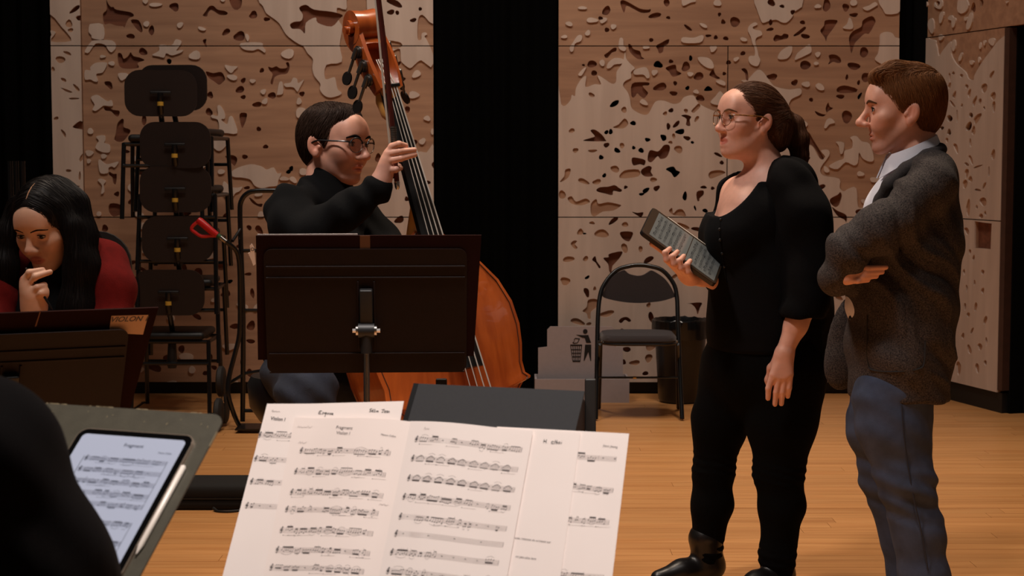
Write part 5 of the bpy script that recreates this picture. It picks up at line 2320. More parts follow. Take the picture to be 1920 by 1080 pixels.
# scroll: a volute band winding towards an eye
SC = pb(PB + 0.020, 0, -0.030)
m = MB()
vs, fs = [], []
NS = 64
turns = 2.15
for i in range(NS + 1):
    t = i / NS
    th = math.radians(-120) + t * turns * 2 * math.pi     # starts at the pegbox, goes over the back to the front
    r = 0.064 * (1 - t) ** 0.85 + 0.010
    r_in = max(0.001, r - 0.030 * (1 - t) - 0.008)
    hwid = 0.034 + 0.026 * t ** 1.3
    if t < 0.12:
        hwid = 0.040 - 0.006 * (t / 0.12)
    dirv = -BF * math.cos(th) + BA * math.sin(th)
    for (rr, x) in ((r, -hwid), (r - 0.004, 0.0), (r, hwid), (r_in, hwid), (r_in, -hwid)):
        vs.append(SC + dirv * rr + BW * x)
for i in range(NS):
    for j in range(5):
        fs.append((i * 5 + j, i * 5 + (j + 1) % 5, (i + 1) * 5 + (j + 1) % 5, (i + 1) * 5 + j))
fs += [(4, 3, 2, 1, 0), tuple(NS * 5 + j for j in range(5))]
m.add(vs, fs, True)
m.tube([SC - BW * 0.066, SC + BW * 0.066], 0.012, 14)
m.build('scroll', M_VARN, bass)
# tuning machines on the side we see, and their twins
for sx in (-1, 1):
    for k, s in enumerate((0.040, 0.088, 0.136)):
        s = s + (0.012 if sx > 0 else 0)
        c = pb(s, sx * 0.047, -0.030)
        g = MB()
        g.tube([c, c + BW * (sx * 0.006)], 0.019, 18)
        g.tube([c + BW * (sx * 0.006), c + BW * (sx * 0.011)], 0.015, 14)
        g.tube([c + BW * (sx * 0.010), c + BW * (sx * 0.014)], 0.005, 10)
        gear = g.build('tuning_gear', M_BRASSD, bass)
        dn = (-BF * 0.70 - BA * 0.85 + BW * (sx * 0.35)).normalized()
        c2 = c + BW * (sx * 0.012)
        w_ = MB()
        w_.tube([c2 + dn * -0.012, c2 + dn * 0.022], 0.0085, 10)
        w_.tube([c2 + dn * 0.022, c2 + dn * 0.066], 0.0045, 8)
        w_.build('worm_shaft', M_BRASSD, gear)
        kx = dn
        kz = (BF * 0.75 + BA * 0.9 + BW * (sx * 0.5)).normalized()
        kz = (kz - kx * kz.dot(kx)).normalized()
        ky = kz.cross(kx)
        pd = MB()
        pl = [(0.024 * math.cos(2 * math.pi * i / 18) * 0.85, 0.024 * math.sin(2 * math.pi * i / 18)) for i in range(18)]
        pd.prism(pl, -0.0025, 0.0025, frame(c2 + dn * 0.082, kx, ky, kz))
        pd.build('tuning_key', mat('dark_tuning_key', (40, 34, 32), 0.4, 0.6), gear)

# bow
bow = empty('bass_bow', P(738, 300, 4.86), 'dark red-brown bass bow held upright against the strings', 'bow')
b0, b1 = P(744, 340, 4.965), P(737, 250, 4.965)
b2 = P(723, 110, 4.965)
b3_ = P(709, -8, 4.965)
b4 = P(701, -70, 4.965)
m = MB()
m.tube([b0, b1, b2, b3_, b4], [0.0075, 0.0075, 0.0085, 0.0075, 0.006], 8)
m.build('stick', mat('dark_pernambuco', (74, 28, 22), 0.32, noise=(30, 0.15)), bow)
m = MB()
m.tube([b1 + Vector((0, 0, 0.02)), b1 + (b0 - b1) * 0.32], 0.0088, 10)
for k in range(7):
    q_ = b1 + Vector((0, 0, 0.018)) + (b0 - b1) * (0.045 * k)
    m.tube([q_, q_ + (b0 - b1).normalized() * 0.003], 0.0098, 10)
m.build('silver_winding', mat('tarnished_silver', (120, 112, 104), 0.35, 0.8), bow)
m = MB()
m.tube([b0, b0 + (b0 - b1).normalized() * 0.004, b0 + (b0 - b1).normalized() * 0.018, b0 + (b0 - b1).normalized() * 0.024], [0.0078, 0.0085, 0.007, 0.004], 10)
m.build('screw_button', mat('bright_silver', (214, 206, 196), 0.25, 0.9), bow)
m = MB()
fo_ = (b0 - b1).normalized()
m.box((0, 0, 0), (0.016, 0.034, 0.058), frame(P(738, 316, 4.985), (1, 0, 0), fo_.cross(Vector((1, 0, 0))).normalized(), fo_), 0.004)
m.build('frog', M_EBONY, bow)
m = MB()
m.tube([P(734, 300, 4.995), P(721, 180, 4.985), P(700, -40, 4.985)], 0.0035, 6, flat=((0, 1, 0), 0.3))
m.build('hair_ribbon', mat('bow_hair', (196, 184, 168), 0.6), bow)

# ================================================================== ORGANIC SURFACES (signed distance fields -> meshes)
class Sdf:
    def __init__(self):
        self.ops = []
        self.disp = None

    def cone(self, a, b, ra, rb, k=0.02, sub=False, sq=None):
        a, b = np.array(a, float), np.array(b, float)
        q = None
        if sq is not None:
            n = np.array(sq[0], float)
            n = n / np.linalg.norm(n)
            q = (n, sq[1])
        c = (a + b) / 2
        R = np.linalg.norm(a - b) / 2 + max(ra, rb)
        if q:
            R = R / min(1.0, q[1])
        self.ops.append(('c', (a, b, ra, rb, q), k, sub, c, R))
        return self

    def chain(self, pts, rs, k=0.02, sq=None, sub=False):
        for i in range(len(pts) - 1):
            self.cone(pts[i], pts[i + 1], rs[i], rs[i + 1], k, sub, sq)
        return self

    def ell(self, c, r, R=None, k=0.02, sub=False):
        c = np.array(c, float)
        r = np.array(r, float)
        R = np.eye(3) if R is None else np.array(R, float)
        self.ops.append(('e', (c, r, R), k, sub, c, float(r.max())))
        return self

    def box(self, c, h, R=None, rnd=0.005, k=0.01, sub=False):
        c = np.array(c, float)
        h = np.array(h, float)
        R = np.eye(3) if R is None else np.array(R, float)
        self.ops.append(('b', (c, h, R, rnd), k, sub, c, float(np.linalg.norm(h))))
        return self

    @staticmethod
    def prim(t, a, p):
        if t == 'e':
            c, r, R = a
            q = (p - c) @ R
            k0 = np.linalg.norm(q / r, axis=1)
            k1 = np.linalg.norm(q / (r * r), axis=1) + 1e-9
            return k0 * (k0 - 1.0) / k1
        if t == 'b':
            c, h, R, rn = a
            q = np.abs((p - c) @ R) - (h - rn)
            return np.linalg.norm(np.maximum(q, 0), axis=1) + np.minimum(q.max(1), 0) - rn
        a0, b0, ra, rb, sq = a
        if sq is not None:
            n, f = sq
            p = p + ((f - 1.0) * ((p - a0) @ n))[:, None] * n
            b0 = b0 + (f - 1.0) * np.dot(b0 - a0, n) * n
        ba = b0 - a0
        l2 = float(np.dot(ba, ba)) + 1e-12
        t_ = np.clip(((p - a0) @ ba) / l2, 0, 1)
        d = p - a0 - t_[:, None] * ba
        return np.linalg.norm(d, axis=1) - (ra + (rb - ra) * t_)

    def ev(self, p, ops=None):
        d = np.full(len(p), 1.0)
        for (t, a, k, sub, c, R) in (self.ops if ops is None else ops):
            q = self.prim(t, a, p)
            if sub:
                q = -q
                h = np.maximum(k - np.abs(d - q), 0) / k
                d = np.maximum(d, q) + h * h * k * 0.25
            else:
                h = np.maximum(k - np.abs(d - q), 0) / k
                d = np.minimum(d, q) - h * h * k * 0.25
        if self.disp is not None:
            d = d + self.disp(p)
        return d

    def bounds(self):
        lo = np.min([o[4] - o[5] for o in self.ops if not o[3]], axis=0)
        hi = np.max([o[4] + o[5] for o in self.ops if not o[3]], axis=0)
        return lo, hi


def surface(S, h, lo=None, hi=None, pad=0.012):
    """surface nets; returns verts (n,3), quads (m,4)"""
    l0, h0 = S.bounds()
    lo = l0 - pad if lo is None else np.array(lo, float)
    hi = h0 + pad if hi is None else np.array(hi, float)
    B = 12
    n = np.ceil((hi - lo) / h).astype(int) + 1
    nb = (n + B - 1) // B
    n = nb * B
    Gd = np.ones(tuple(n), np.float32)
    ar = np.arange(B) * h
    gx, gy, gz = np.meshgrid(ar, ar, ar, indexing='ij')
    loc = np.stack([gx.ravel(), gy.ravel(), gz.ravel()], 1)
    half = (B - 1) * h / 2
    Rb = half * 1.7321
    for ix in range(nb[0]):
        for iy in range(nb[1]):
            for iz in range(nb[2]):
                o = lo + np.array([ix, iy, iz]) * (B * h)
                c = o + half
                ops = [q for q in S.ops if np.linalg.norm(c - q[4]) - q[5] - Rb < q[2] + 2 * h + 0.004]
                if not any(not q[3] for q in ops):
                    continue
                dc = S.ev(c[None, :], ops)[0]
                sl = (slice(ix * B, ix * B + B), slice(iy * B, iy * B + B), slice(iz * B, iz * B + B))
                if abs(dc) > Rb * 1.35 + 0.03:
                    Gd[sl] = dc
                    continue
                Gd[sl] = S.ev(o + loc, ops).reshape(B, B, B)
    ins = Gd < 0
    cs = np.zeros(tuple(n - 1), np.uint8)
    for dx in (0, 1):
        for dy in (0, 1):
            for dz in (0, 1):
                cs += ins[dx:n[0] - 1 + dx, dy:n[1] - 1 + dy, dz:n[2] - 1 + dz]
    act = np.argwhere((cs > 0) & (cs < 8))
    if len(act) == 0:
        return np.zeros((0, 3)), np.zeros((0, 4), int)
    idx = -np.ones(tuple(n - 1), np.int32)
    idx[act[:, 0], act[:, 1], act[:, 2]] = np.arange(len(act))
    acc = np.zeros((len(act), 3))
    cnt = np.zeros(len(act))
    cor = [(0, 0, 0), (1, 0, 0), (0, 1, 0), (1, 1, 0), (0, 0, 1), (1, 0, 1), (0, 1, 1), (1, 1, 1)]
    vals = [Gd[act[:, 0] + c[0], act[:, 1] + c[1], act[:, 2] + c[2]].astype(float) for c in cor]
    for i, j in ((0, 1), (2, 3), (4, 5), (6, 7), (0, 2), (1, 3), (4, 6), (5, 7), (0, 4), (1, 5), (2, 6), (3, 7)):
        a, b_ = vals[i], vals[j]
        m = (a < 0) != (b_ < 0)
        t = np.where(m, a / np.where(m, a - b_, 1), 0)
        pa, pb = np.array(cor[i], float), np.array(cor[j], float)
        acc += np.where(m[:, None], pa + t[:, None] * (pb - pa), 0)
        cnt += m
    Vv = lo + (act + acc / cnt[:, None]) * h
    quads = []
    for ax in range(3):
        sl0 = [slice(1, n[k] - 1) for k in range(3)]
        sl0[ax] = slice(0, n[ax] - 1)
        sl1 = list(sl0)
        sl1[ax] = slice(1, n[ax])
        a, b_ = ins[tuple(sl0)], ins[tuple(sl1)]
        e = np.argwhere(a != b_)
        if len(e) == 0:
            continue
        fl = a[e[:, 0], e[:, 1], e[:, 2]]
        off = np.array([1, 1, 1])
        off[ax] = 0
        g = e + off
        u, v = (ax + 1) % 3, (ax + 2) % 3

        def cell(du, dv):
            q = g.copy()
            q[:, u] -= du
            q[:, v] -= dv
            return idx[q[:, 0], q[:, 1], q[:, 2]]
        q = np.stack([cell(1, 1), cell(0, 1), cell(0, 0), cell(1, 0)], 1)
        q[~fl] = q[~fl][:, ::-1]
        quads.append(q)
    Q = np.concatenate(quads)
    Q = Q[(Q >= 0).all(1)]
    return Vv, Q


def np_mesh(name, Vv, Q, cols=None):
    me = bpy.data.meshes.new(name)
    k = Q.shape[1]
    me.vertices.add(len(Vv))
    me.vertices.foreach_set('co', Vv.astype(np.float32).ravel())
    me.loops.add(len(Q) * k)
    me.loops.foreach_set('vertex_index', Q.astype(np.int32).ravel())
    me.polygons.add(len(Q))
    me.polygons.foreach_set('loop_start', np.arange(0, len(Q) * k, k, dtype=np.int32))
    me.polygons.foreach_set('use_smooth', np.ones(len(Q), bool))
    me.update(calc_edges=True)
    me.validate()
    if cols is not None:
        at = me.color_attributes.new('tint', 'FLOAT_COLOR', 'POINT')
        c4 = np.ones((len(Vv), 4), np.float32)
        c4[:, :3] = cols
        at.data.foreach_set('color', c4.ravel())
    return me


def relax(Vv, Q, it=1, lam=0.5):
    e = np.concatenate([Q[:, [0, 1]], Q[:, [1, 2]], Q[:, [2, 3]], Q[:, [3, 0]]])
    for _ in range(it):
        s = np.zeros_like(Vv)
        c = np.zeros(len(Vv))
        np.add.at(s, e[:, 0], Vv[e[:, 1]])
        np.add.at(s, e[:, 1], Vv[e[:, 0]])
        np.add.at(c, e[:, 0], 1)
        np.add.at(c, e[:, 1], 1)
        Vv = Vv + lam * (s / np.maximum(c, 1)[:, None] - Vv)
    return Vv


def organic(name, S, h, m, parent=None, sm=1, lo=None, hi=None, tint=None):
    Vv, Q = surface(S, h, lo, hi)
    if sm:
        Vv = relax(Vv, Q, sm)
    me = np_mesh(name, Vv, Q, tint(Vv) if tint else None)
    return link(name, me, m, parent)


def multi(name, parts, m, parent=None, tint=None):
    """several fields at their own resolution joined as one mesh object"""
    vs, qs, k = [], [], 0
    for (S, h, sm) in parts:
        Vv, Q = surface(S, h)
        if sm:
            Vv = relax(Vv, Q, sm)
        vs.append(Vv)
        qs.append(Q + k)
        k += len(Vv)
    Vv, Q = np.concatenate(vs), np.concatenate(qs)
    me = np_mesh(name, Vv, Q, tint(Vv) if tint else None)
    return link(name, me, m, parent)


def strands(name, S, N, dirf, length, steps, rad, m, parent, h=0.006, seed=1, lift=0.001, where=None, wav=0.25, base=None):
    """hair strands running over the surface of S along the flow dirf(p)"""
    rg = np.random.default_rng(seed)
    Vv, Q = surface(S, h) if base is None else base
    if where is not None:
        Vv = Vv[where(Vv)]
    p = Vv[rg.integers(0, len(Vv), N)] + rg.normal(0, h * 0.4, (N, 3))

    def grad(p):
        e = 0.0015
        g = np.stack([S.ev(p + np.eye(3)[i] * e) - S.ev(p - np.eye(3)[i] * e) for i in range(3)], 1)
        return g / (np.linalg.norm(g, axis=1)[:, None] + 1e-9)
    jit = rg.normal(0, wav, (N, 3))
    L = length * rg.uniform(0.6, 1.15, N)
    lf = rg.uniform(0, lift, N)
    pts = []
    for s in range(steps + 1):
        g = grad(p)
        d = S.ev(p)
        p = p - g * (d - lf)[:, None]
        pts.append(p.copy())
        t = dirf(p) + jit
        jit = jit * 0.75
        t = t - (t * g).sum(1)[:, None] * g
        t = t / (np.linalg.norm(t, axis=1)[:, None] + 1e-9)
        p = p + t * (L / steps)[:, None]
    pts = np.stack(pts, 1)                      # N, steps+1, 3
    tan = np.gradient(pts, axis=1)
    tan /= np.linalg.norm(tan, axis=2)[:, :, None] + 1e-9
    ref = np.broadcast_to(rg.normal(0, 1, (N, 1, 3)), tan.shape)
    a = np.cross(tan, ref)
    a /= np.linalg.norm(a, axis=2)[:, :, None] + 1e-9
    b_ = np.cross(tan, a)
    rr = rad * np.linspace(1.0, 0.25, steps + 1)[None, :, None]
    ring = [pts + rr * (math.cos(k) * a + math.sin(k) * b_) for k in (0, 2.094, 4.189)]
    Vs = np.stack(ring, 2).reshape(-1, 3)       # N, steps+1, 3
    i = np.arange(N)[:, None, None] * (steps + 1) * 3
    s = np.arange(steps)[None, :, None] * 3
    k = np.arange(3)[None, None, :]
    k2 = (k + 1) % 3
    q = np.stack([i + s + k, i + s + k2, i + s + 3 + k2, i + s + 3 + k], 3).reshape(-1, 4)
    tone = np.repeat(rg.uniform(0.72, 1.28, N), (steps + 1) * 3)
    me = np_mesh(name, Vs, q, np.stack([tone, tone, tone], 1))
    o = link(name, me, m, parent)
    o['kind'] = 'stuff'
    return o


def smooth01(x):
    x = np.clip(x, 0, 1)
    return x * x * (3 - 2 * x)


class Head:
    """local axes: x forward, y the person's left, z up; metres at scale s, origin between the eyes' height and ears"""
    def __init__(self, c, fwd, up=(0, 0, 1), s=1.0, low=1.0):
        self.low = low
        f = Vector(fwd).normalized()
        u = Vector(up)
        u = (u - f * u.dot(f)).normalized()
        l = u.cross(f)
        self.R = np.array([[f.x, l.x, u.x], [f.y, l.y, u.y], [f.z, l.z, u.z]])
        self.c = np.array(c, float)
        self.s = s

    def w(self, *p):
        p = np.array(p if len(p) == 3 else p[0], float)
        if p[2] < 0:
            p[2] *= self.low
        return self.c + self.R @ (p * self.s)

    def v(self, *p):
        return Vector(self.w(*p))

    def l(self, pts):
        q = ((pts - self.c) @ self.R) / self.s
        q[:, 2] = np.where(q[:, 2] < 0, q[:, 2] / self.low, q[:, 2])
        return q

    def face(self, S, y, z, off=0.0):
        """point of the surface of S met from the front at lateral y, height z"""
        xs = np.linspace(0.15, 0.0, 300)
        pts = np.array([self.w(x, y, z) for x in xs])
        k = np.nonzero(S.ev(pts) < 0)[0]
        x = xs[k[0]] if len(k) else 0.08
        return Vector(self.w(x + off, y, z))


def head_field(S, H, fem=False, nose=1.0, jaw=1.0, mouth=0.0, chin=0.0, eye=0.0062, nw=1.0, lips=1.0):
    s = H.s

    def ell(c, r, k=0.02, sub=False, R=None):
        RR = H.R if R is None else H.R @ R
        S.ell(H.w(*c), np.array(r) * s, RR, k * s, sub)

    def cone(a, b_, ra, rb, k=0.015, sub=False):
        S.cone(H.w(*a), H.w(*b_), ra * s, rb * s, k * s, sub)
    ell((-0.012, 0, 0.031), (0.098, 0.074, 0.077))
    ell((0.028, 0, 0.006), (0.058, 0.062, 0.080), 0.03)
    ell((0.032 + chin * 0.4, 0, -0.050), (0.050, 0.050 * jaw, 0.056), 0.03)
    for y_ in (-1, 1):
        cone((-0.010, y_ * 0.056 * jaw, -0.040), (0.055 + chin, y_ * 0.022, -0.096), 0.014, 0.014, 0.03)   # jaw line
        ell((0.055, y_ * 0.045, -0.022), (0.021, 0.020, 0.015), 0.03)                              # cheekbone
        ell((0.062, y_ * 0.030, -0.045), (0.020, 0.020, 0.020), 0.03)                              # cheek
    ell((0.072 + chin, 0, -0.100), (0.017, 0.022, 0.016), 0.025)                                    # chin
    cone((0.080, -0.034, 0.0185), (0.080, 0.034, 0.0185), 0.0075 if fem else 0.0100, 0.0075 if fem else 0.0100, 0.025)
    ell((0.070, 0, 0.042), (0.02, 0.042, 0.028), 0.03)
    for y_ in (-1, 1):
        ell((0.098, y_ * 0.034, -0.002), (0.018, 0.021, 0.0145), 0.014, True)                      # socket
        ell((0.0755, y_ * 0.032, -0.0015), (0.0140, 0.0165, 0.0140), 0.005)                        # lids
        ell((0.0925, y_ * 0.0325, -0.0012), (0.0125, 0.0145, eye), 0.002, True)                     # opening
        ell((0.096 + 0.004 * nose, y_ * 0.0115 * nw, -0.0395), (0.0105, 0.0090, 0.0080), 0.008)     # nostril wing
        ell((0.103 + 0.004 * nose, y_ * 0.0060 * nw, -0.0475), (0.005, 0.0032, 0.003), 0.002, True)
    cone((0.0845, 0, 0.010), (0.101 + 0.011 * nose, 0, -0.030), 0.0080, 0.0095 * nw, 0.014)
    ell((0.102 + 0.012 * nose, 0, -0.0355), (0.0108, 0.0105 * nw, 0.0088), 0.010)
    lp = chin * 0.6
    ell((0.080 + lp, 0, -0.071), (0.0070, 0.023, 0.015), 0.012)
    ell((0.0862 + lp, 0, -0.0650 + mouth * 0.25), (0.0085, 0.0215, 0.0052 * lips), 0.005)
    ell((0.0850 + lp, 0, -0.0758 - mouth * 0.75), (0.0088, 0.0185, 0.0060 * lips), 0.005)
    ell((0.0985 + lp, 0, -0.0702 - mouth * 0.25), (0.0120, 0.0235, 0.0010 + mouth * 0.55), 0.0016, True)
    # ears
    Re = np.array(Matrix.Rotation(math.radians(-14), 3, 'Y'))
    for y_ in (-1, 1):
        Rz = np.array(Matrix.Rotation(math.radians(-20 * y_), 3, 'Z')) @ Re
        ell((-0.016, y_ * 0.078, -0.014), (0.0195, 0.0080, 0.031), 0.006, False, Rz)
        ell((-0.011, y_ * 0.0865, -0.010), (0.0125, 0.0070, 0.020), 0.003, True, Rz)
        cone((-0.020, y_ * 0.081, 0.000), (-0.016, y_ * 0.081, -0.022), 0.0035, 0.0030, 0.004)
        ell((-0.008, y_ * 0.078, -0.036), (0.009, 0.006, 0.011), 0.006, False)
        ell((0.003, y_ * 0.0745, -0.016), (0.005, 0.006, 0.007), 0.005, False)
    return S


def face_tint(H, beard=0.0, lip=(0.78, 0.52, 0.52), mole=()):
    def f(Vv):
        q = H.l(Vv)
        c = np.ones((len(Vv), 3))
        # lips
        d = np.sqrt(((q[:, 1]) / 0.024) ** 2 + ((q[:, 2] + 0.0695) / 0.0115) ** 2)
        m = smooth01((1.12 - d) / 0.25) * (q[:, 0] > 0.07)
        c = c * (1 - m[:, None]) + np.array(lip) * m[:, None]
        # flushed cheeks, nose tip and ears
        for y_ in (-1, 1):
            d = np.linalg.norm((q - np.array([0.065, y_ * 0.045, -0.035])) / np.array([0.03, 0.026, 0.022]), axis=1)
            m = smooth01(1.3 - d)[:, None] * 0.6
            c = c * (1 - m) + c * np.array([1.0, 0.80, 0.78]) * m
            d = np.linalg.norm((q - np.array([-0.016, y_ * 0.08, -0.016])) / np.array([0.025, 0.02, 0.035]), axis=1)
            m = smooth01(1.3 - d)[:, None] * 0.7
            c = c * (1 - m) + c * np.array([1.0, 0.76, 0.70]) * m
        d = np.linalg.norm((q - np.array([0.112, 0, -0.035])) / 0.018, axis=1)
        m = smooth01(1.3 - d)[:, None] * 0.6
        c = c * (1 - m) + c * np.array([1.0, 0.80, 0.78]) * m
        if beard:
            m = smooth01((-0.040 - q[:, 2]) / 0.018) * smooth01((q[:, 0] - 0.0) / 0.03) * smooth01((q[:, 2] + 0.135) / 0.02)
            d = np.sqrt(((q[:, 1]) / 0.024) ** 2 + ((q[:, 2] + 0.0695) / 0.0115) ** 2)
            m = (m * smooth01((d - 0.9) / 0.3))[:, None] * beard
            c = c * (1 - m) + c * np.array([0.70, 0.72, 0.78]) * m
        for (mx, my, mz, r) in mole:
            d = np.linalg.norm(q - np.array([mx, my, mz]), axis=1)
            m = smooth01(1.5 - d / r)[:, None]
            c = c * (1 - m) + np.array([0.35, 0.25, 0.2]) * m
        return c
    return f


M_EYE = mat('eye_white', (205, 196, 190), 0.25)
M_PUPIL = mat('dark_pupil', (8, 8, 8), 0.1)


def eyes(H, parent, iris, look=(1, 0, 0), brow=(50, 34, 26), browr=0.0032, S=None, eye=0.0062, browz=0.0):
    mi = mat('iris_%d_%d_%d' % iris, iris, 0.15)
    mb = mat('brow_%d' % brow[0], brow, 0.9, spec=0.1)
    ml = mat('dark_lashes', (26, 18, 15), 0.8, spec=0.1)
    lk = Vector(look).normalized()
    for y_ in (-1, 1):
        c = Vector((0.0755, y_ * 0.032, -0.0015))
        Mh = frame(H.v(*c), H.R[:, 0], H.R[:, 1], H.R[:, 2]) @ Matrix.Scale(H.s, 4)
        m = MB()
        m.sphere((0, 0, 0), 0.0124, 12, Mh)
        e = m.build('eyeball', M_EYE, parent)
        for (nm, r, o, mm) in (('iris', 0.0062, 0.0108, mi), ('pupil', 0.0028, 0.0114, M_PUPIL)):
            m = MB()
            z = lk
            x = z.orthogonal().normalized()
            yv = z.cross(x)
            m.lathe([(r, 0), (r * 0.8, 0.0010), (r * 0.4, 0.0017), (0.0001, 0.0019)], 14, Mh @ frame(z * o, x, yv, z), True)
            m.build(nm, mm, e)
        # lash line on the upper lid, faint one below
        for (sg, rad, nm) in ((1, 0.0012, 'upper_lashes'), (-1, 0.0005, 'lower_lashes')):
            pts = []
            for i in range(11):
                yy = -0.0138 + 0.0276 * i / 10
                zz = sg * eye * 0.98 * math.sqrt(max(0, 1 - (yy / 0.0142) ** 2))
                xx = math.sqrt(max(1e-6, 0.0143 ** 2 - 0.75 * yy * yy - zz * zz))
                pts.append(Mh @ Vector((xx, yy + y_ * 0.0005, zz)))
            m = MB()
            m.tube(pts, rad * H.s, 6)
            m.build(nm, ml, e)
        b_ = MB()
        bl = [(0.011, 0.0165), (0.022, 0.0205), (0.034, 0.0225), (0.044, 0.0200), (0.052, 0.0150)]
        bp = [H.face(S, y_ * a, z_ + browz, -0.0006) for a, z_ in bl]
        k = len(catmull(bp, 3, False))
        rr = [browr * H.s * (0.55 + 0.65 * math.sin(math.pi * min(1.0, (i + 1.5) / k * 0.95))) for i in range(k)]
        b_.tube(catmull(bp, 3, False), rr, 8, flat=(tuple(H.R[:, 0]), 0.6))
        b_.build('eyebrow', mb, parent)


def glasses(H, parent, mframe, mtemple, lens_r=(0.021, 0.0195), top_only=None):
    g = empty('glasses', H.v(0.095, 0, 0))
    g.parent = parent
    g.matrix_parent_inverse = world_of(parent).inverted()
    M_LENS = mat('spectacle_glass', (250, 250, 250), 0.03, trans=1.0, alpha=0.10)
    for y_ in (-1, 1):
        cx, cy, cz = 0.1015, y_ * 0.034, -0.004
        ring = []
        for i in range(24):
            t = 2 * math.pi * i / 24
            yy = cy + lens_r[0] * math.cos(t)
            zz = cz + lens_r[1] * math.sin(t)
            ring.append(H.v(cx - 0.9 * (abs(yy) - 0.034) * 0.25 - 0.0, yy, zz))
        m = MB()
        m.tube(ring + [ring[0]], 0.0011 * H.s, 6, False)
        m.build('rim', mframe, g)
        m = MB()
        m.add(ring + [r + Vector(H.R[:, 0]) * 0.0008 for r in ring], [tuple(range(24)), tuple(range(47, 23, -1))])
        m.build('lens', M_LENS, g)
        if top_only:
            m = MB()
            m.tube([ring[i] + Vector(H.R[:, 0]) * 0.001 for i in range(1, 12)], 0.0022 * H.s, 6)
            m.build('brow_bar', top_only, g)
        m = MB()
        m.tube(catmull([H.v(0.0965, y_ * 0.054, 0.004), H.v(0.086, y_ * 0.067, 0.005), H.v(0.05, y_ * 0.076, 0.004), H.v(0.0, y_ * 0.082, 0.002), H.v(-0.02, y_ * 0.084, -0.006)], 3, False), 0.0026 * H.s, 6)
        m.build('temple', mtemple, g)
    m = MB()
    m.tube(catmull([H.v(0.1035, -0.014, 0.002), H.v(0.106, 0, 0.006), H.v(0.1035, 0.014, 0.002)], 4, False), 0.0015 * H.s, 6)
    m.build('bridge', mframe, g)
    return g

# ================================================================== PEOPLE
ones = lambda Vv: np.ones((len(Vv), 3))
M_SKIN_M = mat('skin_light', (222, 164, 140), 0.5, noise=(60, 0.05), sss=0.12, attr='tint', bump=(900, 0.05))
M_SKIN_W = mat('skin_fair_rosy', (226, 170, 148), 0.48, noise=(60, 0.05), sss=0.12, attr='tint', bump=(900, 0.04))
M_SKIN_G = mat('skin_warm', (228, 176, 146), 0.48, noise=(60, 0.04), sss=0.12, attr='tint', bump=(900, 0.04))


def folds(amp, f1, f2, ph=0.0, zlo=None, zhi=None):
    f1, f2 = np.array(f1, float), np.array(f2, float)

    def g(p):
        v = amp * np.sin(p @ f1 + 2.1 * np.sin(p @ f2 + ph))
        if zlo is not None:
            v = v * smooth01((p[:, 2] - zlo) / 0.05) * smooth01((zhi - p[:, 2]) / 0.05)
        return v
    return g


def addf(*fs):
    return lambda p: sum(f(p) for f in fs)


def hit(S, px, py, Y0, Y1, eps=0.001):
    """first surface point of S along the view ray between two depths"""
    d = ray(px, py)
    a, b_ = np.array(P(px, py, Y0)), np.array(P(px, py, Y1))
    t = np.linspace(0, 1, 400)
    pts = a + t[:, None] * (b_ - a)
    v = S.ev(pts)
    k = np.nonzero(v < eps)[0]
    return Vector(pts[k[0]]) if len(k) else None


def flow(H, f):
    """direction field given in head coordinates"""
    def g(p):
        q = H.l(p)
        return f(q) @ H.R.T
    return g


# ------------------------------------------------------------------ man in the tweed jacket, right
YM = 5.1
w = lambda px, py, dy=0.0: P(px, py, YM + dy)
man = empty('person', (w(1740, 1170).x, YM, 0), 'man in grey tweed jacket and jeans standing with folded arms at the right', 'person')
HM = Head(w(1690, 204), (-1.0, 0.03, -0.02), (0.03, 0, 1), 1.06, 1.08)
S = Sdf()
head_field(S, HM, False, 1.25, 1.02, 0.0, -0.008)
S.cone(HM.w(-0.030, 0, -0.05), w(1728, 305), 0.058, 0.064, 0.03)
S.cone(w(1722, 300), w(1705, 380), 0.062, 0.08, 0.04)
hnd = Sdf()
tips = [((1588, 507), (1625, 503), (1661, 501)), ((1588, 513), (1622, 512), (1654, 510)), ((1588, 519), (1618, 519), (1643, 518)), ((1586, 525), (1608, 526), (1627, 525))]
for i, tp in enumerate(tips):
    hnd.chain([w(*tp[0], -0.215), w(*tp[1], -0.232), w(*tp[2], -0.222)], [0.0105, 0.0090, 0.0075], 0.004)
hnd.cone(w(1562, 520, -0.18), w(1590, 510, -0.215), 0.022, 0.014, 0.02)
hnd.cone(w(1562, 522, -0.18), w(1588, 522, -0.215), 0.022, 0.013, 0.02)
hnd.cone(w(1560, 520, -0.10), w(1562, 520, -0.18), 0.026, 0.024, 0.02)
torso = Sdf()
torso.cone(w(1712, 390), w(1690, 700), 0.08, 0.09, 0.05)
multi('body', [(S, 0.0023, 1), (hnd, 0.0026, 1), (torso, 0.02, 1)], M_SKIN_M, man, face_tint(HM, 0.55, (0.88, 0.68, 0.66), [(0.066, 0.045, -0.088, 0.0022), (0.075, 0.038, -0.062, 0.0014), (0.0, 0.06, -0.062, 0.0014)]))
eyes(HM, man, (52, 58, 58), (1, 0.1, -0.05), (86, 58, 40), 0.0034, S)
# hair
hs = Sdf()


def hl(S_, H, c, r, k=0.02, sub=False):
    S_.ell(H.w(*c), np.array(r) * H.s, H.R, k * H.s, sub)


def hc(S_, H, a, b_, ra, rb, k=0.015, sub=False):
    S_.cone(H.w(*a), H.w(*b_), ra * H.s, rb * H.s, k * H.s, sub)


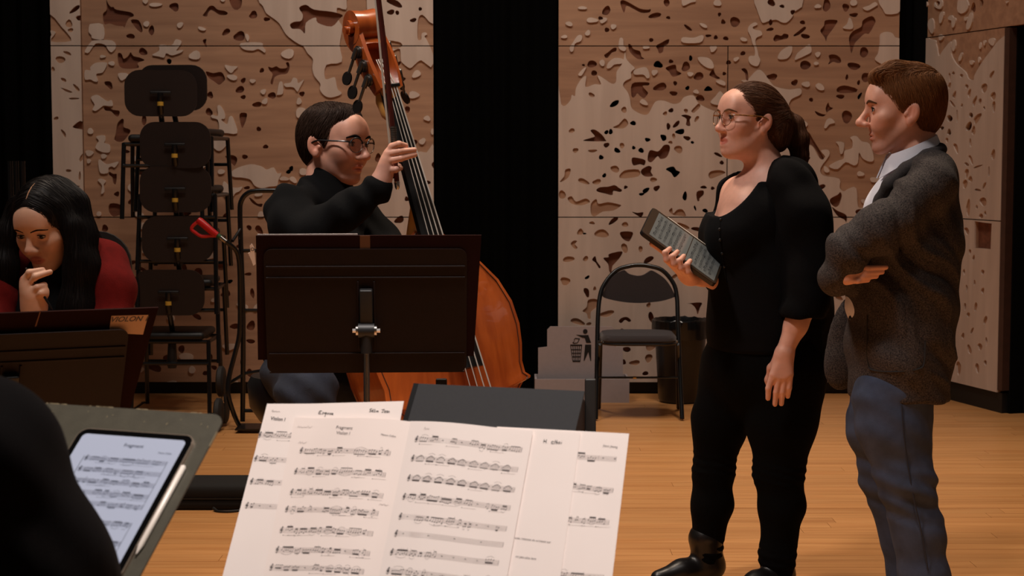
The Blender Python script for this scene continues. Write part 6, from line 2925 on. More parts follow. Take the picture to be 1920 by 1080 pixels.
hl(hs, HM, (-0.020, 0, 0.040), (0.106, 0.084, 0.090))
hl(hs, HM, (-0.045, 0, -0.01), (0.072, 0.070, 0.075), 0.03)
hc(hs, HM, (0.068, -0.035, 0.092), (0.070, 0.04, 0.094), 0.016, 0.017, 0.03)
hc(hs, HM, (0.025, -0.035, 0.105), (0.025, 0.035, 0.105), 0.026, 0.026, 0.03)
hl(hs, HM, (0.118, 0, 0.012), (0.056, 0.10, 0.068), 0.010, True)
hl(hs, HM, (0.085, 0.085, 0.0), (0.050, 0.045, 0.060), 0.010, True)
hl(hs, HM, (0.085, -0.085, 0.0), (0.050, 0.045, 0.060), 0.010, True)
for y_ in (-1, 1):
    hl(hs, HM, (-0.008, y_ * 0.088, -0.030), (0.028, 0.030, 0.040), 0.008, True)
    hl(hs, HM, (0.030, y_ * 0.080, -0.055), (0.050, 0.040, 0.050), 0.010, True)
hl(hs, HM, (0.025, 0, -0.10), (0.095, 0.12, 0.080), 0.012, True)
hl(hs, HM, (-0.045, 0, -0.125), (0.08, 0.09, 0.035), 0.012, True)
M_HAIR_M = mat('light_brown_hair', (122, 78, 44), 0.6, attr='tint', spec=0.2)
mh = organic('hair', hs, 0.0042, M_HAIR_M, man, 1, tint=ones)


def man_flow(q):
    top = smooth01((q[:, 2] - 0.075) / 0.04)[:, None]
    return top * np.array([0.8, 0.25, 0.15]) + (1 - top) * np.array([-0.35, 0, -0.9])


strands('hair_strands', hs, 9000, flow(HM, man_flow), 0.038, 5, 0.0007, M_HAIR_M, mh, 0.006, 2, 0.003, wav=0.15)

# shirt
M_SHIRT = mat('white_shirt_cotton', (226, 226, 236), 0.75, bump=(200, 0.1))
sh = Sdf()
sh.cone(w(1722, 318), w(1690, 400), 0.082, 0.10, 0.04, sq=((0, 1, 0), 0.85))
sh.chain([w(1690, 400), w(1655, 500), w(1636, 572)], [0.10, 0.088, 0.082], 0.05, sq=((0, 1, 0), 0.8))
shirt = organic('shirt', sh, 0.009, M_SHIRT, man, 2)
# shirt collar: a folded band around the neck, lower in front
m = MB()
vs, fs = [], []
NC = 40
for i in range(NC + 1):
    t = -0.93 + 1.86 * i / NC             # around the back of the neck, open in front
    a = math.pi * t
    cx = Vector((math.cos(a), math.sin(a), 0))   # t=0 is the back (+x)
    fr = (1 - math.cos(a)) / 2                    # 0 at back, 1 at front
    c = w(1712, 292).lerp(w(1712, 292), 0)
    top = Vector((w(1709, 262).x + 0.074 * cx.x, YM + 0.073 * cx.y, w(1700, 252).z - 0.062 * fr))
    bot = Vector((w(1709, 262).x + 0.090 * cx.x - 0.012 * fr, YM + 0.086 * cx.y, top.z - 0.036 - 0.034 * fr ** 3))
    vs += [top, bot, bot - cx * 0.004, top - cx * 0.004]
for i in range(NC):
    for j in range(4):
        fs.append((i * 4 + j, i * 4 + (j + 1) % 4, (i + 1) * 4 + (j + 1) % 4, (i + 1) * 4 + j))
fs += [(3, 2, 1, 0), (NC * 4, NC * 4 + 1, NC * 4 + 2, NC * 4 + 3)]
m.add(vs, fs, True)
m.build('shirt_collar', M_SHIRT, shirt)

# jacket
M_TWEED = mat('grey_brown_tweed', (32, 31, 33), 0.95, noise=(260, 0.5, (88, 80, 76)), bump=(500, 0.6), spec=0.15)
jk = Sdf()
sqb = ((0, 1, 0), 0.76)
jk.chain([w(1722, 372), w(1703, 450), w(1692, 560), w(1686, 650), w(1686, 780)], [0.118, 0.148, 0.152, 0.148, 0.148], 0.05, sq=sqb)
jk.cone(w(1748, 322, -0.10), w(1748, 322, 0.12), 0.062, 0.062, 0.06)
jk.cone(w(1746, 350, -0.17), w(1660, 425, -0.215), 0.072, 0.066, 0.05)       # near upper arm
jk.cone(w(1660, 425, -0.215), w(1592, 468, -0.205), 0.066, 0.060, 0.03)
jk.chain([w(1592, 466, -0.205), w(1600, 452, -0.05), w(1640, 440, 0.08)], [0.058, 0.052, 0.05], 0.03)   # folded forearm
jk.chain([w(1735, 350, 0.19), w(1640, 470, 0.24), w(1590, 500, 0.14), w(1573, 522, -0.08), w(1566, 523, -0.15), w(1570, 521, -0.195)], [0.072, 0.062, 0.050, 0.040, 0.036, 0.030], 0.04)  # far arm
jk.cone(w(1590, 485, -0.175), w(1574, 520, -0.15), 0.050, 0.040, 0.05)
# neck opening, front opening and hem
jk.cone(w(1706, 275), w(1660, 330), 0.082, 0.062, 0.02, True)
jk.cone(w(1655, 335), w(1628, 385, -0.02), 0.060, 0.040, 0.02, True)
zh = w(1690, 745).z
jk.box((w(1690, 800).x, YM, zh - 0.15), (0.5, 0.6, 0.15), None, 0.004, 0.008, True)
def sleeve_folds(p):
    # creases across the bent near sleeve
    a, b_ = np.array(w(1735, 350, -0.19)), np.array(w(1585, 470, -0.21))
    t = ((p - a) @ (b_ - a)) / np.dot(b_ - a, b_ - a)
    m_ = smooth01((t + 0.05) / 0.2) * smooth01((1.15 - t) / 0.2) * smooth01((YM - 0.08 - p[:, 1]) / 0.05)
    ph = t * 17 + 1.6 * np.sin(p[:, 2] * 19 + 1.0) + 0.8 * np.sin(p[:, 0] * 31)
    return 0.0105 * m_ * np.sin(ph) ** 3


jk.disp = addf(folds(0.0022, (38, 10, 52), (9, 6, 7)), sleeve_folds, folds(0.0022, (14, 0, 30), (20, 5, 6), 0.3))
jacket = organic('jacket', jk, 0.008, M_TWEED, man, 2)
# far front of the open jacket
ff = Sdf()
ff.ell(w(1588, 640, 0.13), (0.062, 0.025, 0.150), np.array(Matrix.Rotation(math.radians(10), 3, 'Y')), 0.02)
ff.ell(w(1578, 690, 0.12), (0.048, 0.022, 0.060), None, 0.03)
organic('jacket_front', ff, 0.008, M_TWEED, jacket, 2)
# collar and lapel
cl = Sdf()
ring = [w(1648, 378, -0.06), w(1668, 346, -0.098), w(1700, 318, -0.108), w(1738, 293, -0.092), w(1762, 280, -0.03), w(1763, 280, 0.03), w(1742, 292, 0.085), w(1700, 312, 0.10)]
ring = [Vector(r) for r in ring]
cl.chain(ring, [0.018, 0.021, 0.022, 0.020, 0.018, 0.018, 0.02, 0.02], 0.012)
cl.chain([w(1640, 392, -0.055), w(1650, 372, -0.06)], [0.010, 0.016], 0.01)
organic('jacket_collar', cl, 0.006, mat('dark_collar_tweed', (44, 42, 46), 0.95, noise=(420, 0.4, (74, 68, 66)), bump=(700, 0.4)), jacket, 1)
# pocket seam and a button
ps = [(1626, 590), (1625, 640), (1627, 680), (1636, 694), (1680, 697), (1722, 692), (1733, 680), (1735, 640)]
pp = [hit(jk, a, b_, YM - 0.5, YM + 0.2) for a, b_ in ps]
pp = [p + Vector((0, -0.001, 0)) for p in pp if p is not None]
if len(pp) > 3:
    m = MB()
    m.tube(catmull(pp, 4, False), 0.0024, 6)
    m.build('pocket_seam', mat('dark_seam', (34, 31, 30), 0.9), jacket)
bt_ = hit(jk, 1596, 596, YM - 0.5, YM + 0.2)
if bt_:
    m = MB()
    m.sphere(tuple(bt_), (0.008, 0.004, 0.008), 8)
    m.build('button', M_BLKPLAST, jacket)

# jeans and shoes
M_JEANS = mat('dark_blue_denim', (54, 64, 86), 0.9, noise=(18, 0.28), bump=(500, 0.3))
jn = Sdf()
fnL, fnR = Vector((w(1748, 1170, -0.10).x, YM - 0.10, 0.05)), Vector((w(1722, 1170, 0.12).x, YM + 0.12, 0.05))
jn.chain([w(1672, 745, -0.07), w(1676, 800, -0.08), w(1698, 900, -0.10), w(1722, 1000, -0.10), w(1733, 1080, -0.10), fnL], [0.118, 0.104, 0.080, 0.072, 0.068, 0.060], 0.04)
jn.chain([w(1655, 745, 0.09), w(1645, 800, 0.10), w(1662, 900, 0.12), w(1690, 1000, 0.12), w(1702, 1080, 0.12), fnR], [0.100, 0.088, 0.074, 0.062, 0.058, 0.055], 0.04)
jn.cone(w(1690, 715, -0.07), w(1690, 715, 0.09), 0.092, 0.09, 0.05)
zk = w(1700, 905).z
jn.disp = addf(folds(0.002, (30, 14, 60), (12, 5, 9)), folds(0.0035, (60, 10, 120), (14, 4, 9), 0.6, zk - 0.12, zk + 0.10))
jeans = organic('jeans', jn, 0.008, M_JEANS, man, 1)
sm_ = [hit(jn, a, b_, YM - 0.5, YM + 0.3) for a, b_ in ((1690, 760), (1693, 800), (1700, 860), (1712, 930), (1728, 1000), (1740, 1070))]
sm_ = [p + Vector((0, -0.003, 0)) for p in sm_ if p is not None]
if len(sm_) > 2:
    m = MB()
    m.tube(catmull(sm_, 4, False), 0.002, 6)
    m.build('side_seam', mat('denim_seam', (36, 38, 48), 0.9), jeans)
M_SHOE = mat('dark_leather', (24, 20, 18), 0.4)
for fp in (fnL, fnR):
    so = Sdf()
    so.chain([(fp.x + 0.05, fp.y, 0.045), (fp.x - 0.06, fp.y, 0.042), (fp.x - 0.17, fp.y, 0.032)], [0.042, 0.040, 0.030], 0.03, sq=((0, 0, 1), 1.0))
    so.cone((fp.x, fp.y, 0.12), (fp.x, fp.y, 0.05), 0.048, 0.048, 0.03)
    so.box((fp.x, fp.y, -0.05), (0.5, 0.3, 0.05), None, 0.001, 0.004, True)
    organic('shoe', so, 0.008, M_SHOE, man, 1)

# ------------------------------------------------------------------ woman with the tablet
YW = 5.6
w = lambda px, py, dy=0.0: P(px, py, YW + dy)
wom = empty('person', (w(1410, 1100).x, YW, 0), 'woman in black cardigan and trousers with glasses and ponytail, holding a tablet', 'person')
HW = Head(w(1404, 221), (-0.92, -0.40, 0.03), (0.02, 0, 1), 1.03, 1.09)
S = Sdf()
head_field(S, HW, True, 0.55, 1.12, 0.0065, -0.002, 0.0062, 0.92, 1.3)
hl(S, HW, (0.03, 0, -0.085), (0.050, 0.052, 0.035), 0.03)           # soft under-chin
S.cone(HW.w(-0.025, 0, -0.06), w(1440, 325), 0.056, 0.062, 0.035)
S.cone(w(1385, 362, 0.10), w(1490, 350, -0.10), 0.055, 0.055, 0.06)
S.ell(w(1410, 402), (0.116, 0.140, 0.122), None, 0.06)
S.ell(w(1375, 442, -0.085), (0.072, 0.078, 0.066), None, 0.04)
S.ell(w(1361, 442, 0.05), (0.070, 0.072, 0.066), None, 0.04)
arm = Sdf()
arm.chain([w(1515, 560, -0.20), w(1492, 610, -0.21), w(1472, 657, -0.22)], [0.040, 0.035, 0.0265], 0.02)
K = [(1449, 703), (1460, 707), (1471, 707), (1481, 701)]
Tm = [(1441, 728), (1455, 735), (1467, 735), (1479, 727)]
Tp = [(1440, 747), (1453, 758), (1465, 757), (1477, 743)]
for i in range(4):
    arm.cone(w(1470 - 4 + i * 3, 664, -0.22), w(*K[i], -0.235), 0.019, 0.0118, 0.02)
    arm.chain([w(*K[i], -0.235), w(*Tm[i], -0.232), w(*Tp[i], -0.222)], [0.0112, 0.0100, 0.0082], 0.003)
arm.chain([w(1462, 668, -0.225), w(1446, 690, -0.20), w(1440, 712, -0.19), w(1441, 726, -0.19)], [0.016, 0.012, 0.0095, 0.0078], 0.012)
# right hand under the tablet
rh = Sdf()
FN = [((1278, 514, -0.17), (1250, 487, -0.262), (1247, 474, -0.262), (1256, 466, -0.232)), ((1286, 517, -0.17), (1264, 495, -0.262), (1261, 481, -0.262), (1270, 472, -0.232)),
      ((1294, 520, -0.17), (1277, 503, -0.258), (1274, 489, -0.260), (1282, 480, -0.230)), ((1301, 523, -0.17), (1290, 510, -0.252), (1288, 497, -0.254), (1294, 489, -0.228))]
for f_ in FN:
    rh.chain([w(*f_[0]), w(*f_[1]), w(*f_[2]), w(*f_[3])], [0.012, 0.0098, 0.0092, 0.0078], 0.005)
rh.chain([w(1296, 512, -0.14), w(1250, 474, -0.17), w(1222, 457, -0.19)], [0.016, 0.012, 0.0085], 0.01)
rh.chain([w(1292, 520, -0.16), w(1318, 520, -0.12), w(1350, 530, 0.0)], [0.026, 0.024, 0.032], 0.03)
multi('body', [(S, 0.0025, 1), (arm, 0.003, 1), (rh, 0.0026, 1)], M_SKIN_W, wom, face_tint(HW, 0, (0.86, 0.52, 0.50)))
eyes(HW, wom, (60, 70, 66), (1, 0.05, 0.0), (104, 74, 52), 0.0026, S)
m = MB()
m.tube(catmull([HW.v(0.0765, -0.017, -0.0692), HW.v(0.0850, 0, -0.0688), HW.v(0.0765, 0.017, -0.0692)], 4, False), 0.0030, 8)
m.build('teeth', mat('tooth_white', (232, 224, 214), 0.3), wom)
M_GOLD = mat('thin_gold_frame', (150, 112, 80), 0.3, 0.8)
M_TORT = mat('tortoiseshell', (60, 34, 22), 0.3, noise=(160, 0.5, (190, 130, 70)))
glasses(HW, wom, M_GOLD, M_TORT, (0.0225, 0.0215))
# hair pulled back
hs = Sdf()
hl(hs, HW, (-0.016, 0, 0.032), (0.102, 0.080, 0.083))
hl(hs, HW, (-0.052, 0, 0.0), (0.066, 0.066, 0.072), 0.03)
hl(hs, HW, (0.112, 0, 0.002), (0.066, 0.10, 0.088), 0.010, True)
for y_ in (-1, 1):
    hl(hs, HW, (0.088, y_ * 0.080, -0.02), (0.066, 0.05, 0.080), 0.012, True)
    hl(hs, HW, (-0.010, y_ * 0.090, -0.036), (0.026, 0.032, 0.040), 0.008, True)
    hl(hs, HW, (0.030, y_ * 0.075, -0.075), (0.050, 0.040, 0.050), 0.010, True)
hl(hs, HW, (0.03, 0, -0.11), (0.085, 0.12, 0.075), 0.012, True)
hl(hs, HW, (-0.05, 0, -0.125), (0.08, 0.10, 0.040), 0.012, True)
hs.ell(w(1462, 246, -0.005), (0.036, 0.046, 0.066), None, 0.06)
hs.chain([HW.w(-0.112, 0.005, 0.012), w(1488, 235, 0.03), w(1496, 262, 0.02), w(1500, 292, 0.02), w(1506, 318, 0.03)], [0.026, 0.030, 0.032, 0.024, 0.010], 0.02)
M_HAIR_W = mat('dark_auburn_hair', (92, 58, 38), 0.6, attr='tint', spec=0.2)
wh = organic('hair', hs, 0.0042, M_HAIR_W, wom, 1, tint=ones)


def wom_flow(q):
    back = np.maximum(smooth01((-0.10 - q[:, 0]) / 0.02), smooth01((-0.045 - q[:, 2]) / 0.02))[:, None]
    back = np.maximum(back, (smooth01((0.0 - q[:, 2]) / 0.02) * smooth01((-0.055 - q[:, 0]) / 0.02))[:, None])
    tgt = np.array([-0.125, 0.0, 0.012]) - q
    tgt = tgt / (np.linalg.norm(tgt, axis=1)[:, None] + 1e-6)
    return (1 - back) * tgt + back * np.array([-0.05, 0, -1.0])


strands('hair_strands', hs, 9000, flow(HW, wom_flow), 0.060, 6, 0.0006, M_HAIR_W, wh, 0.006, 3, 0.0025, wav=0.10)

# black top with a deep neckline
M_TOP = mat('black_jersey', (10, 10, 12), 0.95, bump=(400, 0.2), spec=0.15)
M_CARD = mat('black_knit', (7, 6, 7), 0.95, bump=(600, 0.3), spec=0.12)
tp = Sdf()
tp.ell(w(1410, 405), (0.135, 0.158, 0.135), None, 0.06)
tp.ell(w(1373, 442, -0.09), (0.090, 0.094, 0.086), None, 0.05)
tp.ell(w(1359, 442, 0.05), (0.088, 0.09, 0.085), None, 0.05)
tp.chain([w(1420, 440), w(1432, 530), w(1432, 600), w(1432, 648)], [0.150, 0.165, 0.175, 0.180], 0.06, sq=((0, 1, 0), 1.05))
tp.cone(w(1388, 366, 0.11), w(1490, 350, -0.11), 0.050, 0.052, 0.05)
# neckline cut: a slanted scoop over the front
tp.ell(w(1386, 337, -0.05), (0.050, 0.30, 0.150), np.array(Matrix.Rotation(math.radians(38), 3, 'Y')), 0.006, True)
tp.box((w(1430, 700).x, YW, w(1430, 655).z - 0.1), (0.5, 0.5, 0.1), None, 0.004, 0.01, True)
tp.disp = folds(0.003, (30, 20, 36), (11, 7, 8), 0.0, w(1400, 640).z, w(1400, 450).z)
top = organic('top', tp, 0.0075, M_TOP, wom, 1)
ax = [hit(tp, a, b_, YW - 0.6, YW + 0.2) for a, b_ in ((1351, 412), (1349, 430), (1350, 450), (1354, 475), (1358, 500), (1362, 530))]
ax = [p for p in ax if p is not None]
if len(ax) > 2:
    m = MB()
    m.tube(catmull(ax, 4, False), 0.003, 6)
    m.build('button_band', M_TOP, top)
    for p in ax[:5]:
        m = MB()
        m.sphere((p.x, p.y - 0.003, p.z), (0.005, 0.003, 0.005), 8)
        m.build('button', M_BLKPLAST, top)
# cardigan
cg_ = Sdf()
cg_.chain([w(1490, 352, -0.13), w(1516, 400, -0.17), w(1526, 500, -0.18), w(1510, 575, -0.205), w(1502, 600, -0.21)], [0.066, 0.068, 0.064, 0.062, 0.062], 0.04)
cg_.chain([w(1374, 366, 0.14), w(1372, 420, 0.19), w(1372, 510, 0.20), w(1345, 528, 0.05)], [0.060, 0.062, 0.058, 0.046], 0.04)
cg_.cone(w(1398, 345, 0.12), w(1478, 335, -0.10), 0.052, 0.056, 0.04)
cg_.chain([w(1470, 352, 0.0), w(1478, 450, 0.0), w(1486, 560, 0.0), w(1490, 660, 0.0)], [0.105, 0.120, 0.125, 0.120], 0.05, sq=((0, 1, 0), 0.75))
cg_.cone(HW.w(0.0, 0, -0.03), w(1434, 322), 0.070, 0.066, 0.012, True)
cg_.ell(w(1391, 346, -0.08), (0.058, 0.22, 0.165), np.array(Matrix.Rotation(math.radians(33), 3, 'Y')), 0.008, True)
cz = w(1500, 588, -0.2)
cg_.box((cz.x, cz.y - 0.02, cz.z - 0.07), (0.14, 0.08, 0.06), np.array(Matrix.Rotation(math.radians(6), 3, 'Y')), 0.004, 0.006, True)
cg_.box((w(1470, 740).x, YW, w(1470, 700).z - 0.1), (0.5, 0.5, 0.1), None, 0.004, 0.02, True)
cg_.disp = addf(folds(0.004, (30, 24, 40), (9, 8, 7)), folds(0.003, (60, 10, 20), (6, 5, 12), 0.4))
organic('cardigan', cg_, 0.0075, M_CARD, wom, 1)
# trousers
M_TRS = mat('black_trousers', (6, 6, 6), 0.95, bump=(500, 0.2), spec=0.1)
ts = Sdf()
ts.chain([w(1432, 600), w(1434, 680)], [0.180, 0.195], 0.05, sq=((0, 1, 0), 1.15))
gl_, gr_ = w(1323, 1075, 0.08), w(1456, 1080, -0.06)
ts.chain([w(1385, 690, 0.06), w(1350, 790, 0.07), w(1338, 880, 0.08), w(1335, 945, 0.08), w(1325, 1040, 0.08), gl_], [0.130, 0.092, 0.066, 0.067, 0.046, 0.044], 0.03)
ts.chain([w(1475, 690, -0.05), w(1466, 790, -0.06), w(1460, 885, -0.06), w(1466, 945, -0.06), w(1458, 1040, -0.06), gr_], [0.140, 0.114, 0.079, 0.073, 0.056, 0.052], 0.03)
zk, za = w(1400, 880).z, w(1400, 1040).z
ts.disp = addf(folds(0.0015, (24, 16, 40), (9, 5, 8)), folds(0.003, (30, 0, 230), (14, 4, 9), 0.6, zk - 0.06, zk + 0.07), folds(0.003, (30, 0, 220), (12, 4, 9), 0.2, za - 0.06, za + 0.06))
organic('trousers', ts, 0.0075, M_TRS, wom, 1)
M_BOOT = mat('black_boot_leather', (18, 16, 16), 0.35)
for (g_, dx, dy) in ((gl_, -0.92, -0.40), (gr_, -0.80, -0.6)):
    so = Sdf()
    d_ = Vector((dx, dy, 0)).normalized()
    b0_ = Vector((g_.x, g_.y, 0))
    so.chain([b0_ - d_ * 0.03 + Vector((0, 0, 0.05)), b0_ + d_ * 0.09 + Vector((0, 0, 0.042)), b0_ + d_ * 0.18 + Vector((0, 0, 0.028))], [0.040, 0.038, 0.028], 0.03)
    so.cone(b0_ + Vector((0, 0, 0.145)), b0_ - d_ * 0.01 + Vector((0, 0, 0.05)), 0.060, 0.046, 0.03)
    so.box((g_.x, g_.y, -0.05), (0.5, 0.5, 0.05), None, 0.001, 0.004, True)
    organic('boot', so, 0.007, M_BOOT, wom, 1)

# the tablet in her hand
o_ = P(1202, 434, YW - 0.235)
e1 = P(1338, 532, YW - 0.235) - o_
e2 = P(1249, 409, YW - 0.06) - o_
ux = e1.normalized()
uy = (e2 - ux * e2.dot(ux)).normalized()
uz = ux.cross(uy)
Lx, Ly = 0.290, 0.205
Mt = frame(o_ + ux * (Lx / 2) + uy * (Ly / 2), ux, uy, uz)
tb = empty('tablet', o_, 'dark cased tablet with a score on screen held in the standing woman\'s hand', 'tablet')
m = MB()
m.prism(rrect(Lx, Ly, 0.016), -0.012, 0.0, Mt)
m.build('case', mat('black_tablet_case', (20, 18, 18), 0.4), tb)
m = MB()
m.prism(rrect(Lx - 0.004, Ly - 0.004, 0.014), 0.0, 0.0015, Mt)
m.build('rim', mat('bronze_rim', (90, 74, 60), 0.35, 0.6), tb)
M_SCRD = mat('dim_grey_screen', (104, 106, 104), 0.12, emit=((120, 122, 120), 0.10))
shX = Sheet(Mt.translation.copy(), ux, uy, uz, lambda u, v: 0.0026)
for k, (x0, x1) in enumerate(((-0.118, 0.018), (0.021, 0.135))):
    m = MB()
    m.prism([(x0, -0.088), (x1, -0.088), (x1, 0.088), (x0, 0.088)], 0.0015, 0.0025, Mt)
    sc_ = m.build('screen_page', M_SCRD, tb)
    ik, ln = Ink(shX), Ink(shX)
    for j in range(6):
        xx = x0 + 0.016 + j * 0.0185
        if xx < x1 - 0.01:
            staff(ik, ln, (xx, -0.075), (xx, 0.075), 0.0017, 300 + k * 10 + j, 1.0, False)
    ik.build('notation', mat('screen_dark_pixels', (38, 38, 46), 0.2), sc_)['kind'] = 'stuff'
    ln.build('staff_lines', mat('screen_dim_pixels', (78, 80, 80), 0.2), sc_)['kind'] = 'stuff'
m = MB()
m.tube([Mt @ Vector((-0.085, Ly / 2 + 0.004, -0.004)), Mt @ Vector((0.075, Ly / 2 + 0.004, -0.004))], 0.0045, 10)
st_ = m.build('stylus', mat('white_glossy_plastic', (236, 226, 214), 0.3))
tag(st_, 'white stylus along the far edge of the tablet held by the standing woman', 'stylus')

# ------------------------------------------------------------------ bass player
YB_ = 5.2
w = lambda px, py, dy=0.0: P(px, py, YB_ + dy)
bp_ = empty('person', (w(580, 900).x, YB_, 0), 'dark-haired bass player with glasses and black turtleneck, seated behind the brown stand', 'person')
HB = Head(w(629, 267), (0.84, -0.53, -0.06), (0.03, 0.02, 1), 1.05)
S = Sdf()
head_field(S, HB, False, 1.15, 0.98, 0.002, -0.002)
S.cone(HB.w(-0.030, 0, -0.05), w(606, 372), 0.056, 0.060, 0.03)
hd2 = Sdf()
YH = -0.27
hd2.cone(w(690, 365, -0.26), w(712, 348, -0.27), 0.032, 0.029, 0.02)
kn = [(735, 275), (727, 289), (724, 303), (731, 319)]
mid = [(748, 270), (750, 284), (752, 297), (742, 318)]
tip_ = [(761, 273), (777, 281), (778, 290), (751, 315)]
for i in range(4):
    hd2.cone(w(713, 343, YH), w(*kn[i], YH - 0.004), 0.020, 0.0105, 0.02)
    hd2.chain([w(*kn[i], YH - 0.008), w(*mid[i], YH - 0.020), w(*tip_[i], YH + 0.004)], [0.0112, 0.0094, 0.0076], 0.003)
hd2.chain([w(716, 338, YH), w(734, 322, YH + 0.05), w(748, 312, YH + 0.06)], [0.020, 0.013, 0.009], 0.015)
lft = Sdf()
lft.chain([w(760, 520, -0.15), w(800, 560, -0.22), w(815, 580, -0.24)], [0.034, 0.03, 0.02], 0.03)
tor = Sdf()
tor.cone(w(606, 380), w(585, 650), 0.07, 0.10, 0.05)
multi('body', [(S, 0.0023, 1), (hd2, 0.0026, 1), (lft, 0.008, 1), (tor, 0.02, 1)], M_SKIN_M, bp_, face_tint(HB, 0.75, (0.88, 0.66, 0.64)))
eyes(HB, bp_, (44, 30, 24), (1, 0.1, 0.0), (30, 21, 18), 0.0036, S)
M_GUN = mat('gunmetal_frame', (120, 112, 106), 0.3, 0.8)
M_DKF = mat('dark_brow_frame', (22, 19, 18), 0.3)
glasses(HB, bp_, M_GUN, M_DKF, (0.0235, 0.0210), M_DKF)
hs = Sdf()
hl(hs, HB, (-0.020, 0, 0.032), (0.105, 0.083, 0.084))
hl(hs, HB, (-0.045, 0, -0.01), (0.072, 0.070, 0.075), 0.03)
hc(hs, HB, (0.036, -0.030, 0.080), (0.034, 0.02, 0.082), 0.020, 0.020, 0.03)
hl(hs, HB, (0.110, 0, 0.006), (0.060, 0.10, 0.074), 0.010, True)
for y_ in (-1, 1):
    hl(hs, HB, (0.082, y_ * 0.075, 0.018), (0.050, 0.040, 0.060), 0.010, True)
    hl(hs, HB, (-0.008, y_ * 0.088, -0.030), (0.028, 0.030, 0.040), 0.008, True)
    hl(hs, HB, (0.034, y_ * 0.080, -0.060), (0.046, 0.040, 0.040), 0.010, True)
hl(hs, HB, (0.025, 0, -0.10), (0.095, 0.12, 0.080), 0.012, True)
hl(hs, HB, (-0.045, 0, -0.135), (0.08, 0.09, 0.040), 0.012, True)
M_HAIR_B = mat('dark_brown_hair', (56, 39, 30), 0.6, attr='tint', spec=0.2)
bh = organic('hair', hs, 0.0042, M_HAIR_B, bp_, 1, tint=ones)


def bass_flow(q):
    top_ = smooth01((q[:, 2] - 0.07) / 0.04)[:, None]
    return top_ * np.array([0.6, -0.5, 0.1]) + (1 - top_) * np.array([-0.4, 0, -0.85])


strands('hair_strands', hs, 8000, flow(HB, bass_flow), 0.036, 5, 0.0007, M_HAIR_B, bh, 0.006, 4, 0.003, wav=0.14)
M_TURT = mat('black_wool', (8, 8, 9), 0.95, bump=(500, 0.3), spec=0.15)
ju = Sdf()
ju.chain([w(618, 332), w(610, 352), w(604, 385)], [0.060, 0.064, 0.070], 0.02)
ju.chain([w(602, 415), w(595, 500), w(588, 640)], [0.110, 0.135, 0.14], 0.06, sq=((0.85, -0.3, 0), 0.85))
ju.cone(w(545, 392, -0.12), w(668, 400, 0.12), 0.062, 0.060, 0.06)
ju.chain([w(545, 392, -0.14), w(552, 425, -0.22), w(585, 436, -0.28)], [0.070, 0.066, 0.058], 0.04)
ju.chain([w(585, 436, -0.28), w(650, 395, -0.28), w(712, 352, -0.268)], [0.056, 0.050, 0.041], 0.03)
ju.chain([w(668, 402, 0.14), w(715, 450, 0.10), w(760, 520, -0.12)], [0.066, 0.056, 0.048], 0.04)
wr_ = w(712, 350, -0.268)
ud = (w(712, 350, -0.268) - w(650, 395, -0.28)).normalized()
ju.disp = addf(folds(0.004, (44, 20, 40), (10, 8, 7)), folds(0.003, (80, 0, 60), (9, 5, 12), 0.4))
ju_ = organic('turtleneck_sweater', ju, 0.0075, M_TURT, bp_, 1)
jb = Sdf()
jb.chain([w(585, 660, 0.05), w(560, 700, -0.05), w(575, 735, -0.38), w(575, 1000, -0.40), w(580, 1130, -0.42)], [0.15, 0.105, 0.080, 0.062, 0.055], 0.04)
jb.chain([w(610, 670, 0.10), w(690, 720, 0.0), w(760, 760, -0.10), w(770, 1000, -0.02), w(770, 1100, 0.0)], [0.13, 0.10, 0.075, 0.062, 0.055], 0.04)
jb.disp = folds(0.005, (44, 20, 60), (10, 8, 7))
organic('jeans', jb, 0.012, mat('navy_denim', (30, 34, 46), 0.9, noise=(30, 0.25), bump=(500, 0.3)), bp_, 1)
for p in (w(580, 1130, -0.42), w(770, 1100, 0.0)):
    so = Sdf()
    so.chain([(p.x - 0.03, p.y, 0.045), (p.x + 0.10, p.y - 0.08, 0.038)], [0.042, 0.032], 0.03)
    so.cone((p.x, p.y, 0.15), (p.x, p.y, 0.05), 0.05, 0.045, 0.03)
    so.box((p.x, p.y, -0.05), (0.5, 0.5, 0.05), None, 0.001, 0.004, True)
    organic('shoe', so, 0.012, M_SHOE, bp_, 1)
# stool
stz = w(556, 705, 0.05)
sto = empty('bass_stool', (stz.x, stz.y, 0), 'black padded stool carrying the bass player', 'stool')
m = MB()
zs = w(520, 700, 0.05).z
m.lathe([(0.02, zs - 0.15), (0.115, zs - 0.145), (0.145, zs - 0.10), (0.152, zs - 0.03), (0.140, zs - 0.005), (0.11, zs), (0.02, zs)], 32, Matrix.Translation((stz.x, stz.y, 0)))
m.build('seat', mat('black_vinyl', (12, 11, 11), 0.4), sto)
m = MB()
m.tube([(stz.x, stz.y, zs - 0.14), (stz.x, stz.y, 0.02)], 0.024, 12)
m.build('column', M_BLKTUBE, sto)
m = MB()
m.lathe([(0.19, 0.001), (0.19, 0.012), (0.05, 0.03), (0.03, 0.05)], 32, Matrix.Translation((stz.x, stz.y, 0)))
m.build('base', M_BLKTUBE, sto)

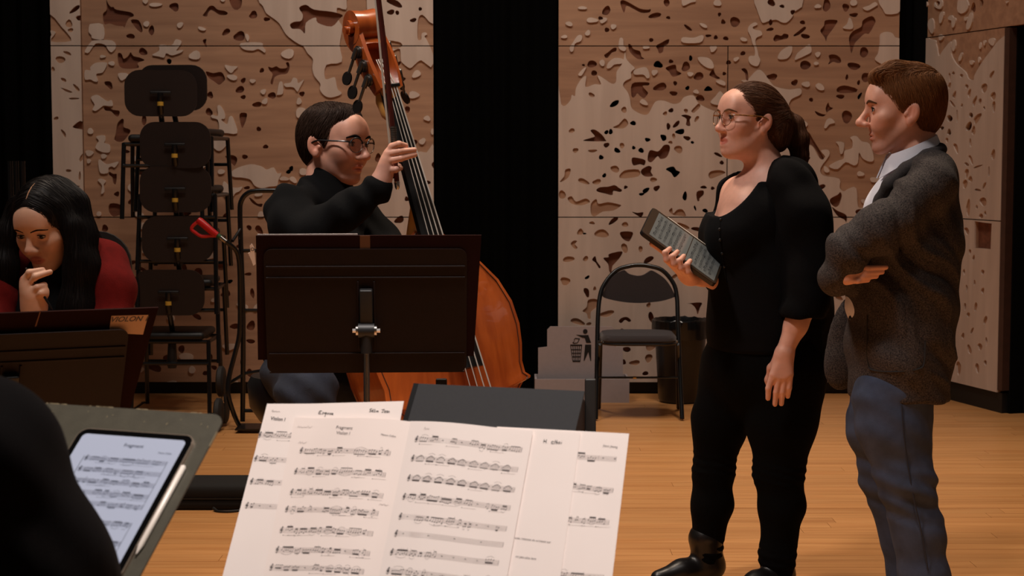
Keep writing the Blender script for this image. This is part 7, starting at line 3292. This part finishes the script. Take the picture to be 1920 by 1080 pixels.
# ------------------------------------------------------------------ long-haired woman at the left
YG = 4.85
w = lambda px, py, dy=0.0: P(px, py, YG + dy)
gi = empty('person', (w(95, 900).x, YG, 0), 'long-haired woman in dark red jacket resting her chin on her hand at the left', 'person')
HG = Head(w(91, 419), (-0.32, -0.85, -0.36), (-0.02, 0.0, 1), 1.04)
S = Sdf()
head_field(S, HG, True, 0.45, 1.06, 0.0, 0.0, 0.0050, 1.1, 1.1)
S.cone(HG.w(-0.025, 0, -0.06), w(105, 520, 0.06), 0.050, 0.056, 0.03)
hg = Sdf()
DY = -0.13
hg.cone(w(66, 610, DY), w(64, 572, DY), 0.027, 0.025, 0.02)
Kn = [(47, 524), (49, 536), (54, 548), (62, 556)]
Md_ = [(55, 511), (66, 519), (70, 539), (77, 550)]
Tp_ = [(80, 506), (94, 510), (83, 534), (86, 545)]
for i in range(4):
    hg.cone(w(62 + i, 575, DY), w(*Kn[i], DY - 0.02), 0.022, 0.0115, 0.028)
    hg.chain([w(*Kn[i], DY - 0.02), w(*Md_[i], DY - 0.034), w(*Tp_[i], DY - 0.014)], [0.0112, 0.0094, 0.0078], 0.004)
hg.chain([w(72, 570, DY - 0.005), w(82, 552, DY - 0.02), w(82, 538, DY - 0.02)], [0.016, 0.011, 0.008], 0.012)
tor = Sdf()
tor.cone(w(105, 520, 0.06), w(95, 640, 0.08), 0.06, 0.10, 0.05)
multi('body', [(S, 0.0024, 1), (hg, 0.0026, 1), (tor, 0.02, 1)], M_SKIN_G, gi, face_tint(HG, 0, (0.84, 0.50, 0.50)))
eyes(HG, gi, (30, 20, 17), (1, 0.1, -0.22), (44, 30, 24), 0.0026, S, 0.0050, -0.001)
m = MB()
m.sphere(tuple(HG.face(S, 0.0, -0.087)), 0.0015, 6)
m.build('lip_stud', M_CHROME, gi)
m = MB()
rc = w(58, 523, DY - 0.026)
tdir = (w(66, 519, DY - 0.034) - w(49, 536, DY - 0.02)).normalized()
rx = tdir.orthogonal().normalized()
ry = tdir.cross(rx)
rr_ = [rc + rx * (0.0108 * math.cos(2 * math.pi * i / 18)) + ry * (0.0108 * math.sin(2 * math.pi * i / 18)) for i in range(18)]
m.tube(rr_ + [rr_[0]], 0.0011, 6, False)
m.build('ring', mat('gold_ring', (214, 176, 110), 0.25, 0.9), gi)
# hair: cap with centre parting, two long falls
hs = Sdf()
hl(hs, HG, (-0.016, 0, 0.036), (0.108, 0.088, 0.090))
hl(hs, HG, (0.120, 0, -0.004), (0.085, 0.067, 0.092), 0.012, True)
hc(hs, HG, (0.06, 0.0, 0.128), (-0.06, 0, 0.134), 0.006, 0.004, 0.008, True)
wl_ = Vector(HG.R[:, 1])
hs.chain([w(138, 385, -0.01), w(152, 440, -0.02), w(154, 500, -0.04), w(148, 580, -0.04), w(140, 680, -0.02)], [0.046, 0.040, 0.046, 0.055, 0.04], 0.03)
hs.chain([w(120, 400, 0.09), w(140, 480, 0.11), w(140, 600, 0.11)], [0.075, 0.08, 0.07], 0.04)
hs.chain([w(36, 390, 0.04), w(16, 440, 0.02), w(8, 500, 0.0), w(8, 590, 0.0), w(10, 680, 0.0)], [0.036, 0.030, 0.034, 0.038, 0.03], 0.03)
hs.chain([w(112, 386, -0.060), w(134, 425, -0.062), w(146, 480, -0.065)], [0.020, 0.024, 0.028], 0.02)
M_HAIR_G = mat('black_hair', (20, 14, 12), 0.5, attr='tint', spec=0.25)
gh = organic('hair', hs, 0.005, M_HAIR_G, gi, 1, tint=ones)


def girl_flow(p):
    q = HG.l(p)
    s_ = np.sign(q[:, 1])[:, None]
    capm = smooth01((q[:, 2] - 0.03) / 0.06)[:, None]
    d = capm * (np.array([0.15, 0, -0.25]) + s_ * np.array([0, 1.0, 0]))
    return d @ HG.R.T + (1 - capm) * np.array([0.0, 0, -1.0])


strands('hair_strands', hs, 9000, girl_flow, 0.11, 7, 0.0007, M_HAIR_G, gh, 0.008, 5, 0.002, wav=0.06)
prt = []
for xx in (0.062, 0.045, 0.028, 0.010):
    zz = np.linspace(0.17, 0.05, 240)
    pz = np.array([HG.w(xx, 0.0, z_) for z_ in zz])
    k_ = np.nonzero(hs.ev(pz) < 0.0002)[0]
    if len(k_):
        prt.append(Vector(pz[k_[0]]))
if len(prt) > 2:
    m = MB()
    m.tube(prt, [0.0012, 0.0020, 0.0016, 0.0008], 6)
    m.build('parting', mat('scalp', (190, 140, 104), 0.6), gh)
# black high-necked top and dark red jacket
bt2 = Sdf()
bt2.chain([HG.w(-0.03, 0, -0.105), w(104, 520, 0.05), w(98, 600, 0.06), w(95, 720, 0.10)], [0.055, 0.075, 0.125, 0.14], 0.04)
organic('black_top', bt2, 0.01, M_TURT, gi, 1)
M_REDJ = mat('dark_red_wool', (98, 16, 13), 0.95, noise=(40, 0.15), bump=(400, 0.3), spec=0.15)
rj = Sdf()
rj.chain([w(150, 492, 0.14), w(190, 500, 0.06), w(208, 540, 0.0), w(214, 620, -0.06)], [0.085, 0.075, 0.062, 0.058], 0.04)
rj.chain([w(60, 500, 0.16), w(6, 512, 0.08), w(-10, 560, 0.0), w(0, 640, -0.10)], [0.085, 0.070, 0.060, 0.055], 0.04)
rj.chain([w(214, 620, -0.06), w(120, 650, -0.16)], [0.055, 0.042], 0.03)
rj.chain([w(0, 640, -0.10), w(50, 640, -0.14), w(64, 606, DY)], [0.055, 0.045, 0.036], 0.03)
rj.chain([w(105, 500, 0.17), w(100, 620, 0.17), w(98, 760, 0.16)], [0.11, 0.14, 0.15], 0.05)
rj.disp = folds(0.004, (40, 20, 44), (10, 8, 7))
organic('jacket', rj, 0.009, M_REDJ, gi, 1)
lg = Sdf()
lg.chain([w(110, 790, 0.15), w(140, 800, -0.25), w(140, 1060, -0.28), w(140, 1200, -0.3)], [0.11, 0.075, 0.06, 0.05], 0.04)
lg.chain([w(60, 790, 0.15), w(40, 800, -0.25), w(40, 1060, -0.28), w(40, 1200, -0.3)], [0.11, 0.075, 0.06, 0.05], 0.04)
organic('trousers', lg, 0.016, M_TRS, gi, 1)
# pen
m = MB()
pa, pb_ = w(48, 502, DY - 0.030), w(99, 581, DY - 0.034)
m.tube([pa, pa.lerp(pb_, 0.1), pa.lerp(pb_, 0.86), pb_], [0.0022, 0.0036, 0.0036, 0.0012], 8)
pn_ = m.build('pen', mat('black_pen_barrel', (24, 22, 24), 0.3))
tag(pn_, 'thin black pen held by the long-haired woman', 'pen')
m = MB()
m.tube([pa, pa.lerp(pb_, 0.12)], [0.0026, 0.0040], 8)
m.build('pen_cap', M_CHROME, pn_)

# ------------------------------------------------------------------ player seen from behind at lower left edge
YF = 2.2
w = lambda px, py, dy=0.0: P(px, py, YF + dy)
fp_ = empty('person', (w(-200, 1080).x, YF, 0), 'player in black sweater seen from behind, only shoulder and arm in view', 'person')
sw = Sdf()
sw.chain([w(-30, 862), w(72, 1060, 0.03), w(150, 1240, 0.06)], [0.095, 0.090, 0.072], 0.05)
sw.chain([w(-40, 850, 0.0), w(-230, 820, 0.0), w(-420, 850, 0.0)], [0.081, 0.085, 0.085], 0.06)
sw.chain([w(-230, 900), w(-230, 1200), w(-230, 1420)], [0.128, 0.136, 0.145], 0.08, sq=((1, 0, 0), 0.8))
sw.chain([w(-430, 862), w(-520, 1060, 0.03), w(-560, 1240, 0.06)], [0.092, 0.076, 0.064], 0.05)
sw.chain([w(150, 1240, 0.06), w(120, 1230, 0.34)], [0.072, 0.034], 0.04)
sw.chain([w(-560, 1240, 0.06), w(-420, 1230, 0.34)], [0.064, 0.034], 0.04)
sw.disp = folds(0.003, (30, 24, 40), (9, 8, 7))
organic('sweater', sw, 0.012, mat('black_fine_knit', (9, 6, 6), 0.95, noise=(200, 0.1), bump=(500, 0.2), spec=0.12), fp_, 1)
HF = Head(w(-235, 560), (0.05, 1, -0.2), (0, 0, 1), 1.0)
S = Sdf()
head_field(S, HF)
S.cone(HF.w(-0.03, 0, -0.05), w(-230, 790), 0.055, 0.06, 0.03)
S.chain([w(-230, 790), w(-30, 862), w(72, 1060, 0.03), w(150, 1240, 0.06), w(120, 1230, 0.34)], [0.05, 0.035, 0.035, 0.03, 0.03], 0.02)
S.chain([w(-230, 790), w(-430, 862), w(-520, 1060, 0.03), w(-560, 1240, 0.06), w(-420, 1230, 0.34)], [0.05, 0.035, 0.035, 0.03, 0.03], 0.02)
for px in (120, -420):
    S.cone(w(px, 1230, 0.34), w(px + 20, 1225, 0.44), 0.032, 0.024, 0.02)
organic('body', S, 0.006, M_SKIN_G, fp_, 1, tint=ones)
hs = Sdf()
hl(hs, HF, (-0.022, 0, 0.044), (0.106, 0.086, 0.090))
hl(hs, HF, (-0.045, 0, -0.02), (0.075, 0.075, 0.085), 0.03)
hl(hs, HF, (0.112, 0, 0.0), (0.062, 0.10, 0.095), 0.010, True)
fh = organic('hair', hs, 0.008, M_HAIR_G, fp_, 1, tint=ones)
strands('hair_strands', hs, 3000, flow(HF, lambda q: np.broadcast_to(np.array([-0.3, 0.0, -0.9]), q.shape)), 0.05, 5, 0.0009, M_HAIR_G, fh, 0.008, 6, 0.003, wav=0.12)
lg = Sdf()
for sx in (-1, 1):
    x = w(-230, 1400).x + sx * 0.10
    lg.chain([(x, YF, 0.52), (x + sx * 0.05, YF + 0.42, 0.52), (x + sx * 0.05, YF + 0.40, 0.06)], [0.11, 0.075, 0.05], 0.04)
organic('trousers', lg, 0.016, M_TRS, fp_, 1)
simple_chair((w(-230, 1400).x, YF - 0.20, 0), 0.0, 'black chair of the player at the lower left edge', 0.80, 0.44)
